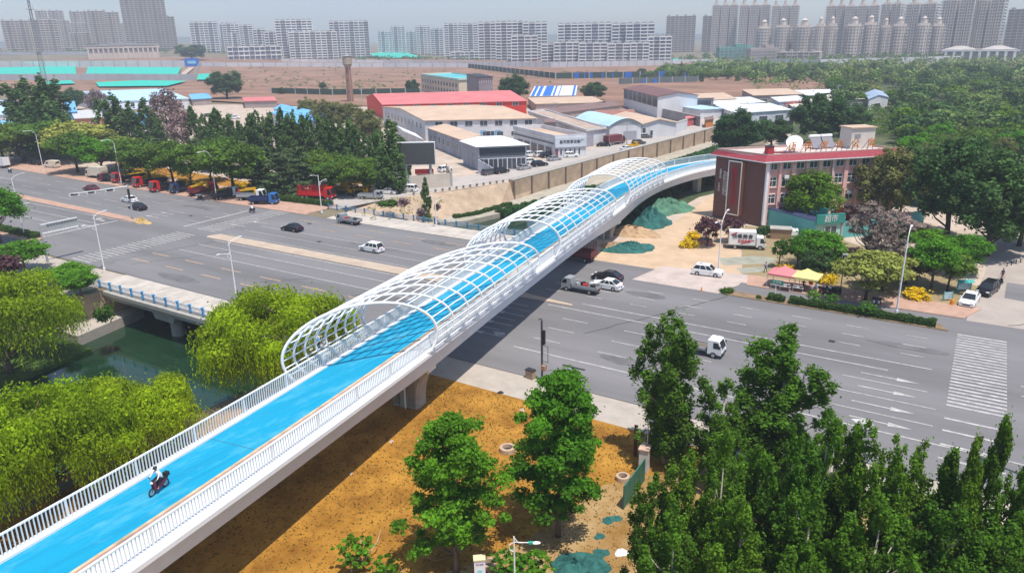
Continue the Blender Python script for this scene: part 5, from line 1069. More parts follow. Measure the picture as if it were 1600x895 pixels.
bld('greenhouse', 'shed with blue and white striped roof before the fields', P3(230, 190), P3(555, 184), P3(300, 128), 3.2, FW_, RWHT, 'gablex', 3.0, cat='shed')
gh = find0('shed with blue and white striped roof before the fields'); W_ = (G(*P3(555, 184), 3.2)-G(*P3(230, 190), 3.2)).length; D_ = (G(*P3(300, 128), 3.2)-G(*P3(230, 190), 3.2)).length
rb_ = next(k for k in KIDS[gh.name] if k.name.startswith('roof')).data; vv = [v.co.copy() for v in rb_.vertices[:4]]; sm_ = MB()
for f0, f1 in ((.03, .10), (.14, .22), (.28, .46), (.50, .54), (.62, .64), (.92, .97)): q_ = [vv[0].lerp(vv[1], f0), vv[0].lerp(vv[1], f1), vv[3].lerp(vv[2], f1), vv[3].lerp(vv[2], f0)]; sm_.add([p+Vector((0, 0, .06)) for p in q_], [(0, 1, 2, 3)])
sm_.build('blue_stripes', M('hoarding_blue', (.02, .14, .55)), gh)
bld('framed_shed', 'big grey shed with dark framed white panels and maroon roof', P3(1168, 192), P3(1460, 182), P3(918, 134), 9.0, FW_, M('roof_maroon', (.17, .09, .09), .85, .12, .2), 'gabley', 1.5, cat='shed', rects2=wr(7, 0, 1, 4.4, 8.6, .92))
bld('house', 'grey house with veranda in front of the framed shed', P3(1290, 212), P3(1578, 205), P3(1170, 200), 7.0, GRY, RBEI, 'flat', cat='house', rects=[(.05, .95, 4.2, 6.2)], rects2=wr(2, .1, .8, 3.8, 5.0, .3))
bld('shed', 'pale blue roofed shed below the veranda house', P3(1480, 292), P3(1640, 284), P3(1330, 268), 4.0, FW_, RBLU, 'flat', cat='shed')
bld('yard_wall', 'grey yard wall before the pale blue roofed shed', P3(1175, 280), P3(1480, 345), P3(1170, 276), 3.6, GRY, CONC, 'flat', cat='wall', over=.05)
for i, (a, b, c, h, wl, rf, lb) in enumerate((((1120, 165), (1200, 162), (1098, 155), 4, FW_, RWHT, 'white roofed shed right of the veranda house'), ((1150, 178), (1235, 172), (1120, 166), 4, FW_, RWHT, 'white shed in front of the red lettered shops'), ((1178, 150), (1255, 148), (1160, 141), 4, TAUP, RBEI, 'beige roofed shed behind the red lettered shops'), ((1262, 150), (1330, 148), (1240, 142), 4, GRY, RWHT, 'pale roofed shed beside the park'), ((1290, 158), (1350, 155), (1285, 147), 4, GRY, M('roof_cream', (.62, .56, .48)), 'cream roofed open shed beside the park'), ((1240, 168), (1290, 165), (1225, 158), 3.6, FW_, M('roof_cream', (.62, .56, .48)), 'low cream roofed stall row near the pole'),
    ((1090, 158), (1150, 155), (1075, 148), 4.5, TAUP, RBEI, 'beige flat roofed shed left of the park'))):
    bld('shed', lb, a, b, c, h, wl, rf, 'flat', cat='shed', rects=wr(3, .05, .95, .6, 2.4, .5))
sh = bld('shop_row', 'white shop row with red characters on its fascia', (1218, 160), (1260, 157), (1205, 153), 5, FW_, RWHT, 'flat', cat='shop', rects=[(.03, .97, .3, 2.6)])
bld('hall', 'small white gabled shed with grey blue sign band by the park', (1358, 155), (1388, 152), (1352, 146), 5, FW_, M('roof_blue_grey', (.30, .38, .50), .7, .1, .3), 'gabley', 1.5, cat='shed', rects=[(.3, .6, .1, 2.8)])
dm = bld('dormitory', 'cream three storey dormitory with turquoise roof behind the red shed', (716.5, 126), (770.5, 123), (657.5, 118), 10.5, CREAM, M('roof_turquoise', (.12, .45, .50), .8, .35, .12), 'flat', par=.8, rects=[(.48, .58, 6.2, 8.4), (.48, .58, 1.8, 4)], rects2=wr(13, .02, .98, 6.4, 8.6, .42)+wr(13, .02, .98, 2.4, 4.6, .42))
bld('roof_house', 'dark roofed penthouse on top of the cream dormitory', (748, 121.5), (770, 121), (729, 116.5), 14.5, GRY, DARK, 'flat', cat='penthouse', rects=wr(7, .05, .95, 11.5, 13.8, .6))
# sheds at the left
bld('warehouse', 'long shed with pale blue roof behind the left poplars', (160, 159), (294, 154), (108, 146), 6, FW_, RBLU, 'gablex', 3.2, cat='shed', rects=wr(6, .2, .95, 1, 3, .3))
bld('warehouse', 'pale grey roofed shed front of the long pale blue one', (195, 172), (256, 170), (178, 160), 4.5, CREAM, M('roof_lilac_grey', (.46, .48, .56), .7, .1, .2), 'flat', cat='shed')
bld('warehouse', 'pale blue roofed shed at the left edge above the road trees', (-30, 182), (36, 178), (-45, 160), 5, FW_, RBLU, 'flat', cat='shed', rects=wr(4, .1, .9, 1, 3, .5))
bld('shed', 'blue shed roof just right of the big poplar clump', (104, 176), (119, 175), (102, 157), 5, RSKY, RSKY, 'flat', cat='shed')
bld('shed', 'small orange brick shed with grey corrugated roof', (118, 186), (164, 184), (112, 174), 4, BRICKO, M('roof_corrugated_grey', (.50, .50, .49), .8, .1, .3), 'flat', cat='shed', rects=wr(3, .1, .9, 1, 2.6, .3))
bld('shed', 'small bright blue roofed shed in the open yard', (300, 156), (330, 154), (296, 148), 3.5, TAUP, RSKY, 'flat', cat='shed')
bld('shed', 'low red roofed shed in the yard below the dark field tree', (382, 159), (432, 158), (380, 153), 3.5, TAUP, RRED, 'flat', cat='shed')
bld('shed', 'blue roofed shed with white wall behind the middle poplars', (498, 186), (522, 181), (428, 170), 4.5, FW_, RSKY, 'gabley', 1.6, cat='shed')
bld('shed', 'second blue roofed shed left of the first behind the poplars', (468, 196), (500, 188), (424, 176), 4.0, FW_, RSKY, 'flat', cat='shed')
bld('shed', 'bright blue roof corner between the left poplars', (213, 186), (232, 184), (210, 178), 3.5, RSKY, RSKY, 'flat', cat='shed')
bld('shed', 'low white roofed shed at the left behind the road trees', (0, 204), (40, 200), (-10, 190), 3.5, FW_, RSKY, 'gablex', 1, cat='shed')
0 and bld('yard_shed', 'dark lean-to shed behind the two white cars below the billboard', (560, 312), (640, 318), (548, 300), 3, M('dark_fence_panel', (.05, .05, .05), .9, .2, 1), M('roof_cream', (.62, .56, .48)), 'flat', cat='shed')
bld('yard_shed', 'cream tent-like roof between the billboard poplars', (578, 282), (625, 278), (570, 270), 3, FW_, M('roof_cream', (.62, .56, .48)), 'gablex', 2, cat='shed')
for nm, o, tx, sz, p, col in (('shop', sh, '万顺汽修', 3.0, (.5, 3.9), M('sign_red', (.65, .05, .05), .6, .05, 1)),):
    W_ = (G(1260, 157, 5)-G(1218, 160, 5)).length; text(tx, sz, col, o, Matrix.Translation((W_/2, -.35, 3.9)) @ Matrix.Rotation(R(90), 4, 'X'))
def find(lab):
    return next(o for o in COL.objects if o.get('label', '') == lab)
ws = find('long low workshop with dark lettering over its front by the parked white cars'); W_ = (G(*P3(640, 506), 5.2)-G(*P3(410, 517), 5.2)).length
MB().box((W_/2, -.25, 4.6), (W_, .3, 2.9)).build('fascia', M('fascia_pale', (.60, .63, .68), .7, .06, .5), ws); text('昌河家居设备厂', W_/9.0, M('sign_black', (.03, .03, .03)), ws, Matrix.Translation((W_*.52, -.45, 4.7)) @ Matrix.Rotation(R(90), 4, 'X'))
# staircase beside the showroom
def stair():
    a = G(*P2(880, 752)); t = thing('outside_stair', 'grey concrete outside stair against the showroom glass', 'stair', a, R(38)); mb = MB()
    for i in range(12): mb.box((i*.5+.2, -1.2, (12-i)*.15), (.5, 1.4, (12-i)*.3))
    mb.build('steps', FGW, t); mb = MB(); mb.bar((0, -1.95, 4.4), (6, -1.95, .9), .08, .08); 
    for i in range(7): mb.bar((i, -1.95, 3.5-i*.6), (i, -1.95, 4.4-i*.6), .06, .06)
    mb.build('handrail', DARK, t)
stair()
def billboard():
    a, b = G(631, 320), G(681, 312); A = G(625, 256, 4.2); t = thing('billboard', 'big dark grey electronic billboard with white frame beside the poplars', 'billboard', G(668, 300)); 
    p0, p1 = G(622, 258, 5), G(681, 257, 5); dr = (p1-p0).normalized(); ctr = (p0+p1)/2; rz = math.atan2(dr.y, dr.x); w_ = (p1-p0).length; t.location = (ctr.x, ctr.y, 0); t.rotation_euler.z = rz; h = HT(Vector((ctr.x, ctr.y, 5)), 222)
    MB().box((0, 0, 5+h/2), (w_, .8, h)).build('frame', WHITE, t); MB().box((0, -.45, 5+h/2), (w_*.97, .1, h*.93)).build('screen', M('screen_grey', (.075, .075, .08), .5, .06, 1), t)
    mb = MB(); mb.cyl((-w_*.3, .2, 2.5), .35, 5, 10); mb.cyl((w_*.35, .2, 2.5), .35, 5, 10); each(mb, 'post', GREY, t)
billboard()
def red_gate():
    b = G(664, 288); t = thing('sign_board', 'small dark board with red panels under the billboard', 'sign', b, R(35)); h = 2.2
    MB().box((0, 0, 3.2), (4.6, .3, 1.2)).build('red_panels', M('sign_red', (.65, .05, .05), .6, .05, 1), t); MB().box((0, 0, 1.6), (3.6, .3, 1.8)).build('board', DARK, t); mb = MB(); mb.box((-1.9, 0, 1.5), (.25, .25, 3)); mb.box((2, 0, 1.5), (.4, .4, 3.2)); mb.build('posts', CREAM, t)
red_gate()
# ------------------------------------------------------------ the pink building
def pink():
    h = 12.9; A = G(1199, 247, h); B_ = G(1404, 236, h); C = G(1121, 237, h); A.z = B_.z = C.z = 0; e1 = B_-A; e2 = C-A; ang = math.atan2(e1.y, e1.x); t = thing('pink_building', 'four storey pink building with a brown end wall and red tiled eaves', 'building', A, ang)
    W_, D_ = e1.length, e2.length; c_, s_ = math.cos(-ang), math.sin(-ang); d = Vector((e2.x*c_-e2.y*s_, e2.x*s_+e2.y*c_, 0)); a = Vector((0, 0, 0)); b = Vector((W_, 0, 0)); c = b+d; poly = [(0, 0), (W_, 0), (c.x, c.y), (d.x, d.y)]
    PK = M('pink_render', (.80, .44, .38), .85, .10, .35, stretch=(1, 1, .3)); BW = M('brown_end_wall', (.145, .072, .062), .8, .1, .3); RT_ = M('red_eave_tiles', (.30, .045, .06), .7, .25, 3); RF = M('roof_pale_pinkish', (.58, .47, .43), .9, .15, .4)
    MB().prism(poly, -.3, h).build('wall', PK, t)
    n2 = Vector((d.y, -d.x, 0)).normalized(); n2 = n2 if n2.x < 0 else -n2; u2 = d.normalized()
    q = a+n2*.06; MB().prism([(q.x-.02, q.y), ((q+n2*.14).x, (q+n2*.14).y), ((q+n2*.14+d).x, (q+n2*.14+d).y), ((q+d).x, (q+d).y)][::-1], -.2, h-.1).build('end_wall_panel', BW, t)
    MB().prism([(-.3, -.4), (W_+.3, -.4), (c.x+.3, c.y+.3), (d.x-.3, d.y+.3)], h, h+.25).build('roof', RF, t)
    ro = []                                             # tiled mansard eave: three sides
    mb = MB(); lo = [(-1.1, -1.1), (W_+1.1, -1.1), (c.x+.8, c.y+.9), (d.x-1.0, d.y+.9)]; hi = [(-.1, -.1), (W_+.1, -.1), (c.x, c.y), (d.x-.05, d.y)]
    lo = [(x, y, h-.55) for x, y in lo]; hi = [(x, y, h+.62) for x, y in hi]
    ins = [(x*.985+.25, y*.97+.25, h+.95) for x, y, _ in hi]
    mb.add(lo+hi, [(0, 1, 5, 4), (1, 2, 6, 5), (2, 3, 7, 6), (3, 0, 4, 7)]); mb.build('tiled_eave', RT_, t)
    mb = MB(); 
    for p, q_ in ((0, 1), (1, 2), (3, 0)): mb.bar(Vector(lo[p])+Vector((0, 0, -.1)), Vector(lo[q_])+Vector((0, 0, -.1)), .16, .16)
    mb.build('gutter', WHITE, t); mb = MB()
    for p, q_ in ((0, 1), (1, 2), (2, 3), (3, 0)): mb.bar(Vector(hi[p])+Vector((0, 0, -.25)), Vector(hi[q_])+Vector((0, 0, -.25)), .25, .55)
    mb.build('parapet', M('parapet_dull', (.42, .30, .27), .9, .1, 1), t)
    nb = 10; bw = W_/nb; mb = MB()
    for i in range(nb+1): mb.box((min(max(i*bw, .35), W_-.35), -.22, h/2-.4), (.8 if i % 2 == 0 else .55, .44, h-.8))
    mb.build('pilasters', M('pink_pilaster', (.82, .47, .42), .85, .08, .5), t)
    FRM = M('frame_white', (.7, .7, .7))
    for i in range(nb):
        for k in range(4):
            x = (i+.5)*bw; z = .9+k*3.15+1.2; ww = bw*.60; f = MB(); 
            for sx in (-1, 0, 1): f.box((x+sx*ww/2, -.10, z), (.09, .14, 1.75))
            for sz in (-1, .3, 1): f.box((x, -.10, z+sz*.87), (ww+.09, .14, .09))
            fo = f.build('window', FRM, t); MB().box((x, -.04, z), (ww, .1, 1.7)).build('pane', M('window_teal_dark', (.05, .085, .08), .25, .3, .8, spec=.5), fo); MB().box((x, -.16, z-1.0), (ww+.3, .34, .12)).build('sill', PK, fo)
    MB().box((.1, -.35, h/2), (.5, .5, h-.9)).build('corner_pier', WHITE, t)
    for x, z in ((bw*1.45, 9.3), (bw*4.3, 6.2), (bw*6.4, 5.7)): MB().box((x, -.5, z), (.85, .4, .6)).build('air_conditioner', WHITE, t)
    MB().tube([(bw*4.9, -.55, .2), (bw*4.9, -.55, h-.7)], .08, 6).build('drain_pipe', WHITE, t)
    MB().box((bw*6.3, -.3, 1.4), (bw*1.6, .6, 2.8)).build('entrance_door', M('door_dark_red', (.14, .02, .02), .6, .1, 1), t)
    # tall framed sign bay on the brown end wall
    u0, u1 = .40, .68; z0, z1 = 1.6, h-1.2; p0 = a+u2*D_*.40; p1 = a+u2*D_*.66; off = n2*.25; mid_ = (p0+p1)/2+n2*.7; wd = (p1-p0).length; rz = math.atan2(u2.y, u2.x)
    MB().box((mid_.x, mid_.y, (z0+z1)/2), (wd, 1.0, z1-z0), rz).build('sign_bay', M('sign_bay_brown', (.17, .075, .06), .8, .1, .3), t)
    fr = MB(); o = mid_+n2*.53
    for sx in (-1, 1): q = o+u2*(sx*wd/2); fr.box((q.x, q.y, (z0+z1)/2), (.16, .1, z1-z0), rz)
    for z in (z0, z1): fr.box((o.x, o.y, z), (wd+.16, .1, .16), rz)
    fr.build('sign_frame', WHITE, t)
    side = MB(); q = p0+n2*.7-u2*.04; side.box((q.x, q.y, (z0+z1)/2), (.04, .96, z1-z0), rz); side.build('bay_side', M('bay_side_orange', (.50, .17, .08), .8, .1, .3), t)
    nrm = n2; RC = M('sign_characters_red', (.42, .015, .04), .6, .05, 1); q = mid_+n2*.56
    text('康民老年公寓', 1.25, RC, t, face_mtx((q.x, q.y, (z0+z1)/2+.3), nrm), vert=True)
    WC = M('sign_characters_white', (.72, .70, .68), .7, .05, 1)
    for uu, s, sz, zz in ((.745, '医疗护理康复养老', .62, 6.9), (.80, '休闲娱乐文化健身', .62, 7.1), (.885, '温馨家园', .5, 8.8), (.90, '老有所依', .45, 6.2)):
        q = a+u2*(D_*uu)+n2*.24; text(s, sz, WC, t, face_mtx((q.x, q.y, zz), nrm), vert=True)
    return t, W_, h, ang, A, d
PKB, PKW, PKH, PKA, PKO, PKD = pink()
PMAT = Matrix.Translation(PKO) @ Matrix.Rotation(PKA, 4, 'Z')
# things standing on its roof
OR_ = M('roof_characters_orange', (.60, .20, .02), .6, .1, 1)
for i, ch in enumerate('康民老年公寓'):
    x = PKW*(.20+.12*i); p = PMAT @ Vector((x, .9, PKH+.27)); t = thing('roof_character', f'{nth(i)} orange character from the left standing on the pink building roof', 'sign character', p, PKA, 'orange characters on the pink building roof')
    text(ch, 1.7, OR_, t, Matrix.Translation((0, 0, 1.35)) @ Matrix.Rotation(R(90), 4, 'X'), ext=.06); mb = MB(); mb.bar((-.5, .1, 0), (-.5, .1, 1.4), .08, .08); mb.bar((.5, .1, 0), (.5, .1, 1.4), .08, .08); mb.bar((-.5, 1.8, 0), (-.5, .15, 1.8), .07, .07); mb.bar((.5, 1.8, 0), (.5, .15, 1.8), .07, .07); mb.build('support', M('support_dark', (.16, .14, .14)), t)
def roofthing(name, label, cat, x, y): return thing(name, label, cat, PMAT @ Vector((x, y, PKH+.27)), PKA)
t = roofthing('water_tank_house', 'pale concrete tank house on the right end of the pink building roof', 'tank house', PKW*.80, 5.2); MB().box((0, 0, 1.9), (5.0, 3.6, 3.8)).build('wall', M('tankhouse_wall', (.60, .55, .50), .85, .08, .6), t); MB().box((0, 0, 3.92), (5.5, 4.1, .2)).build('roof', RBEI, t); MB().box((-1.2, -1.84, 2.4), (1.2, .08, .7)).build('window', GRY, t)
t = roofthing('solar_heater', 'white solar water heater pair on the pink building roof', 'solar heater', PKW*.545, 6.6)
for x in (-1.25, 1.25):
    pn = MB(); pn.add([(x-1.1, -1.6, .25), (x+1.1, -1.6, .25), (x+1.1, 0, 2.1), (x-1.1, 0, 2.1), (x-1.1, -1.5, .15), (x+1.1, -1.5, .15), (x+1.1, .1, 2.0), (x-1.1, .1, 2.0)], [(0, 1, 2, 3), (7, 6, 5, 4), (0, 3, 7, 4), (1, 5, 6, 2), (0, 4, 5, 1), (3, 2, 6, 7)]); pn.build('collector', M('collector_grey', (.22, .21, .24), .35, .1, 2), t)
    MB().cyl((x, .15, 2.25), .3, 2.3, 12, ax='x').build('tank', WHITE, t)
mb = MB(); [mb.bar((x, .2, 0), (x, .2, 2.0), .07, .07) for x in (-2.2, 0, 2.2)]; mb.build('stand', GREY, t)
t = roofthing('satellite_dish', 'white satellite dish tilted on the pink building roof', 'satellite dish', PKW*.27, 3.4); mb = MB(); rings = []
for i in range(6):
    rr = 1.5*i/5+.01; rings.append([(rr*math.cos(a), rr*math.sin(a), .28*(rr/1.5)**2) for a in [2*math.pi*k/18 for k in range(18)]])
mb.loft(rings, cap=False); o = mb.build('dish', WHITE, t); o.location = (0, 0, 1.7); o.rotation_euler = (R(38), R(-30), 0); MB().tube([(0, 0, 0), (0, 0, 1.65)], .09, 6).build('post', GREY, t)
for i, (x, y, lb) in enumerate(((PKW*.03+.9, 2.4, 'small red box'), (PKW*.075, 3.1, 'dark metal box'))):
    t = roofthing('roof_box', f'{lb} on the left corner of the pink building roof', 'box', x, y); MB().box((0, 0, .7), (1.2, 1.2, 1.4), top=(.92, .92)).build('body', M('box_red', (.35, .03, .04)) if i == 0 else DARK, t); MB().box((0, 0, 1.43), (1.3, 1.3, .08)).build('lid', DARK, t)
for i in range(4):
    t = roofthing('roof_truss', f'{nth(i)} fallen maroon frame from the left lying on the pink roof', 'metal frame', PKW*(.07+.045*i), 4.6-1.1*i); mb = MB(); mb.bar((0, 0, .1), (2.6, -1.2, .1), .5, .14); mb.bar((.2, -.5, .1), (2.3, -.1, .3), .1, .1); mb.build('frame', M('maroon_frame', (.22, .03, .05), .7, .1, 1), t)
# ------------------------------------------------------------ the teal clinic hut
def clinic():
    TW = M('teal_wall', (.13, .42, .40), .8, .08, .5); TG = M('teal_fascia', (.04, .26, .22), .7, .06, .5); MINT = M('mint_wall', (.42, .68, .58), .85, .05, .5)
    A = G(1272, 376); B0 = G(1190, 352); C = G(1313, 372); t = thing('clinic_hut', 'low teal L-shaped clinic hut with white characters in front of the pink building', 'building', A); A0 = A.copy()
    def wing(P, Q, w_, h, nm, mt):
        d = (Q-P).normalized(); n = Vector((-d.y, d.x, 0)); n = n if n.y > 0 else -n; a = P-A0; b = Q-A0; poly = [(a.x, a.y), (b.x, b.y), ((b+n*w_).x, (b+n*w_).y), ((a+n*w_).x, (a+n*w_).y)]
        ar = sum(poly[i][0]*poly[(i+1) % 4][1]-poly[(i+1) % 4][0]*poly[i][1] for i in range(4)); poly = poly if ar > 0 else poly[::-1]
        MB().prism(poly, -.1, h).build(nm, mt, t); return poly, d, n
    p1, d1, n1 = wing(A, B0, 3.6, 3.4, 'wall', TW); p2, d2, n2 = wing(A+Vector((.02, 0, 0)), C, 4.2, 3.1, 'wall', MINT)
    rm = MB(); rm.prism([(x*.99, y*.99) for x, y in p1], 3.41, 3.5); rm.build('roof', M('clinic_roof_navy', (.035, .045, .10), .7, .3, 2), t); rm = MB(); rm.prism(p2, 3.11, 3.3); rm.build('roof', TG, t)
    m2 = (A+C)/2-A0; rz2 = math.atan2(d2.y, d2.x); L2 = (C-A).length; q = m2-n2*.25; MB().box((q.x, q.y, 3.75), (L2+.4, .3, 1.7), rz2).build('fascia', TG, t)
    q = m2-n2*.42; text('超市', 1.35, M('sign_characters_white', (.72, .70, .68)), t, face_mtx((q.x, q.y, 3.75), -n2)); q = m2-n2*.06+d2*L2*.05; wo = MB().box((q.x, q.y, 1.6), (2.4, .1, 1.6), rz2).build('window', M('frame_white', (.7, .7, .7)), t); q = q-n2*.06; MB().box((q.x-.5*d2.x, q.y-.5*d2.y, 1.6), (1.0, .08, 1.4), rz2).build('pane', WGL, wo)
    MB().box((q.x+.7*d2.x, q.y+.7*d2.y, 1.6), (1.0, .08, 1.4), rz2).build('pane', WGL, wo)
    m1 = (A+B0)/2-A0; L1 = (B0-A).length; nd = n1; q = m1+n1*3.65-d1*L1*.15; rz1 = math.atan2(d1.y, d1.x); MB().box((q.x, q.y, 4.2), (L1*.55, .2, 1.7), rz1).build('fascia', TG, t); q = m1+n1*3.5-d1*L1*.15; text('门诊+', 1.2, M('sign_characters_white', (.72, .70, .68)), t, face_mtx((q.x, q.y, 4.2), -n1))
    # teal wall going on to the right behind the blossom trees
    fence('yard_wall', 'teal yard wall running right behind the grey blossoming trees', [(1313, 372), (1380, 366), (1440, 352)], 3.0, M('teal_wall', (.13, .42, .40)), 5, cat='wall')
clinic()
t = thing('site_hut', 'low brown brick hut with pale roof by the teal clinic wall', 'hut', G(1219, 372), R(15)); MB().box((0, 0, .9), (3.4, 2.2, 1.8)).build('wall', M('hut_brick', (.32, .20, .12), .9, .15, 1), t); MB().box((0, 0, 1.86), (3.7, 2.5, .14)).build('roof', CONC, t); MB().box((2.3, 0, .85), (1.1, 2.0, 1.7)).build('white_bay', WHITE, t); MB().box((1.72, -.3, .8), (.06, .9, 1.3)).build('door', DARK, t)
# ------------------------------------------------------------ vehicles (heading along local +x)
GL = M('car_glass', (.02, .025, .03), .12, 0, spec=.6); TY = M('tyre', (.018, .018, .02), .8, 0); RM = M('wheel_rim', (.45, .46, .48), .35, 0, metal=.6); HLM = M('headlight_glass', (.75, .78, .8), .15, 0); TLM = M('tail_light_red', (.45, .01, .01), .25, 0); PLM = M('plate_blue', (.03, .10, .40), .5, 0); UND = M('underbody', (.02, .02, .02), .9, 0)
def paint_m(nm, c, metal=.15, rough=.3): return M('car_paint_'+nm, c, rough, 0, metal=metal, spec=.5)
PW = paint_m('white', (.78, .78, .77), 0); PB = paint_m('black', (.012, .012, .016), .1, .2); PS = paint_m('silver', (.42, .43, .46), .4); PR_ = paint_m('red', (.55, .02, .02), 0); PBL = paint_m('blue', (.03, .15, .45), 0); PN = paint_m('navy', (.02, .035, .11), 0); PDG = paint_m('dark_grey', (.10, .10, .11)); PYE = paint_m('yellow', (.75, .42, .01), 0); PBG = paint_m('cream', (.66, .60, .48), 0); PLG = paint_m('light_grey', (.36, .38, .40)); PMR = paint_m('maroon', (.16, .03, .04), 0, .5)
def wheel(t, x, y, r=.33, w_=.22):
    o = MB().cyl((x, y, r), r, w_, 16, ax='y').build('wheel', TY, t); s = 1 if y > 0 else -1
    MB().cyl((x, y+s*(w_/2+.005), r), r*.58, .02, 12, ax='y').build('rim', RM, o)
def car(style, pm, L=4.6, W_=1.82):
    t = thing('car', '', 'car'); suv = style == 'suv'; H = 1.68 if suv else 1.46; z0 = .2; zb_ = .98 if suv else .86
    if suv: prof = [(-L/2, .42), (-L/2+.04, .95), (-L/2+.3, 1.04), (L*.20, 1.0), (L/2-.35, .90), (L/2-.04, .72), (L/2, .40), (L/2-.25, z0+.02), (-L/2+.25, z0+.02)]
    else: prof = [(-L/2, .42), (-L/2+.05, .86), (-L/2+.55, .97), (-L*.3, .95), (L*.20, .90), (L/2-.45, .78), (L/2-.06, .62), (L/2, .38), (L/2-.25, z0), (-L/2+.25, z0)]
    rings = []
    for y, k in ((-W_/2, .93), (-W_/2+.10, 1), (W_/2-.10, 1), (W_/2, .93)): rings.append([(x*(1-.02*(k < 1)), y, z0+(z-z0)*k+(.02 if k < 1 else 0)) for x, z in prof])
    mb = MB(); mb.loft(rings)
    for sx in (-1, 1): mb.box((sx*L*.5-sx*.08, 0, .38), (.2, W_*.96, .26))
    mb.build('body', pm, t, smooth=False)
    if suv: lo = [(-L/2+.12, 1.0), (L*.23, .98)]; hi = [(-L/2+.55, H-.05), (L*.07, H-.05)]
    else: lo = [(-L*.40, .93), (L*.24, .88)]; hi = [(-L*.22, H-.05), (L*.04, H-.05)]
    gv = []; y0, y1 = W_/2-.08, W_/2-.26
    for (x, z), y in ((lo[0], y0), (lo[1], y0), (hi[1], y1), (hi[0], y1)): gv += [(x, y, z), (x, -y, z)]
    MB().add(gv, [(0, 2, 4, 6), (1, 7, 5, 3), (2, 3, 5, 4), (0, 6, 7, 1), (6, 4, 5, 7)]).build('windows', GL, t)
    rf = MB(); rf.box(((hi[0][0]+hi[1][0])/2, 0, H-.01), (hi[1][0]-hi[0][0]+.06, 2*y1+.06, .08), top=(.93, .9))
    for (a, b) in ((lo[0], hi[0]), (lo[1], hi[1])):
        for s in (-1, 1): rf.bar((a[0], s*(y0+.01), a[1]), (b[0], s*(y1+.01), b[1]), .07, .09)
    for s in (-1, 1):
        for f in (.36, .68): xa = lo[0][0]+(lo[1][0]-lo[0][0])*f; xb = hi[0][0]+(hi[1][0]-hi[0][0])*f; rf.bar((xa, s*(y0+.01), lo[0][1]), (xb, s*(y1+.01), hi[0][1]), .05, .08)
    rf.build('roof', pm, t)
    for s in (-1, 1):
        MB().box((L/2-.10, s*(W_/2-.28), .66 if not suv else .76), (.22, .40, .14)).build('headlight', HLM, t); MB().box((-L/2+.05, s*(W_/2-.22), .80 if not suv else .92), (.10, .36, .16)).build('tail_light', TLM, t); MB().box((L*.17, s*(W_/2+.07), .98), (.14, .16, .12)).build('mirror', pm, t)
    MB().box((-L/2-.02, 0, .62), (.03, .44, .14)).build('number_plate', PLM, t); MB().box((L/2+.0, 0, .45), (.05, .9, .18)).build('grille', UND, t)
    MB().box((0, 0, .26), (L*.86, W_*.86, .2)).build('underbody', UND, t)
    for x in (-L*.30, L*.31):
        for y in (-W_/2+.1, W_/2-.1): wheel(t, x, y, .36 if suv else .33)
    return t
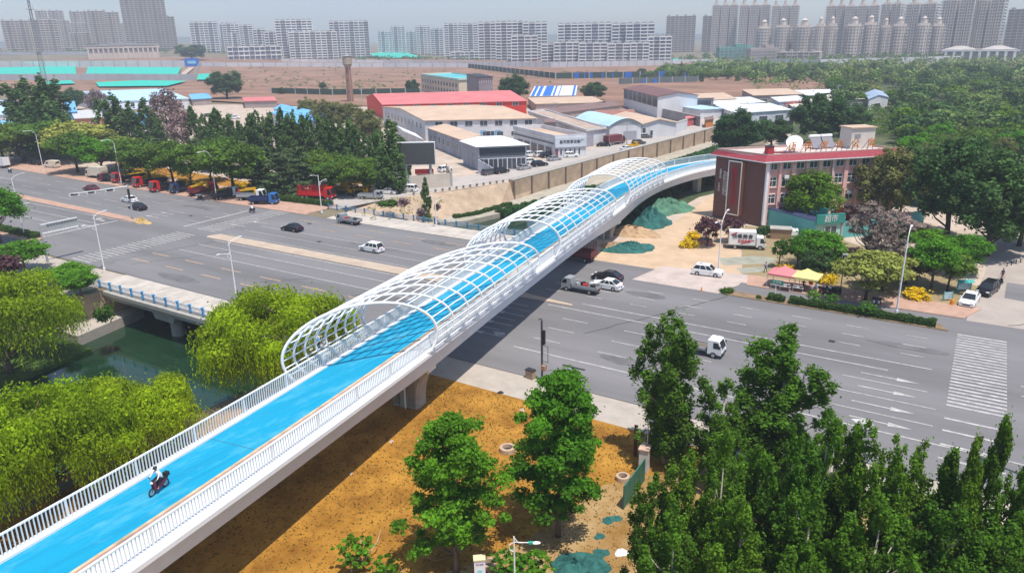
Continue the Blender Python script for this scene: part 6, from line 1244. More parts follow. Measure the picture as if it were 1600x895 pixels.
def truck(pm, bed='flat', bm=None, L=6.0, W_=2.0, cab=1.7, bh=.55, zf=.85, name='truck', crane=None, load=None, cabh=2.15, wr_=.4):
    bm = bm or pm; t = thing(name, '', 'truck'); xc = L/2-cab/2; s = .35
    MB().loft([[(xc-cab/2, y, .45), (xc+cab/2, y, .45), (xc+cab/2+.02, y, 1.15), (xc+cab/2-s, y, cabh-.08), (xc+cab/2-s-.1, y, cabh), (xc-cab/2, y, cabh)] for y in (-W_/2+.06, W_/2-.06)]).build('cab', pm, t)
    e = .012; g = MB(); x0, z0, x1, z1 = xc+cab/2+.02, 1.2, xc+cab/2-s+.02, cabh-.14; g.add([(x0+e, -W_/2+.2, z0), (x0+e, W_/2-.2, z0), (x1+e, W_/2-.26, z1), (x1+e, -W_/2+.26, z1)], [(0, 1, 2, 3)]); g.build('windscreen', GL, t)
    for sy in (-1, 1):
        y = sy*(W_/2-.045); MB().add([(xc-.15, y, 1.2), (xc+cab/2-.12, y, 1.2), (xc+cab/2-s-.08, y, cabh-.2), (xc-.15, y, cabh-.2)], [(0, 1, 2, 3) if sy < 0 else (3, 2, 1, 0)]).build('side_window', GL, t); MB().box((xc+cab/2+.03, sy*(W_/2-.3), .78), (.06, .32, .18)).build('headlight', HLM, t); MB().box((-L/2-.02, sy*(W_/2-.2), .66), (.05, .25, .14)).build('tail_light', TLM, t); MB().box((xc+cab/2-.1, sy*(W_/2+.14), 1.5), (.08, .16, .35)).build('mirror', DARK, t)
    MB().box((xc+cab/2+.02, 0, .52), (.12, W_*.92, .2)).build('bumper', DARK, t); MB().box((-cab/2, 0, .62), (L-cab, .8, .24)).build('chassis', UND, t)
    bl = L-cab-.12; bx = -L/2+bl/2; bz = zf
    if bed in ('flat', 'stake', 'load'):
        mb = MB(); mb.box((bx, 0, bz), (bl, W_, .12))
        for sy in (-1, 1): mb.box((bx, sy*(W_/2-.03), bz+bh/2), (bl, .06, bh))
        mb.box((-L/2+.03, 0, bz+bh/2), (.06, W_, bh)); mb.box((bx+bl/2-.03, 0, bz+bh*.8), (.06, W_, bh*1.6)); mb.build('cargo_bed', bm, t)
        mb = MB(); mb.box((bx, 0, bz+.08), (bl-.14, W_-.14, .04)); mb.build('bed_floor', M('bed_floor', (.16, .13, .12), .9, .2, 2), t)
    if bed == 'stake':
        mb = MB(); top = bz+bh+1.25
        n = max(3, int(bl/.55))
        for sy in (-1, 1):
            for i in range(n+1): mb.box((bx-bl/2+bl*i/n, sy*(W_/2-.03), (bz+top)/2), (.06, .05, top-bz))
            for z in (bz+bh+.35, bz+bh+.8, top): mb.box((bx, sy*(W_/2-.03), z), (bl, .04, .07))
        for i in range(5): 
            for x in (bx-bl/2, bx+bl/2): mb.box((x, -W_/2+W_*i/4, (bz+top)/2), (.05, .05, top-bz))
        for x in (bx-bl/2, bx, bx+bl/2): mb.box((x, 0, top), (.06, W_, .07))
        mb.build('stakes', bm, t)
    if bed == 'box': 
        mb = MB(); mb.box((bx, 0, bz+1.15), (bl, W_+.1, 2.3)); mb.build('cargo_box', bm, t); m2 = MB()
        for sx in (-1, 1):
            for sy in (-1, 1): m2.box((bx+sx*bl/2, sy*(W_/2+.05), bz+1.15), (.1, .1, 2.34))
        m2.box((bx, -W_/2-.05, bz+.05), (bl, .08, .12)); m2.box((bx, W_/2+.05, bz+.05), (bl, .08, .12)); m2.build('box_frame', GREY, t)
    if load:
        for i in range(load): MB().box((bx-bl*.3+bl*.6*i/max(1, load-1), (-.3 if i % 2 else .35), bz+.35), (.6, .5, .55), .3*i).build('load', [UND, GREY, PR_][i % 3], t)
    if crane:
        mb = MB(); mb.cyl((bx+bl/2-.4, 0, bz+.8), .35, 1.4, 10); mb.bar((bx+bl/2-.3, 0, bz+1.7), (bx-bl*.42, .2, bz+1.25), .34, .4); mb.bar((bx+bl/2-.3, 0, bz+1.95), (bx-bl*.1, .1, bz+1.75), .26, .26); mb.build('crane_arm', crane, t)
        MB().box((bx-bl*.42, .2, bz+1.2), (.5, .42, .5)).build('arm_head', PR_, t)
    n = [xc-.1, -L/2+1.1]+([-L/2+2.2] if L > 8 else [])
    for x in n:
        for y in (-W_/2+.14, W_/2-.14): wheel(t, x, y, wr_, .28)
    return t
def van(pm):
    t = thing('van', '', 'van'); L, W_, H = 5.0, 1.85, 2.15
    MB().loft([[(-L/2, y, .35), (L/2-.02, y, .35), (L/2, y, .95), (L/2-.75, y, 1.15), (L/2-1.4, y, H-.05), (L/2-1.6, y, H), (-L/2+.1, y, H), (-L/2, y, H-.1)] for y in (-W_/2, W_/2)]).build('body', pm, t)
    MB().add([(L/2-.73, -.8, 1.18), (L/2-.73, .8, 1.18), (L/2-1.37, .74, H-.12), (L/2-1.37, -.74, H-.12)], [(0, 1, 2, 3)]).build('windscreen', GL, t)
    for s in (-1, 1): MB().box((L/2-1.75, s*(W_/2+.005), 1.5), (.9, .03, .5)).build('side_window', GL, t); MB().box((L/2-.05, s*.7, .85), (.1, .3, .18)).build('headlight', HLM, t); MB().box((-L/2, s*.8, 1.1), (.05, .16, .5)).build('tail_light', TLM, t)
    MB().box((-L/2-.01, 0, 1.6), (.03, 1.3, .5)).build('rear_window', GL, t)
    for x in (-L*.31, L*.31):
        for y in (-W_/2+.1, W_/2-.1): wheel(t, x, y, .34)
    return t
def craneT(pm):
    t = thing('mobile_crane', '', 'crane'); L, W_ = 9.5, 2.4
    MB().box((0, 0, .95), (L, W_*.8, .5)).build('chassis', DARK, t); MB().box((0, 0, 1.25), (L*.92, W_, .12)).build('deck', pm, t)
    MB().loft([[(L/2-1.6, y, .7), (L/2, y, .7), (L/2, y, 1.5), (L/2-.3, y, 2.3), (L/2-1.6, y, 2.3)] for y in (-W_/2, W_/2)]).build('cab', pm, t)
    MB().add([(L/2+.01, -W_/2+.2, 1.52), (L/2+.01, W_/2-.2, 1.52), (L/2-.27, W_/2-.25, 2.2), (L/2-.27, -W_/2+.25, 2.2)], [(0, 1, 2, 3)]).build('windscreen', GL, t)
    for s in (-1, 1): MB().box((L/2-.9, s*(W_/2+.01), 1.85), (.8, .03, .6)).build('side_window', GL, t)
    MB().box((-1.6, -.6, 2.2), (1.5, .9, 1.7), top=(.85, 1)).build('crane_cab', pm, t); MB().box((-1.0, -.85, 2.5), (.4, .5, .8)).build('pane', GL, t); MB().box((-3.0, 0, 1.95), (2.0, 2.1, 1.2)).build('counterweight', pm, t)
    mb = MB(); mb.bar((-3.0, .35, 2.6), (L/2+1.4, .35, 3.0), .55, .6); mb.bar((-1, .35, 2.65), (L/2+2.0, .35, 3.05), .4, .42); mb.build('boom', pm, t); MB().box((L/2+2.0, .35, 2.9), (.4, .5, .8)).build('boom_head', DARK, t)
    for x in (-L*.36, -L*.22, L*.30):
        for y in (-W_/2+.15, W_/2-.15): wheel(t, x, y, .5, .3)
    return t
def place(make, px, py, hd, label, key, group=None, scale=None):
    """hd: heading in degrees in the plan (0 = along the road to the east)"""
    p = G(px, py); p.z += .03+(.0 if not -260 < p.x < 240 or not 62 < p.y < 106 else .05); o = inst(key, make, label, p, R(hd), scale, group); o['label'] = label; return o
# on the road
place(lambda: car('sedan', PB), 457, 361, 180, 'black sedan alone in the middle of the far lanes', 'sB')
place(lambda: car('suv', PW, 4.5), 581, 393, 180, 'white hatchback-like car just past the median near the first lattice tube', 'uW')
place(lambda: car('sedan', PW), 203, 316, 178, 'white sedan passing behind the signal mast', 'sW')
place(lambda: car('sedan', PB), 216, 328, 180, 'black sedan in front of the white one by the signal mast', 'sB')
place(lambda: car('sedan', PMR), 143, 298, 180, 'dark maroon car under the signal arm', 'sM')
place(lambda: car('sedan', PB), 949, 438, 180, 'black sedan passing behind the white car right of the footbridge', 'sB')
place(lambda: car('sedan', PW), 948, 451, 180, 'white sedan between the grey pickup truck and the black sedan', 'sW')
place(lambda: truck(PLG, 'load', PLG, 5.6, 1.8, 1.5, .45, .75, load=5, cabh=1.95, wr_=.34), 908, 456, 180, 'grey light truck with loose load leaving the bridge shadow', 'tG')
place(lambda: truck(PLG, 'load', PLG, 5.4, 1.8, 1.5, .45, .75, load=3, cabh=1.9, wr_=.34), 546, 350, 180, 'grey light truck with red load on the far lanes', 'tG2')
place(lambda: truck(PW, 'flat', GREY, 5.6, 1.9, 1.6, .25, .8, cabh=2.1, wr_=.36), 1092, 551, 0, 'small white truck half hidden by the dark poplar', 'tW')
place(lambda: truck(PR_, 'stake', PMR, 7.0, 2.2, 1.6, 1.0, .9), 897, 406, 182, 'red stake truck in the shadow under the footbridge', 'tRs')
# beside the pink building and the side street
place(lambda: car('suv', PW, 4.5), 1105, 430, 5, 'white car parked on the pale concrete near the street lamp', 'uW')
place(lambda: car('sedan', PW), 1514, 474, 262, 'white sedan parked by the teal notice board', 'sW')
place(lambda: car('suv', PB, 4.8), 1542, 458, 255, 'black car parked behind the white sedan at the notice board', 'uB')
bt = place(lambda: truck(PW, 'box', PW, 6.0, 2.0, 1.5, 0, .75, name='box_truck'), 1166, 388, 18, 'white box truck covered in red and black lettering beside the teal hut', 'tBox')
def livery():
    t = bt; bl = 6-1.5-.12; bx = -3+bl/2; RD = M('livery_red', (.60, .03, .05), .5, .05, 2); BK = M('livery_black', (.03, .03, .035), .5, 0)
    MB().box((-3.03, 0, 2.0), (.04, 1.9, 1.5)).build('rear_door', RD, t)
    mtx = Matrix.Translation((bx, -1.09, 2.25)) @ Matrix.Rotation(R(90), 4, 'X')
    text('快餐美食', .85, BK, t, mtx); text('欢迎品尝', .5, RD, t, Matrix.Translation((bx+.3, -1.09, 1.45)) @ Matrix.Rotation(R(90), 4, 'X')); text('美食', .6, PW, t, Matrix.Translation((-3.08, 0, 2.0)) @ Matrix.Rotation(R(-90), 4, 'Z') @ Matrix.Rotation(R(90), 4, 'X'))
    mb = MB(); mb.bar((bx-1.9, -1.08, 2.5), (bx-.9, -1.08, 2.9), .02, .18); mb.bar((bx-.2, -1.08, 1.0), (bx+1.9, -1.08, 1.7), .02, .14); mb.build('stripes', RD, t)
livery()
# north roadside, trucks parked nose to the road
tr = [(203, 283, 'tR', lambda: truck(PR_, 'flat', DARK, 8.5, 2.3, 1.9, .5, 1.0, cabh=2.7, wr_=.48), 'first red truck from the left parked nose to the road'), (236, 290, 'tR', None, 'second red truck from the left parked nose to the road'), (263, 297, 'tR', None, 'third red truck from the left parked nose to the road'), (288, 300, 'tN', lambda: truck(PN, 'flat', DARK, 6.5, 2.1, 1.7, .5, .9, cabh=2.4), 'dark blue truck parked right of the three red trucks')]
for x, y, k, mk, lb in tr: place(mk, x, y, 262, lb, k)
place(lambda: truck(PR_, 'flat', PMR, 7.0, 2.3, 1.7, .7, .95, crane=PYE, cabh=2.5), 318, 304, 82, 'red truck with a yellow crane arm parked tail to the road', 'tRc')
place(lambda: truck(PW, 'flat', DARK, 6.2, 2.1, 1.7, .9, .9, cabh=2.4), 353, 310, 84, 'dark truck with white tail band right of the third street lamp', 'tDk')
place(lambda: truck(PW, 'flat', PLG, 6.5, 2.2, 1.7, .6, .95, crane=PYE, cabh=2.5), 394, 313, 28, 'white truck with red and yellow crane arm behind the blue truck', 'tWc')
place(lambda: truck(PBL, 'flat', PN, 6.5, 2.2, 1.7, .8, .95, cabh=2.5), 413, 319, 28, 'blue cab truck with navy load bed by the junction', 'tBl')
place(lambda: truck(PR_, 'stake', PR_, 8.5, 2.4, 1.8, .9, 1.0, cabh=2.8, wr_=.48), 496, 311, 18, 'big red stake truck parked beside the hedge', 'tRS')
place(lambda: craneT(PYE), 532, 303, 8, 'yellow mobile crane left, nearest the red stake truck', 'crane')
place(lambda: craneT(PYE), 556, 302, 8, 'yellow mobile crane right, with its boom reaching over the white cars', 'crane', scale=(.9, .9, .9))
place(lambda: truck(PLG, 'flat', PLG, 5.6, 1.8, 1.6, .45, .75, cabh=1.95, wr_=.34), 579, 311, 22, 'light grey pickup truck in front of the two white cars', 'tP')
place(lambda: car('sedan', PW), 607, 303, 190, 'left white sedan of the pair parked under the billboard poplars', 'sW')
place(lambda: car('suv', PW, 4.5), 639, 299, 190, 'right white car of the pair parked under the billboard poplars', 'uW')
place(lambda: truck(PBG, 'box', PBG, 6.5, 2.2, 1.7, 0, .8, name='box_truck', cabh=2.4), 152, 278, 262-75, 'cream box truck in the tree shade left of the red trucks', 'tBc')
place(lambda: van(PBG), 82, 262, 192, 'cream van parked on the pink pavement by the first street lamp', 'vC')
place(lambda: car('suv', PB, 4.8), 57, 258, 190, 'black car parked left of the cream van', 'uB'); place(lambda: car('suv', PDG, 4.8), 31, 253, 190, 'dark grey car parked second left of the cream van', 'uG'); place(lambda: car('sedan', PS), 14, 249, 190, 'silver car half in shade beside the left edge', 'sS'); place(lambda: truck(PW, 'box', PW, 6.5, 2.2, 1.7, 0, .8, name='box_truck'), 0, 262, 190, 'white truck cut off by the left edge', 'tBw')
place(lambda: truck(PMR, 'stake', DARK, 7.5, 2.3, 1.7, .6, .95), 176, 284, 200, 'dark maroon truck deep in the shade left of the red trucks', 'tMr')
# beyond the river
for k, mk, x, y, hd, lb in (('uG', lambda: car('suv', PDG, 4.8), 765, 273, 75, 'dark grey car left of the black one before the showroom'), ('uB', lambda: car('suv', PB, 4.8), 783, 271, 75, 'black car at the showroom corner'), ('sS', lambda: car('sedan', PS), 819, 265, 75, 'silver car right of the showroom door'), ('uB', None, 843, 260, 60, 'black van-like car right of the showroom'), ('uW', lambda: car('suv', PW, 4.5), 829, 256, 60, 'white car behind the black one right of the showroom'), ('sS', None, 866, 251, 70, 'silver sedan at the corner of the lettered workshop'), ('uW', None, 846, 245, 60, 'white car in the gap left of the lettered workshop'), ('uB', None, 856, 246, 60, 'black car in the gap left of the lettered workshop'), ('uW', None, 892, 246, 40, 'white car parked before the lettered workshop'), ('uW', None, 828, 245, 60, 'upper white car in the gap beside the showroom'), ('sB', lambda: car('sedan', PB), 943, 229, 30, 'black car beside the maroon container truck'), ('sW', lambda: car('sedan', PW), 980, 235, 60, 'white car on the access road near the thin pole'), ('uG', None, 998, 226, 60, 'dark grey car behind the yellow three-wheeler'), ('uW', None, 1030, 211, 30, 'white car in front of the beige roofed shed'), ('uG', None, 1008, 216, 30, 'dark car left of the white one before the beige shed'),
    ('uW', None, 696, 268, 80, 'white car parked on the green side of the workshop lane'), ('uW', None, 335, 186, 40, 'white car left in the open yard behind the poplars'), ('uB', None, 328, 183, 40, 'black car in the open yard behind the poplars'), ('uW', None, 368, 186, 40, 'white car right in the open yard behind the poplars'), ('uG', None, 361, 184, 40, 'dark car beside the white one in the open yard'), ('uW', None, 1230, 176, 20, 'white car in front of the shop row with red characters')):
    place(mk, x, y, hd, lb, k)
place(lambda: truck(PMR, 'box', PMR, 8.5, 2.4, 1.8, 0, .9, name='box_truck', cabh=2.6, wr_=.48), 960, 226, 75, 'maroon container truck on the yard beside the access road', 'tMc')
place(lambda: truck(PYE, 'flat', PYE, 4.2, 1.6, 1.2, .5, .6, cabh=1.8, wr_=.3), 988, 231, 60, 'small yellow truck on the access road', 'tYs')
place(lambda: van(PW), 414, 166, 20, 'white bus-like van in front of the red roofed yard shed', 'vW', scale=(1.8, 1.2, 1.2))
# ------------------------------------------------------------ street furniture
LW = M('lamp_pole_white', (.74, .74, .74), .5, .05, 1)
def lamp(kind, H=9.5):
    t = thing('street_lamp', '', 'street lamp'); P = lambda pts, r: MB().tube(pts, r, 8)
    MB().cyl((0, 0, .25), .2, .5, 10).build('base', LW, t)
    if kind == 'single':
        P([(0, 0, .3), (0, 0, H*.86), (0, 0, H*.9)], [.12, .075, .07]).build('pole', LW, t); P([(0, 0, H*.88), (0, -.35, H*.96), (0, -1.2, H), (0, -2.6, H*1.0)], .05).build('arm', LW, t); MB().box((0, -2.9, H*1.0-.02), (.26, .75, .12)).build('lamp_head', LW, t)
    elif kind == 'double':
        P([(0, 0, .3), (0, 0, H*.84)], [.12, .07]).build('pole', LW, t)
        for s, k in ((1, 1), (-1, .92)): P([(0, 0, H*.82), (0, s*.5, H*.90*k+.0), (0, s*1.5, H*.97*k+.1), (0, s*2.5, H*k)], .05).build('arm', LW, t); MB().box((0, s*2.8, H*k), (.26, .7, .12)).build('lamp_head', LW, t)
    elif kind == 'loop':
        P([(0, 0, .3), (0, 0, H)], [.11, .06]).build('pole', LW, t); P([(0, 0, H*.72), (0, -.5, H*.76), (0, -.45, H*.80), (0, 0, H*.82)], .04).build('ring_arm', LW, t)
        for s, z in ((1, 1.0), (-1, .82)): P([(0, -s*.15, H*z-.6), (0, s*.4, H*z-.1), (0, s*1.6, H*z+.2)], .045).build('arm', LW, t); MB().box((0, s*1.9, H*z+.22), (.22, .6, .1)).build('lamp_head', LW, t)
    return t
def put_lamp(px, py, ty, kind, label, rz=0):
    b = G(px, py); h = HT(b, ty); return inst('lamp_'+kind, lambda: lamp(kind), label, b+Vector((0, 0, .1)), R(rz), (1, 1, h/9.5), None)
put_lamp(69, 270, 204, 'single', 'curved single arm street lamp by the cream van'); put_lamp(190, 288, 218, 'single', 'curved single arm street lamp beside the first red truck'); put_lamp(339, 313, 236, 'single', 'curved single arm street lamp left of the dark truck')
put_lamp(503, 334, 274, 'loop', 'white lamp with two staggered heads at the end of the teal railing', 180); put_lamp(682, 356, 306, 'loop', 'slim white lamp behind the teal railing', 180)
put_lamp(25, 309, 274, 'double', 'two armed street lamp standing on the left median'); put_lamp(371, 474, 378, 'loop', 'white lamp on the near walkway of the road bridge'); put_lamp(163.5, 423, 336, 'loop', 'white lamp in front of the near crosswalk'); put_lamp(1122, 427, 335, 'double', 'two armed white street lamp beside the parked white car'); put_lamp(39, 370, 322, 'loop', 'white post rising from the end of the left hedge')
put_lamp(1400, 492, 362, 'single', 'tall single arm lamp beside the big yellow bush', 180)
put_lamp(850, 611, 520, 'single', '') if 0 else None
def white_column():
    b = G(1601, 745); t = thing('street_lamp', 'ornate white lamp column cut by the right edge', 'street lamp', b); h = HT(b, 556); MB().tube([(0, 0, 0), (0, 0, h)], [.16, .10], 10).build('pole', LW, t)
    for i in range(7): mb = MB(); mb.ell((-.28, 0, h*(.99-.06*i)), (.26, .26, .2)); mb.ell((.28, 0, h*(.96-.06*i)), (.26, .26, .2)); mb.build('lantern', LW, t)
    MB().box((0, 0, h*.45), (.3, .25, .6)).build('junction_box', DARK, t)
white_column()
def lone_lamp():
    b = G(806, 985); t = thing('street_lamp', 'white lamp with green and white head between the two saplings', 'street lamp', b, 0); h = HT(b, 838); MB().tube([(0, 0, 0), (0, 0, h)], [.07, .045], 8).build('pole', LW, t); d = Vector((.80, .55, 0))
    MB().tube([(0, 0, h-.05), d*.25+Vector((0, 0, h-.42)), d*.9+Vector((0, 0, h-.45))], .03, 6).build('arm', LW, t); MB().tube([Vector((0, 0, h-1.1)), d*-.28+Vector((0, 0, h-.9)), d*-.3+Vector((0, 0, h-.55)), d*.0+Vector((0, 0, h-.38)), d*.5+Vector((0, 0, h-.42))], .025, 6).build('bracket', LW, t)
    a = math.atan2(d.y, d.x); MB().box((d.x*1.02, d.y*1.02, h-.47), (.26, .16, .12), a).build('head_collar', M('lamp_green', (.03, .35, .25), .5, 0), t); o = MB().ell((0, 0, 0), (.28, .13, .08), 12, 8).build('lamp_head', WHITE, t, smooth=True); o.location = (d.x*1.35, d.y*1.35, h-.5); o.rotation_euler.z = a
lone_lamp()
SG = M('signal_black', (.02, .02, .022), .6, 0)
def sighead(t, x, y, z, n=3, rz=0, lens=(.05, .02, .02)):
    o = MB().box((x, y, z), (.36, .3, .36*n+.1), rz).build('signal_head', SG, t)
    for i in range(n): c = (M('lens_red', (.16, .01, .01), .3, 0), M('lens_amber', (.16, .08, .01), .3, 0), M('lens_green', (.01, .10, .05), .3, 0))[i % 3]; MB().cyl((x, y-.17, z+(1-i)*.36*(1 if n == 3 else .9)), .12, .05, 12, ax='y').build('lens', c, o)
    return o
def signal_mast():
    b = G(209, 344); t = thing('signal_mast', 'grey signal mast with a long arm of framed signs reaching over the far lanes', 'traffic signal', b); h = HT(b, 288); MB().tube([(0, 0, 0), (0, 0, h)], [.18, .12], 8).build('pole', GREY, t)
    # arm reaches over the far carriageway
    tip = G(114, 303, h-.6)-b; MB().tube([Vector((0, 0, h-.4)), Vector((tip.x, tip.y, h-.6))], [.1, .06], 8).build('arm', LW, t); d = Vector((tip.x, tip.y, 0)); L = d.length; d.normalize(); rz = math.atan2(d.y, d.x)
    for f, w_ in ((.98, 1.7), (.68, 1.5), (.34, 1.6)):
        q = d*(L*f); fr = MB()
        for s in (-1, 1): fr.box((q.x+d.x*s*w_/2, q.y+d.y*s*w_/2, h-.75), (.08, .08, .55), rz); fr.box((q.x, q.y, h-.75+s*.27), (w_, .08, .08), rz)
        fo = fr.build('signal_frame', WHITE, t); MB().box((q.x, q.y, h-.75), (w_*.7, .2, .3), rz).build('signal_head', SG, fo)
    sighead(t, .32, -.2, h*.80); sighead(t, .32, -.2, h*.66, 2)
signal_mast()
def gantry(px, py, ty, label, L):
    b = G(px, py); t = thing('sign_gantry', label, 'sign gantry', b); h = HT(b, ty); MB().tube([(0, 0, 0), (0, 0, h)], [.2, .15], 8).build('pole', GREY, t); mb = MB(); r = 1.7
    mb.bar((0, 0, h-.2), (0, L, h-.2), .2, .16); mb.bar((0, 0, h-r), (0, L, h-r), .2, .16); mb.build('beams', LW, t); mb = MB()
    for i in range(12): mb.bar((.06, 1+(L-1)*i/11, h-.2), (.06, 1+(L-1)*i/11, h-r), .05, .08)
    mb.build('ribs', GREY, t); MB().box((-.1, L/2+.5, h-.95), (.06, L-1.1, 1.45)).build('sign_panel', M('sign_back_grey', (.40, .41, .41), .6, .08, .6), t)
gantry(75, 411, 350, 'grey sign gantry seen from behind at the near road corner', 6.2); 
gantry(52, 372, 322, 'second sign gantry partly hidden by the bright corner tree', 5) if 0 else None
def mid_signal():
    b = G(847, 595); t = thing('traffic_signal', 'dark signal post with tall black head and open frame beside the kerb', 'traffic signal', b, R(-10)); h = HT(b, 500); MB().box((0, 0, h/2), (.16, .16, h)).build('pole', M('post_dark_grey', (.09, .09, .10), .7, .1, 1), t)
    MB().box((.34, -.1, h*.74), (.28, .28, 1.55)).build('signal_head', SG, t); mb = MB(); z0, z1 = h*.34, h*.60
    for z in (z0, (z0+z1)/2, z1): mb.box((.45, 0, z), (.75, .05, .05))
    mb.box((.82, 0, (z0+z1)/2), (.05, .05, z1-z0)); mb.build('frame', M('post_dark_grey', (.09, .09, .10)), t); MB().box((.35, -.1, h*.24), (.5, .4, .55)).build('control_box', M('box_rust', (.34, .20, .14), .8, .1, 1), t); MB().tube([(0, 0, h-.1), (-.1, 0, h+.15), (-.5, .1, h-.1)], .05, 6).build('camera_arm', DARK, t)
mid_signal()
b = G(829, 591); t = thing('junction_cabinet', 'brown junction cabinet on the kerb left of the dark signal post', 'cabinet', b, R(-8)); MB().box((0, 0, .5), (.95, .6, .95)).build('body', M('cabinet_brown', (.36, .26, .18), .8, .1, 1), t); MB().box((0, 0, 1.02), (1.05, .7, .1)).build('lid', DARK, t)
def cabinet():
    b = G(751, 925); t = thing('utility_cabinet', 'white utility cabinet with cream cap and pale blue emblem at the bottom edge', 'cabinet', b, R(38)); h = HT(b, 872); MB().box((0, 0, h/2), (.72, .5, h)).build('body', WHITE, t); MB().box((0, 0, h+.04), (.8, .58, .1)).build('cap', M('cap_cream', (.62, .56, .36), .8, .08, 1), t)
    MB().cyl((0, -.265, h*.70), .15, .02, 20, ax='y').build('emblem', M('emblem_blue', (.30, .62, .74), .6, 0), t); text('电力设施', .13, M('text_violet', (.35, .15, .40), .6, 0), t, Matrix.Translation((0, -.26, h*.90)) @ Matrix.Rotation(R(90), 4, 'X'), ext=.01)
    text('禁止触摸', .11, M('text_violet', (.35, .15, .40), .6, 0), t, Matrix.Translation((0, -.26, h*.45)) @ Matrix.Rotation(R(90), 4, 'X'), ext=.01)
cabinet()
def ring(px, py, r, label):
    b = G(px, py); t = thing('manhole_ring', label, 'manhole ring', b); rg = [[(rr*math.cos(a), rr*math.sin(a), z) for a in [2*math.pi*k/24 for k in range(24)]] for rr, z in ((r, 0), (r*.95, .4), (r*.6, .42), (r*.55, .05))]; MB().loft(rg, cap=False).build('ring', M('ring_concrete', (.46, .33, .23), .9, .15, 2), t); MB().cyl((0, 0, .08), r*.56, .02, 20).build('opening', DARK, t)
ring(793, 704, .75, 'concrete manhole ring on the golden grass right of the locust tree'); ring(973, 749, .6, 'low concrete ring left of the white gate pillar'); ring(764, 885, .55, 'small pale ring beside the white utility cabinet')
def gatepost():
    b = G(1006, 735); t = thing('gate_pillar', 'white gate pillar at the end of the green fence panel', 'pillar', b, R(10)); h = HT(b, 700); MB().box((0, 0, h/2), (.75, .9, h)).build('shaft', M('pillar_white', (.60, .58, .56), .85, .08, 1), t); MB().box((0, 0, h+.06), (.9, 1.05, .12)).build('cap', M('pillar_cap', (.55, .38, .30), .85, .1, 1), t)
    t = thing('camera_pole', 'thin white camera pole behind the gate pillar', 'camera pole', G(1010, 728)); b2 = G(1010, 728); h = HT(b2, 655); MB().tube([(0, 0, 0), (0, 0, h)], [.06, .045], 7).build('pole', LW, t); MB().box((.25, 0, h-.05), (.5, .08, .08)).build('arm', LW, t); MB().ell((.5, 0, h-.15), (.12, .12, .14)).build('camera', DARK, t); MB().box((-.25, .0, h*.42), (.4, .3, .55)).build('box', WHITE, t); MB().box((-.5, .0, h*.60), (.5, .3, .08)).build('small_panel', WHITE, t)
    a = G(974, 796); c = G(1006, 752); d = c-a; t = thing('site_fence', 'dark green metal fence panel leading to the white gate pillar', 'fence', a, math.atan2(d.y, d.x)); L = d.length; h = 2.0; MB().box((L/2, 0, h/2+.1), (L, .06, h)).build('panel', M('green_sheet', (.02, .13, .09), .5, .15, 1), t); mb = MB()
    for i in range(5): mb.box((L*i/4, 0, h/2+.1), (.08, .1, h+.1))
    mb.box((L/2, 0, h+.12), (L, .09, .06)); mb.box((L/2, 0, .15), (L, .09, .06)); mb.build('frame', M('green_frame', (.05, .16, .12), .5, .1, 1), t)
    b = G(992, 712); t = thing('rust_post', 'rust brown steel post left of the gate pillar', 'post', b, .3); h = HT(b, 665); MB().box((0, 0, h/2), (.16, .3, h)).build('web', M('rust', (.14, .04, .03), .9, .2, 2), t); MB().box((0, .16, h/2), (.3, .04, h)).build('flange', M('rust', (.14, .04, .03)), t)
gatepost()
# ------------------------------------------------------------ market stalls, bikes, notice boards by the pink building
def canopy(px, py, w_, col, label, dx=0):
    b = G(px, py); t = thing('canopy_tent', label, 'canopy', b, R(-2)); h = 2.1; mb = MB(); s = w_/2; D_ = 1.7
    n = 6; vs = []; 
    for j in range(n+1):
        for i in range(n+1):
            x, y = -s+2*s*i/n, -D_+2*D_*j/n; e = max(abs(x)/s, abs(y)/D_); vs.append((x, y, h+1.0*max(0, 1-e)**1.5+.12))
    mb.add(vs, [(j*(n+1)+i, j*(n+1)+i+1, (j+1)*(n+1)+i+1, (j+1)*(n+1)+i) for j in range(n) for i in range(n)]); mb.build('roof', col, t)
    mb = MB(); 
    for a, c in (((-s, -D_), (s, -D_)), ((s, -D_), (s, D_)), ((s, D_), (-s, D_)), ((-s, D_), (-s, -D_))): mb.bar((a[0], a[1], h), (c[0], c[1], h), .02, .26)
    mb.build('valance', col, t)
    for x in (-s, s):
        for y in (-D_, D_): MB().box((x, y, h/2), (.06, .06, h)).build('leg', GREY, t)
    return t
canopy(1223, 448, 3.7, M('canopy_pink', (.70, .20, .22), .7, .06, 1), 'pink canopy tent, left of the pair by the road'); canopy(1258, 453, 3.7, M('canopy_yellow', (.78, .66, .24), .7, .05, 1), 'yellow canopy tent, right of the pair by the road')
for i, (x, y, lb) in enumerate(((1212, 452, 'stall table under the left end of the pink canopy'), (1226, 455, 'stall table under the right end of the pink canopy'), (1246, 457, 'stall table under the yellow canopy'))):
    t = thing('stall_table', lb, 'table', G(x, y)); MB().box((0, 0, .75), (1.5, .7, .06)).build('tabletop', M('table_grey', (.42, .40, .38), .8, .1, 1), t)
    for sx in (-.65, .65):
        for sy in (-.28, .28): MB().box((sx, sy, .36), (.05, .05, .72)).build('leg', GREY, t)
    for k in range(3):
        t = thing('goods_box', f'{("brown", "white", "dark")[k]} goods box on the {lb}', 'box', G(x, y)+Vector((-.45+.45*k, 0, .78))); MB().box((0, 0, .13), (.34, .4, .26)).build('body', [TAUP, WHITE, DARK][k], t); MB().box((0, 0, .27), (.36, .42, .03)).build('lid', CONC, t)
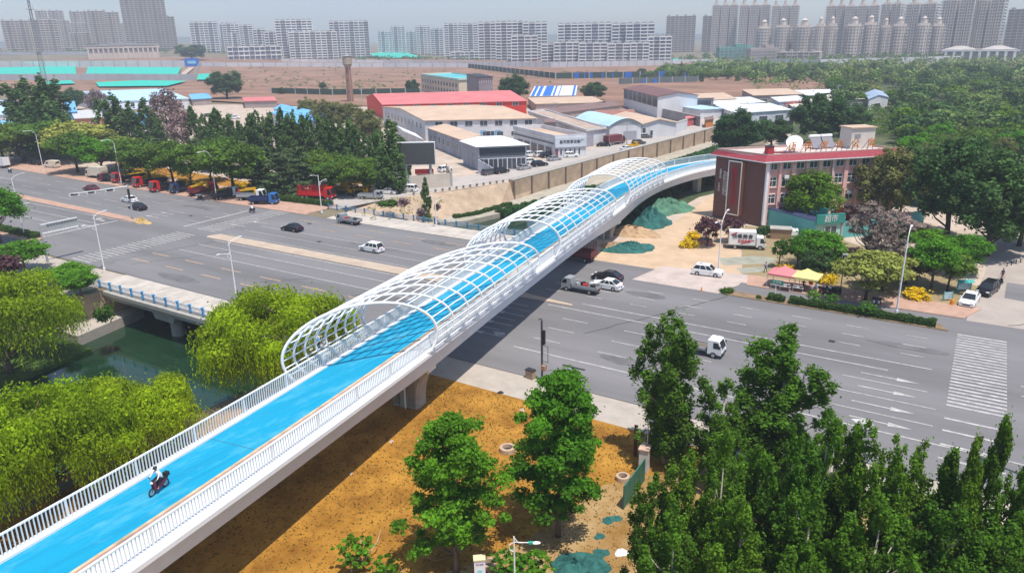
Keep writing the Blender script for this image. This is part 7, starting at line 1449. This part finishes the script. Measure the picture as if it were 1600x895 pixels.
t = thing('red_lantern', 'red orange bundle hanging under the right edge of the yellow canopy', 'lantern', G(1265, 457)+Vector((0, 0, 1.2))); MB().ell((0, 0, .3), (.3, .3, .36)).build('body', M('orange_red', (.75, .10, .02), .7, 0), t); MB().cyl((0, 0, .7), .03, .25, 6).build('hook', DARK, t)
def motorbike(pm, name='motorcycle'):
    t = thing(name, '', 'motorcycle')
    for x in (-.62, .62):
        w_ = MB(); rg = []
        for k in range(16): a = 2*math.pi*k/16; rg.append([(x+(.27+.05*math.cos(b))*math.cos(a), .05*math.sin(b), .30+(.27+.05*math.cos(b))*math.sin(a)) for b in (0, 1.57, 3.14, 4.71)])
        n = 4; w_.add([p for q in rg for p in q], [(i*n+k, i*n+(k+1) % n, ((i+1) % 16)*n+(k+1) % n, ((i+1) % 16)*n+k) for i in range(16) for k in range(n)]); o = w_.build('wheel', TY, t); MB().cyl((x, 0, .30), .2, .04, 12, ax='y').build('rim', RM, o)
    mb = MB(); mb.loft([[(-.75, y, .62), (-.2, y, .34), (.22, y, .34), (.30, y, .62), (.05, y, .70), (-.72, y, .80)] for y in (-.14, .14)]); mb.build('body', pm, t)
    MB().box((-.28, 0, .80), (.75, .30, .12), top=(.9, .8)).build('seat', M('seat_black', (.02, .02, .02), .6, 0), t); MB().loft([[(.30, y*1.1, .35), (.44, y*.7, .35), (.52, y*.6, 1.0), (.38, y, 1.0)] for y in (-.2, .2)]).build('leg_shield', pm, t)
    MB().tube([(.62, 0, .30), (.45, 0, .95), (.40, 0, 1.06)], .035, 6).build('fork', DARK, t); MB().tube([(.30, -.34, 1.07), (.42, -.1, 1.10), (.42, .1, 1.10), (.30, .34, 1.07)], .02, 6).build('handlebar', DARK, t); MB().ell((.52, 0, .95), (.09, .12, .09)).build('headlight', HLM, t)
    for s in (-1, 1): MB().ell((.36, s*.3, 1.22), (.03, .08, .05)).build('mirror', DARK, t)
    MB().box((-.80, 0, .92), (.36, .34, .28), top=(.9, .9)).build('top_box', M('seat_black', (.02, .02, .02)), t); MB().box((-.82, 0, .68), (.06, .2, .08)).build('tail_light', TLM, t); return t
for i, (x, y, pm, rz) in enumerate(((1284, 458, PS, 70), (1289, 460, PB, 75), (1294, 461, PW, 70), (1299, 462, PB, 80), (1304, 462, PDG, 75), (1309, 463, PB, 72))):
    k = 'mb'+pm.name; o = inst(k, lambda: motorbike(pm), '', G(x, y)+Vector((0, 0, .16)), R(rz), None, 'motorcycles right of the yellow canopy'); o['label'] = f'{nth(i)} parked motorcycle from the yellow canopy'; o['group'] = 'motorcycles right of the yellow canopy'
inst('mb'+PB.name, lambda: motorbike(PB), 'black motorcycle beside the black car in the side street', G(1561, 446), R(60))
def ped_signal():
    b = G(1312, 462); t = thing('traffic_signal', 'dark pedestrian signal post right of the parked motorcycles', 'traffic signal', b); h = HT(b, 398); MB().tube([(0, 0, 0), (0, 0, h)], .07, 8).build('pole', M('post_dark_grey', (.09, .09, .10)), t); MB().box((.06, -.1, h-.75), (.66, .34, 1.75)).build('signal_back', GREY, t)
    for z in (-.35, -1.15): MB().box((.06, -.3, h+z), (.48, .1, .62)).build('signal_head', SG, t)
ped_signal()
b = G(1210, 470); t = thing('street_sign', 'green street name sign on a white post in the hedge strip', 'sign', b); h = HT(b, 438); MB().tube([(0, 0, 0), (0, 0, h)], .05, 7).build('post', LW, t); MB().box((.1, 0, h-.25), (1.6, .1, .6)).build('plate', M('sign_green', (.01, .22, .15), .5, 0), t); text('文化路', .4, M('sign_characters_white', (.72, .70, .68)), t, Matrix.Translation((.1, -.07, h-.25)) @ Matrix.Rotation(R(90), 4, 'X'), ext=.01)
b = G(1369, 476); t = thing('litter_bin', 'dark twin litter bin on the pink pavement', 'litter bin', b); 
for x in (-.3, .3): MB().box((x, 0, .45), (.48, .45, .8)).build('bin', M('bin_dark', (.08, .05, .05), .7, .1, 1), t); MB().box((x, -.23, .5), (.26, .04, .35)).build('white_face', WHITE, t)
MB().box((0, 0, .93), (1.2, .5, .08)).build('lid', DARK, t)
def notice(px, py, ty, w_, label, roofed):
    b = G(px, py); t = thing('notice_board', label, 'notice board', b, R(35)); h = HT(b, ty); mb = MB(); mb.box((-w_/2, 0, h/2), (.12, .12, h)); mb.box((w_/2, 0, h/2), (.12, .12, h)); each(mb, 'post', M('teal_board', (.05, .33, .30), .6, .1, 1), t); MB().box((0, 0, h*.56), (w_, .1, h*.66)).build('board', M('board_pale', (.45, .58, .62), .6, .3, 2.5), t)
    if roofed: mb = MB(); mb.loft([[(x, -.5, h-.15), (x, 0, h+.22), (x, .5, h-.15), (x, 0, h+.1)] for x in (-w_/2-.2, w_/2+.2)]); mb.build('roof', M('teal_board', (.05, .33, .30)), t)
notice(1505, 456, 439, 1.9, 'teal roofed notice board behind the white sedan', True); notice(1480, 470, 455, 1.2, 'pale notice board left of the orange bin', False)
b = G(1487, 477); t = thing('fire_hydrant', 'orange hydrant-like bin by the parked white sedan', 'bin', b); MB().cyl((0, 0, .35), .3, .7, 12, r2=.26).build('body', M('orange_paint', (.70, .25, .02), .6, .1, 2), t); MB().cyl((0, 0, .75), .2, .12, 12).build('cap', M('orange_paint', (.70, .25, .02)), t)
for i, (x, y) in enumerate(((1573, 417), (1580, 415), (1587, 413), (1594, 411))): b = G(x, y); t = thing('bollard_post', f'{nth(i)} thin dark bollard from the left on the side street', 'bollard', b, 0, 'thin bollards on the side street'); MB().cyl((0, 0, .4), .07, .8, 8).build('post', DARK, t); MB().cyl((0, 0, .82), .09, .06, 8).build('cap', WHITE, t)
t = thing('tyre_planter', 'pink painted planter behind the yellow bushes at the sandy track', 'planter', G(1101, 382)); MB().box((0, 0, .5), (2.4, 1.6, 1.0), top=(.9, .9)).build('tub', M('planter_pink', (.45, .22, .20), .9, .3, 2), t); MB().box((0, 0, 1.01), (2.0, 1.3, .1)).build('soil', DARK, t)
b = G(1096, 455); t = thing('traffic_cone', 'orange traffic cone at the hedge strip end', 'traffic cone', b); MB().tube([(0, 0, .03), (0, 0, .7)], [.16, .03], 10).build('cone', M('orange_paint', (.70, .25, .02)), t); MB().box((0, 0, .02), (.42, .42, .04)).build('base', DARK, t)
b = G(313, 311); t = thing('stone_block', 'dark block at the tail of the red crane truck', 'block', b); MB().box((0, 0, .45), (1.1, .8, .9), top=(.8, .8)).build('body', M('block_dark', (.10, .06, .06), .9, .2, 1), t); MB().box((0, 0, .95), (1.3, .9, .14)).build('top', WHITE, t)
for x, y, s, lb in ((437, 303, 1.0, 'pale boulder left of the clipped round tree'), (457, 306, .8, 'pale boulder below the clipped round tree')):
    rock_mound('boulder', x, y, s, s*.9, M('boulder_pale', (.50, .38, .28), .9, .15, 1), lb, 'boulder', int(x))
for x, y, s, lb in ((721, 664, .28, 'pale stone nearest the first pier on the golden grass'), (736, 668, .2, 'small stone right of the first pier'), (816, 641, .3, 'whitish stone on the grass near the pavement edge'), (782, 614, .35, 'dark lump on the pavement edge'), (655, 688, .2, 'small stone in the grass left of the locust tree'), (612, 690, .25, 'pale stone by the bridge shadow edge'), (548, 740, .2, 'tiny stone far down the grass slope')):
    rock_mound('stone', x, y, s, s*.6, M('stone_pale', (.50, .42, .34), .9, .15, 2) if 'dark' not in lb else DARK, lb, 'stone', int(x+y))
# ------------------------------------------------------------ people
SKIN = M('skin', (.48, .27, .19), .6, .04, 6)
def figure(J, edges, mats, parent=None, nm='person'):
    me = bpy.data.meshes.new(nm); names = list(J); me.from_pydata([J[k][0] for k in names], [(names.index(a), names.index(b)) for a, b in edges], []); o = bpy.data.objects.new(nm, me); link(o, parent)
    sk = o.modifiers.new('skin', 'SKIN'); sk.use_smooth_shade = True
    for i, k in enumerate(names): me.skin_vertices[0].data[i].radius = J[k][1] if isinstance(J[k][1], tuple) else (J[k][1], J[k][1]); me.skin_vertices[0].data[i].use_root = (k == 'pelvis')
    ss = o.modifiers.new('subd', 'SUBSURF'); ss.levels = 1; ss.render_levels = 1
    dg = bpy.context.evaluated_depsgraph_get(); m2 = bpy.data.meshes.new_from_object(o.evaluated_get(dg)); o.modifiers.clear(); o.data = m2; m2.name = nm; m2.materials.clear()
    for mt in mats: m2.materials.append(mt)
    return o
EDG = [('pelvis', 'waist'), ('waist', 'chest'), ('chest', 'neck'), ('neck', 'chin'), ('chin', 'head'), ('head', 'crown')]
for s in 'LR': EDG += [('chest', 'sh'+s), ('sh'+s, 'el'+s), ('el'+s, 'wr'+s), ('wr'+s, 'palm'+s), ('pelvis', 'hip'+s), ('hip'+s, 'kn'+s), ('kn'+s, 'an'+s), ('an'+s, 'toe'+s)]
for s in 'LR':
    for k in range(4): EDG += [('palm'+s, f'f{k}a{s}'), (f'f{k}a{s}', f'f{k}b{s}')]
    EDG += [('wr'+s, 'tha'+s), ('tha'+s, 'thb'+s)]
def person(label, loc, rz, shirt, trousers, pose='stand', hair=(.02, .015, .012), helmet=None):
    V_ = Vector
    if pose == 'ride':
        J = dict(pelvis=((-.22, 0, .93), (.15, .13)), waist=((-.20, 0, 1.10), (.15, .12)), chest=((-.10, 0, 1.36), (.17, .12)), neck=((-.03, 0, 1.54), .055), chin=((.0, 0, 1.60), .07), head=((.01, 0, 1.69), .10), crown=((.01, 0, 1.78), .075))
        for s, y in (('L', 1), ('R', -1)): J.update({'sh'+s: ((-.06, y*.19, 1.44), .06), 'el'+s: ((.12, y*.30, 1.22), .043), 'wr'+s: ((.30, y*.32, 1.11), .030), 'palm'+s: ((.35, y*.31, 1.10), (.035, .02)), 'hip'+s: ((-.18, y*.11, .90), .095), 'kn'+s: ((.24, y*.19, .80), .065), 'an'+s: ((.16, y*.17, .40), .042), 'toe'+s: ((.36, y*.18, .34), .04)})
    else:
        st = .10 if pose == 'walk' else .03
        J = dict(pelvis=((0, 0, .92), (.14, .11)), waist=((0, 0, 1.08), (.135, .10)), chest=((0, 0, 1.32), (.16, .11)), neck=((0, 0, 1.47), .052), chin=((.02, 0, 1.53), .065), head=((.02, 0, 1.61), .095), crown=((.015, 0, 1.69), .07))
        for s, y, q in (('L', 1, 1), ('R', -1, -1)): J.update({'sh'+s: ((0, y*.19, 1.40), .055), 'el'+s: ((-.02+q*st*.5, y*.25, 1.13), .04), 'wr'+s: ((.06+q*st, y*.26, .90), .028), 'palm'+s: ((.07+q*st, y*.26, .83), (.034, .018)), 'hip'+s: ((0, y*.10, .88), .085), 'kn'+s: ((.02-q*st, y*.11, .48), .058), 'an'+s: ((-.02-q*st*1.6, y*.11, .09), .038), 'toe'+s: ((.14-q*st*1.6, y*.13, .04), .036)})
    for s, y in (('L', 1), ('R', -1)):
        p = V_(J['palm'+s][0]); w_ = V_(J['wr'+s][0]); d = (p-w_).normalized(); side = V_((0, 1, 0)) if pose == 'ride' else V_((1, 0, 0)); cur = V_((0, 0, -1)) if pose == 'ride' else V_((0, -y, 0))
        for k in range(4): r = .0095; a = p+d*.045+side*((k-1.5)*.019); J[f'f{k}a{s}'] = (tuple(a), r); J[f'f{k}b{s}'] = (tuple(a+d*.02*(1.2 if k in (1, 2) else .8)+cur*.025), r*.85)
        a = w_+d*.03+side*(.035*(-y if pose == 'ride' else 1)); J['tha'+s] = (tuple(a), .011); J['thb'+s] = (tuple(a+d*.03+cur*.012), .009)
    t = thing('person', label, 'person', loc, rz); o = figure(J, EDG, [shirt, trousers, SKIN, DARK], t, 'body')
    zt = 1.0 if pose == 'ride' else .96
    def near(c, ks): return min((c-V_(J[k][0])).length for k in ks)
    for p in o.data.polygons:
        c = p.center; best = min(J, key=lambda k: (c-V_(J[k][0])).length-.5*(J[k][1][0] if isinstance(J[k][1], tuple) else J[k][1])); p.use_smooth = True
        if best[:2] in ('pa', 'f0', 'f1', 'f2', 'f3', 'th') or best in ('neck', 'chin', 'head', 'crown'): i = 2
        elif best[:2] in ('an', 'to'): i = 3 if best[:2] == 'to' or pose != 'ride' else 2
        elif best[:2] in ('kn', 'hi') or best == 'pelvis': i = 1
        else: i = 0
        p.material_index = i
    h = V_(J['head'][0]); mb = MB()
    mb.ell((h.x+.095, 0, h.z-.02), (.022, .014, .03), 6, 4); mb.build('nose', SKIN, t)
    for y in (-.035, .035): MB().ell((h.x+.09, y, h.z+.015), (.012, .014, .008), 6, 4).build('eye', DARK, t)
    for y in (-1, 1): MB().ell((h.x, y*.098, h.z), (.02, .012, .032), 6, 4).build('ear', SKIN, t)
    MB().ell((h.x+.088, 0, h.z-.06), (.012, .026, .006), 6, 4).build('mouth', M('lips', (.35, .12, .10), .6, 0), t)
    if helmet: MB().ell((h.x-.01, 0, h.z+.045), (.145, .13, .125), 14, 9).build('helmet', helmet, t, smooth=True); MB().box((h.x+.10, 0, h.z+.03), (.07, .2, .06)).build('visor', GL, t)
    else: MB().ell((h.x-.018, 0, h.z+.03), (.108, .102, .10), 12, 8).build('hair', M('hair_black', (.015, .012, .01), .6, 0), t, smooth=True)
    if pose == 'ride':
        for y in (-1, 1): MB().tube([(-.16, y*.12, .93), (.25, y*.19, .83)], [.115, .088], 10).build('trouser_leg', trousers, t, smooth=True)
        MB().loft([[(x+.17*c*math.cos(a), .21*c*math.sin(a), z) for a in [2*math.pi*k/12 for k in range(12)]] for x, z, c in ((-.24, .92, 1.05), (-.20, 1.1, .95), (-.12, 1.32, .98), (-.07, 1.46, .72), (-.04, 1.53, .36))]).build('jacket', shirt, t, smooth=True)
    return t
def clothc(n, c): return M('cloth_'+n, c, .85, .1, 8)
# the rider on the blue deck
px, py = 250, 766; s_ = -30
pr_ = G(249, 765, zb(-31)+.03); 
dist = (Vector((pr_.x, pr_.y))-ORG).dot(DD); hd = math.atan2(-DD.y, -DD.x)
rb = inst('mbrider', lambda: motorbike(paint_m('dark_red', (.18, .01, .03), 0)), 'dark red and black motor scooter ridden along the blue deck', Vector((pr_.x, pr_.y, zb(dist)+.02)), hd+.08, (.94, .94, .94)); rb.name = 'motor_scooter'
person('person in white jacket and black helmet riding the motor scooter', Vector((pr_.x, pr_.y, zb(dist)+.02)), hd+.08, clothc('white', (.72, .74, .78)), clothc('black', (.02, .02, .025)), 'ride', helmet=M('helmet_dark', (.03, .025, .02), .35, 0))
person('person in dark clothes standing left by the staggered lamp', G(505, 322), R(200), clothc('brown', (.10, .06, .05)), clothc('black', (.02, .02, .025)))
person('person in blue jacket walking right of the staggered lamp', G(518, 321), R(20), clothc('blue', (.04, .12, .40)), clothc('navy', (.03, .03, .06)), 'walk')
person('person in pale top walking on the yard left of the pink canopy', G(1196, 426), R(240), clothc('lilac', (.50, .48, .58)), clothc('black', (.02, .02, .025)), 'walk')
person('person in dark clothes seated-high at the stall under the yellow canopy', G(1252, 459)+Vector((0, .9, .16)), R(-90), clothc('black', (.02, .02, .025)), clothc('black', (.02, .02, .025)))
person('person in pale pink top in front of the right canopy leg', G(1267, 463)+Vector((0, 0, .16)), R(90), clothc('pink', (.62, .40, .38)), clothc('denim', (.10, .16, .25)))
person('person in pale blue top beside the silver motorcycle', G(1274, 461)+Vector((0, 0, .16)), R(60), clothc('paleblue', (.40, .55, .60)), clothc('grey', (.20, .20, .22)))
person('person in dark clothes beside the black motorcycle in the side street', G(1565, 437), R(120), clothc('black', (.02, .02, .025)), clothc('maroon', (.20, .04, .05)))
def rider(px, py, hd, lb, lb2, sh):
    b = G(px, py)+Vector((0, 0, .08)); o = inst('mb'+PDG.name, lambda: motorbike(PDG), lb2, b, R(hd)); o['label'] = lb2; o['category'] = 'motorcycle'; person(lb, b, R(hd), sh, clothc('black', (.02, .02, .025)), 'ride')
rider(16, 271, 185, 'person in pale blue top riding at the far left kerb', 'scooter ridden near the left edge below the parked cars', clothc('paleblue', (.40, .55, .60)))
rider(394, 333, 185, 'person in white top riding towards the far crosswalk', 'scooter ridden just beyond the far crosswalk', clothc('white', (.72, .74, .78)))
rider(1558, 452, 60, 'person in black on the scooter near the black car', 'scooter with rider next to the black car', clothc('black', (.02, .02, .025))) if 0 else None
# ------------------------------------------------------------ hazy air and far hills
def hills():
    mb = MB(); n = 90; vs = []; r = random.Random(2)
    for i in range(n+1):
        a = R(-95+150*i/n); d = 3300; h = 20+14*math.sin(i*.35)+10*math.sin(i*.13+1)+r.uniform(-2, 3)+(18 if i < 12 else 0)
        for k, (dd, hh) in enumerate(((0, -2), (120, h*.6), (260, h), (330, -2))): vs.append(((d+dd)*math.sin(a), (d+dd)*math.cos(a), hh+terr((d+dd)*math.sin(a), (d+dd)*math.cos(a))))
    mb.add(vs, [(i*4+k, i*4+k+1, (i+1)*4+k+1, (i+1)*4+k) for i in range(n) for k in range(3)]); struct(mb.build('hills', M('far_hills', (.10, .12, .10), .95, .2, .003)))
hills()
def haze():
    mb = MB(); mb.box((-500, 1600, 135), (6600, 4300, 286)); o = mb.build('haze', bpy.data.materials.new('haze_air')); o['kind'] = 'stuff'; o['label'] = 'pale hazy air over the whole town'; o['category'] = 'haze'
    m = o.data.materials[0]; m.use_nodes = True; n = m.node_tree.nodes; l = m.node_tree.links; n.remove(n['Principled BSDF']); v = n.new('ShaderNodeVolumePrincipled')
    v.inputs['Color'].default_value = (.80, .88, 1.0, 1); v.inputs['Density'].default_value = HAZE; v.inputs['Anisotropy'].default_value = 0.0; l.new(v.outputs[0], n['Material Output'].inputs['Volume'])
haze()
# lettering becomes ordinary mesh
dg = bpy.context.evaluated_depsgraph_get()
for o in [o for o in COL.objects if o.type == 'FONT']:
    me = bpy.data.meshes.new_from_object(o.evaluated_get(dg)); n = bpy.data.objects.new('lettering', me); COL.objects.link(n); n.parent = o.parent; n.matrix_local = o.matrix_local.copy()
    if not me.materials: me.materials.append(o.data.materials[0])
    bpy.data.objects.remove(o)
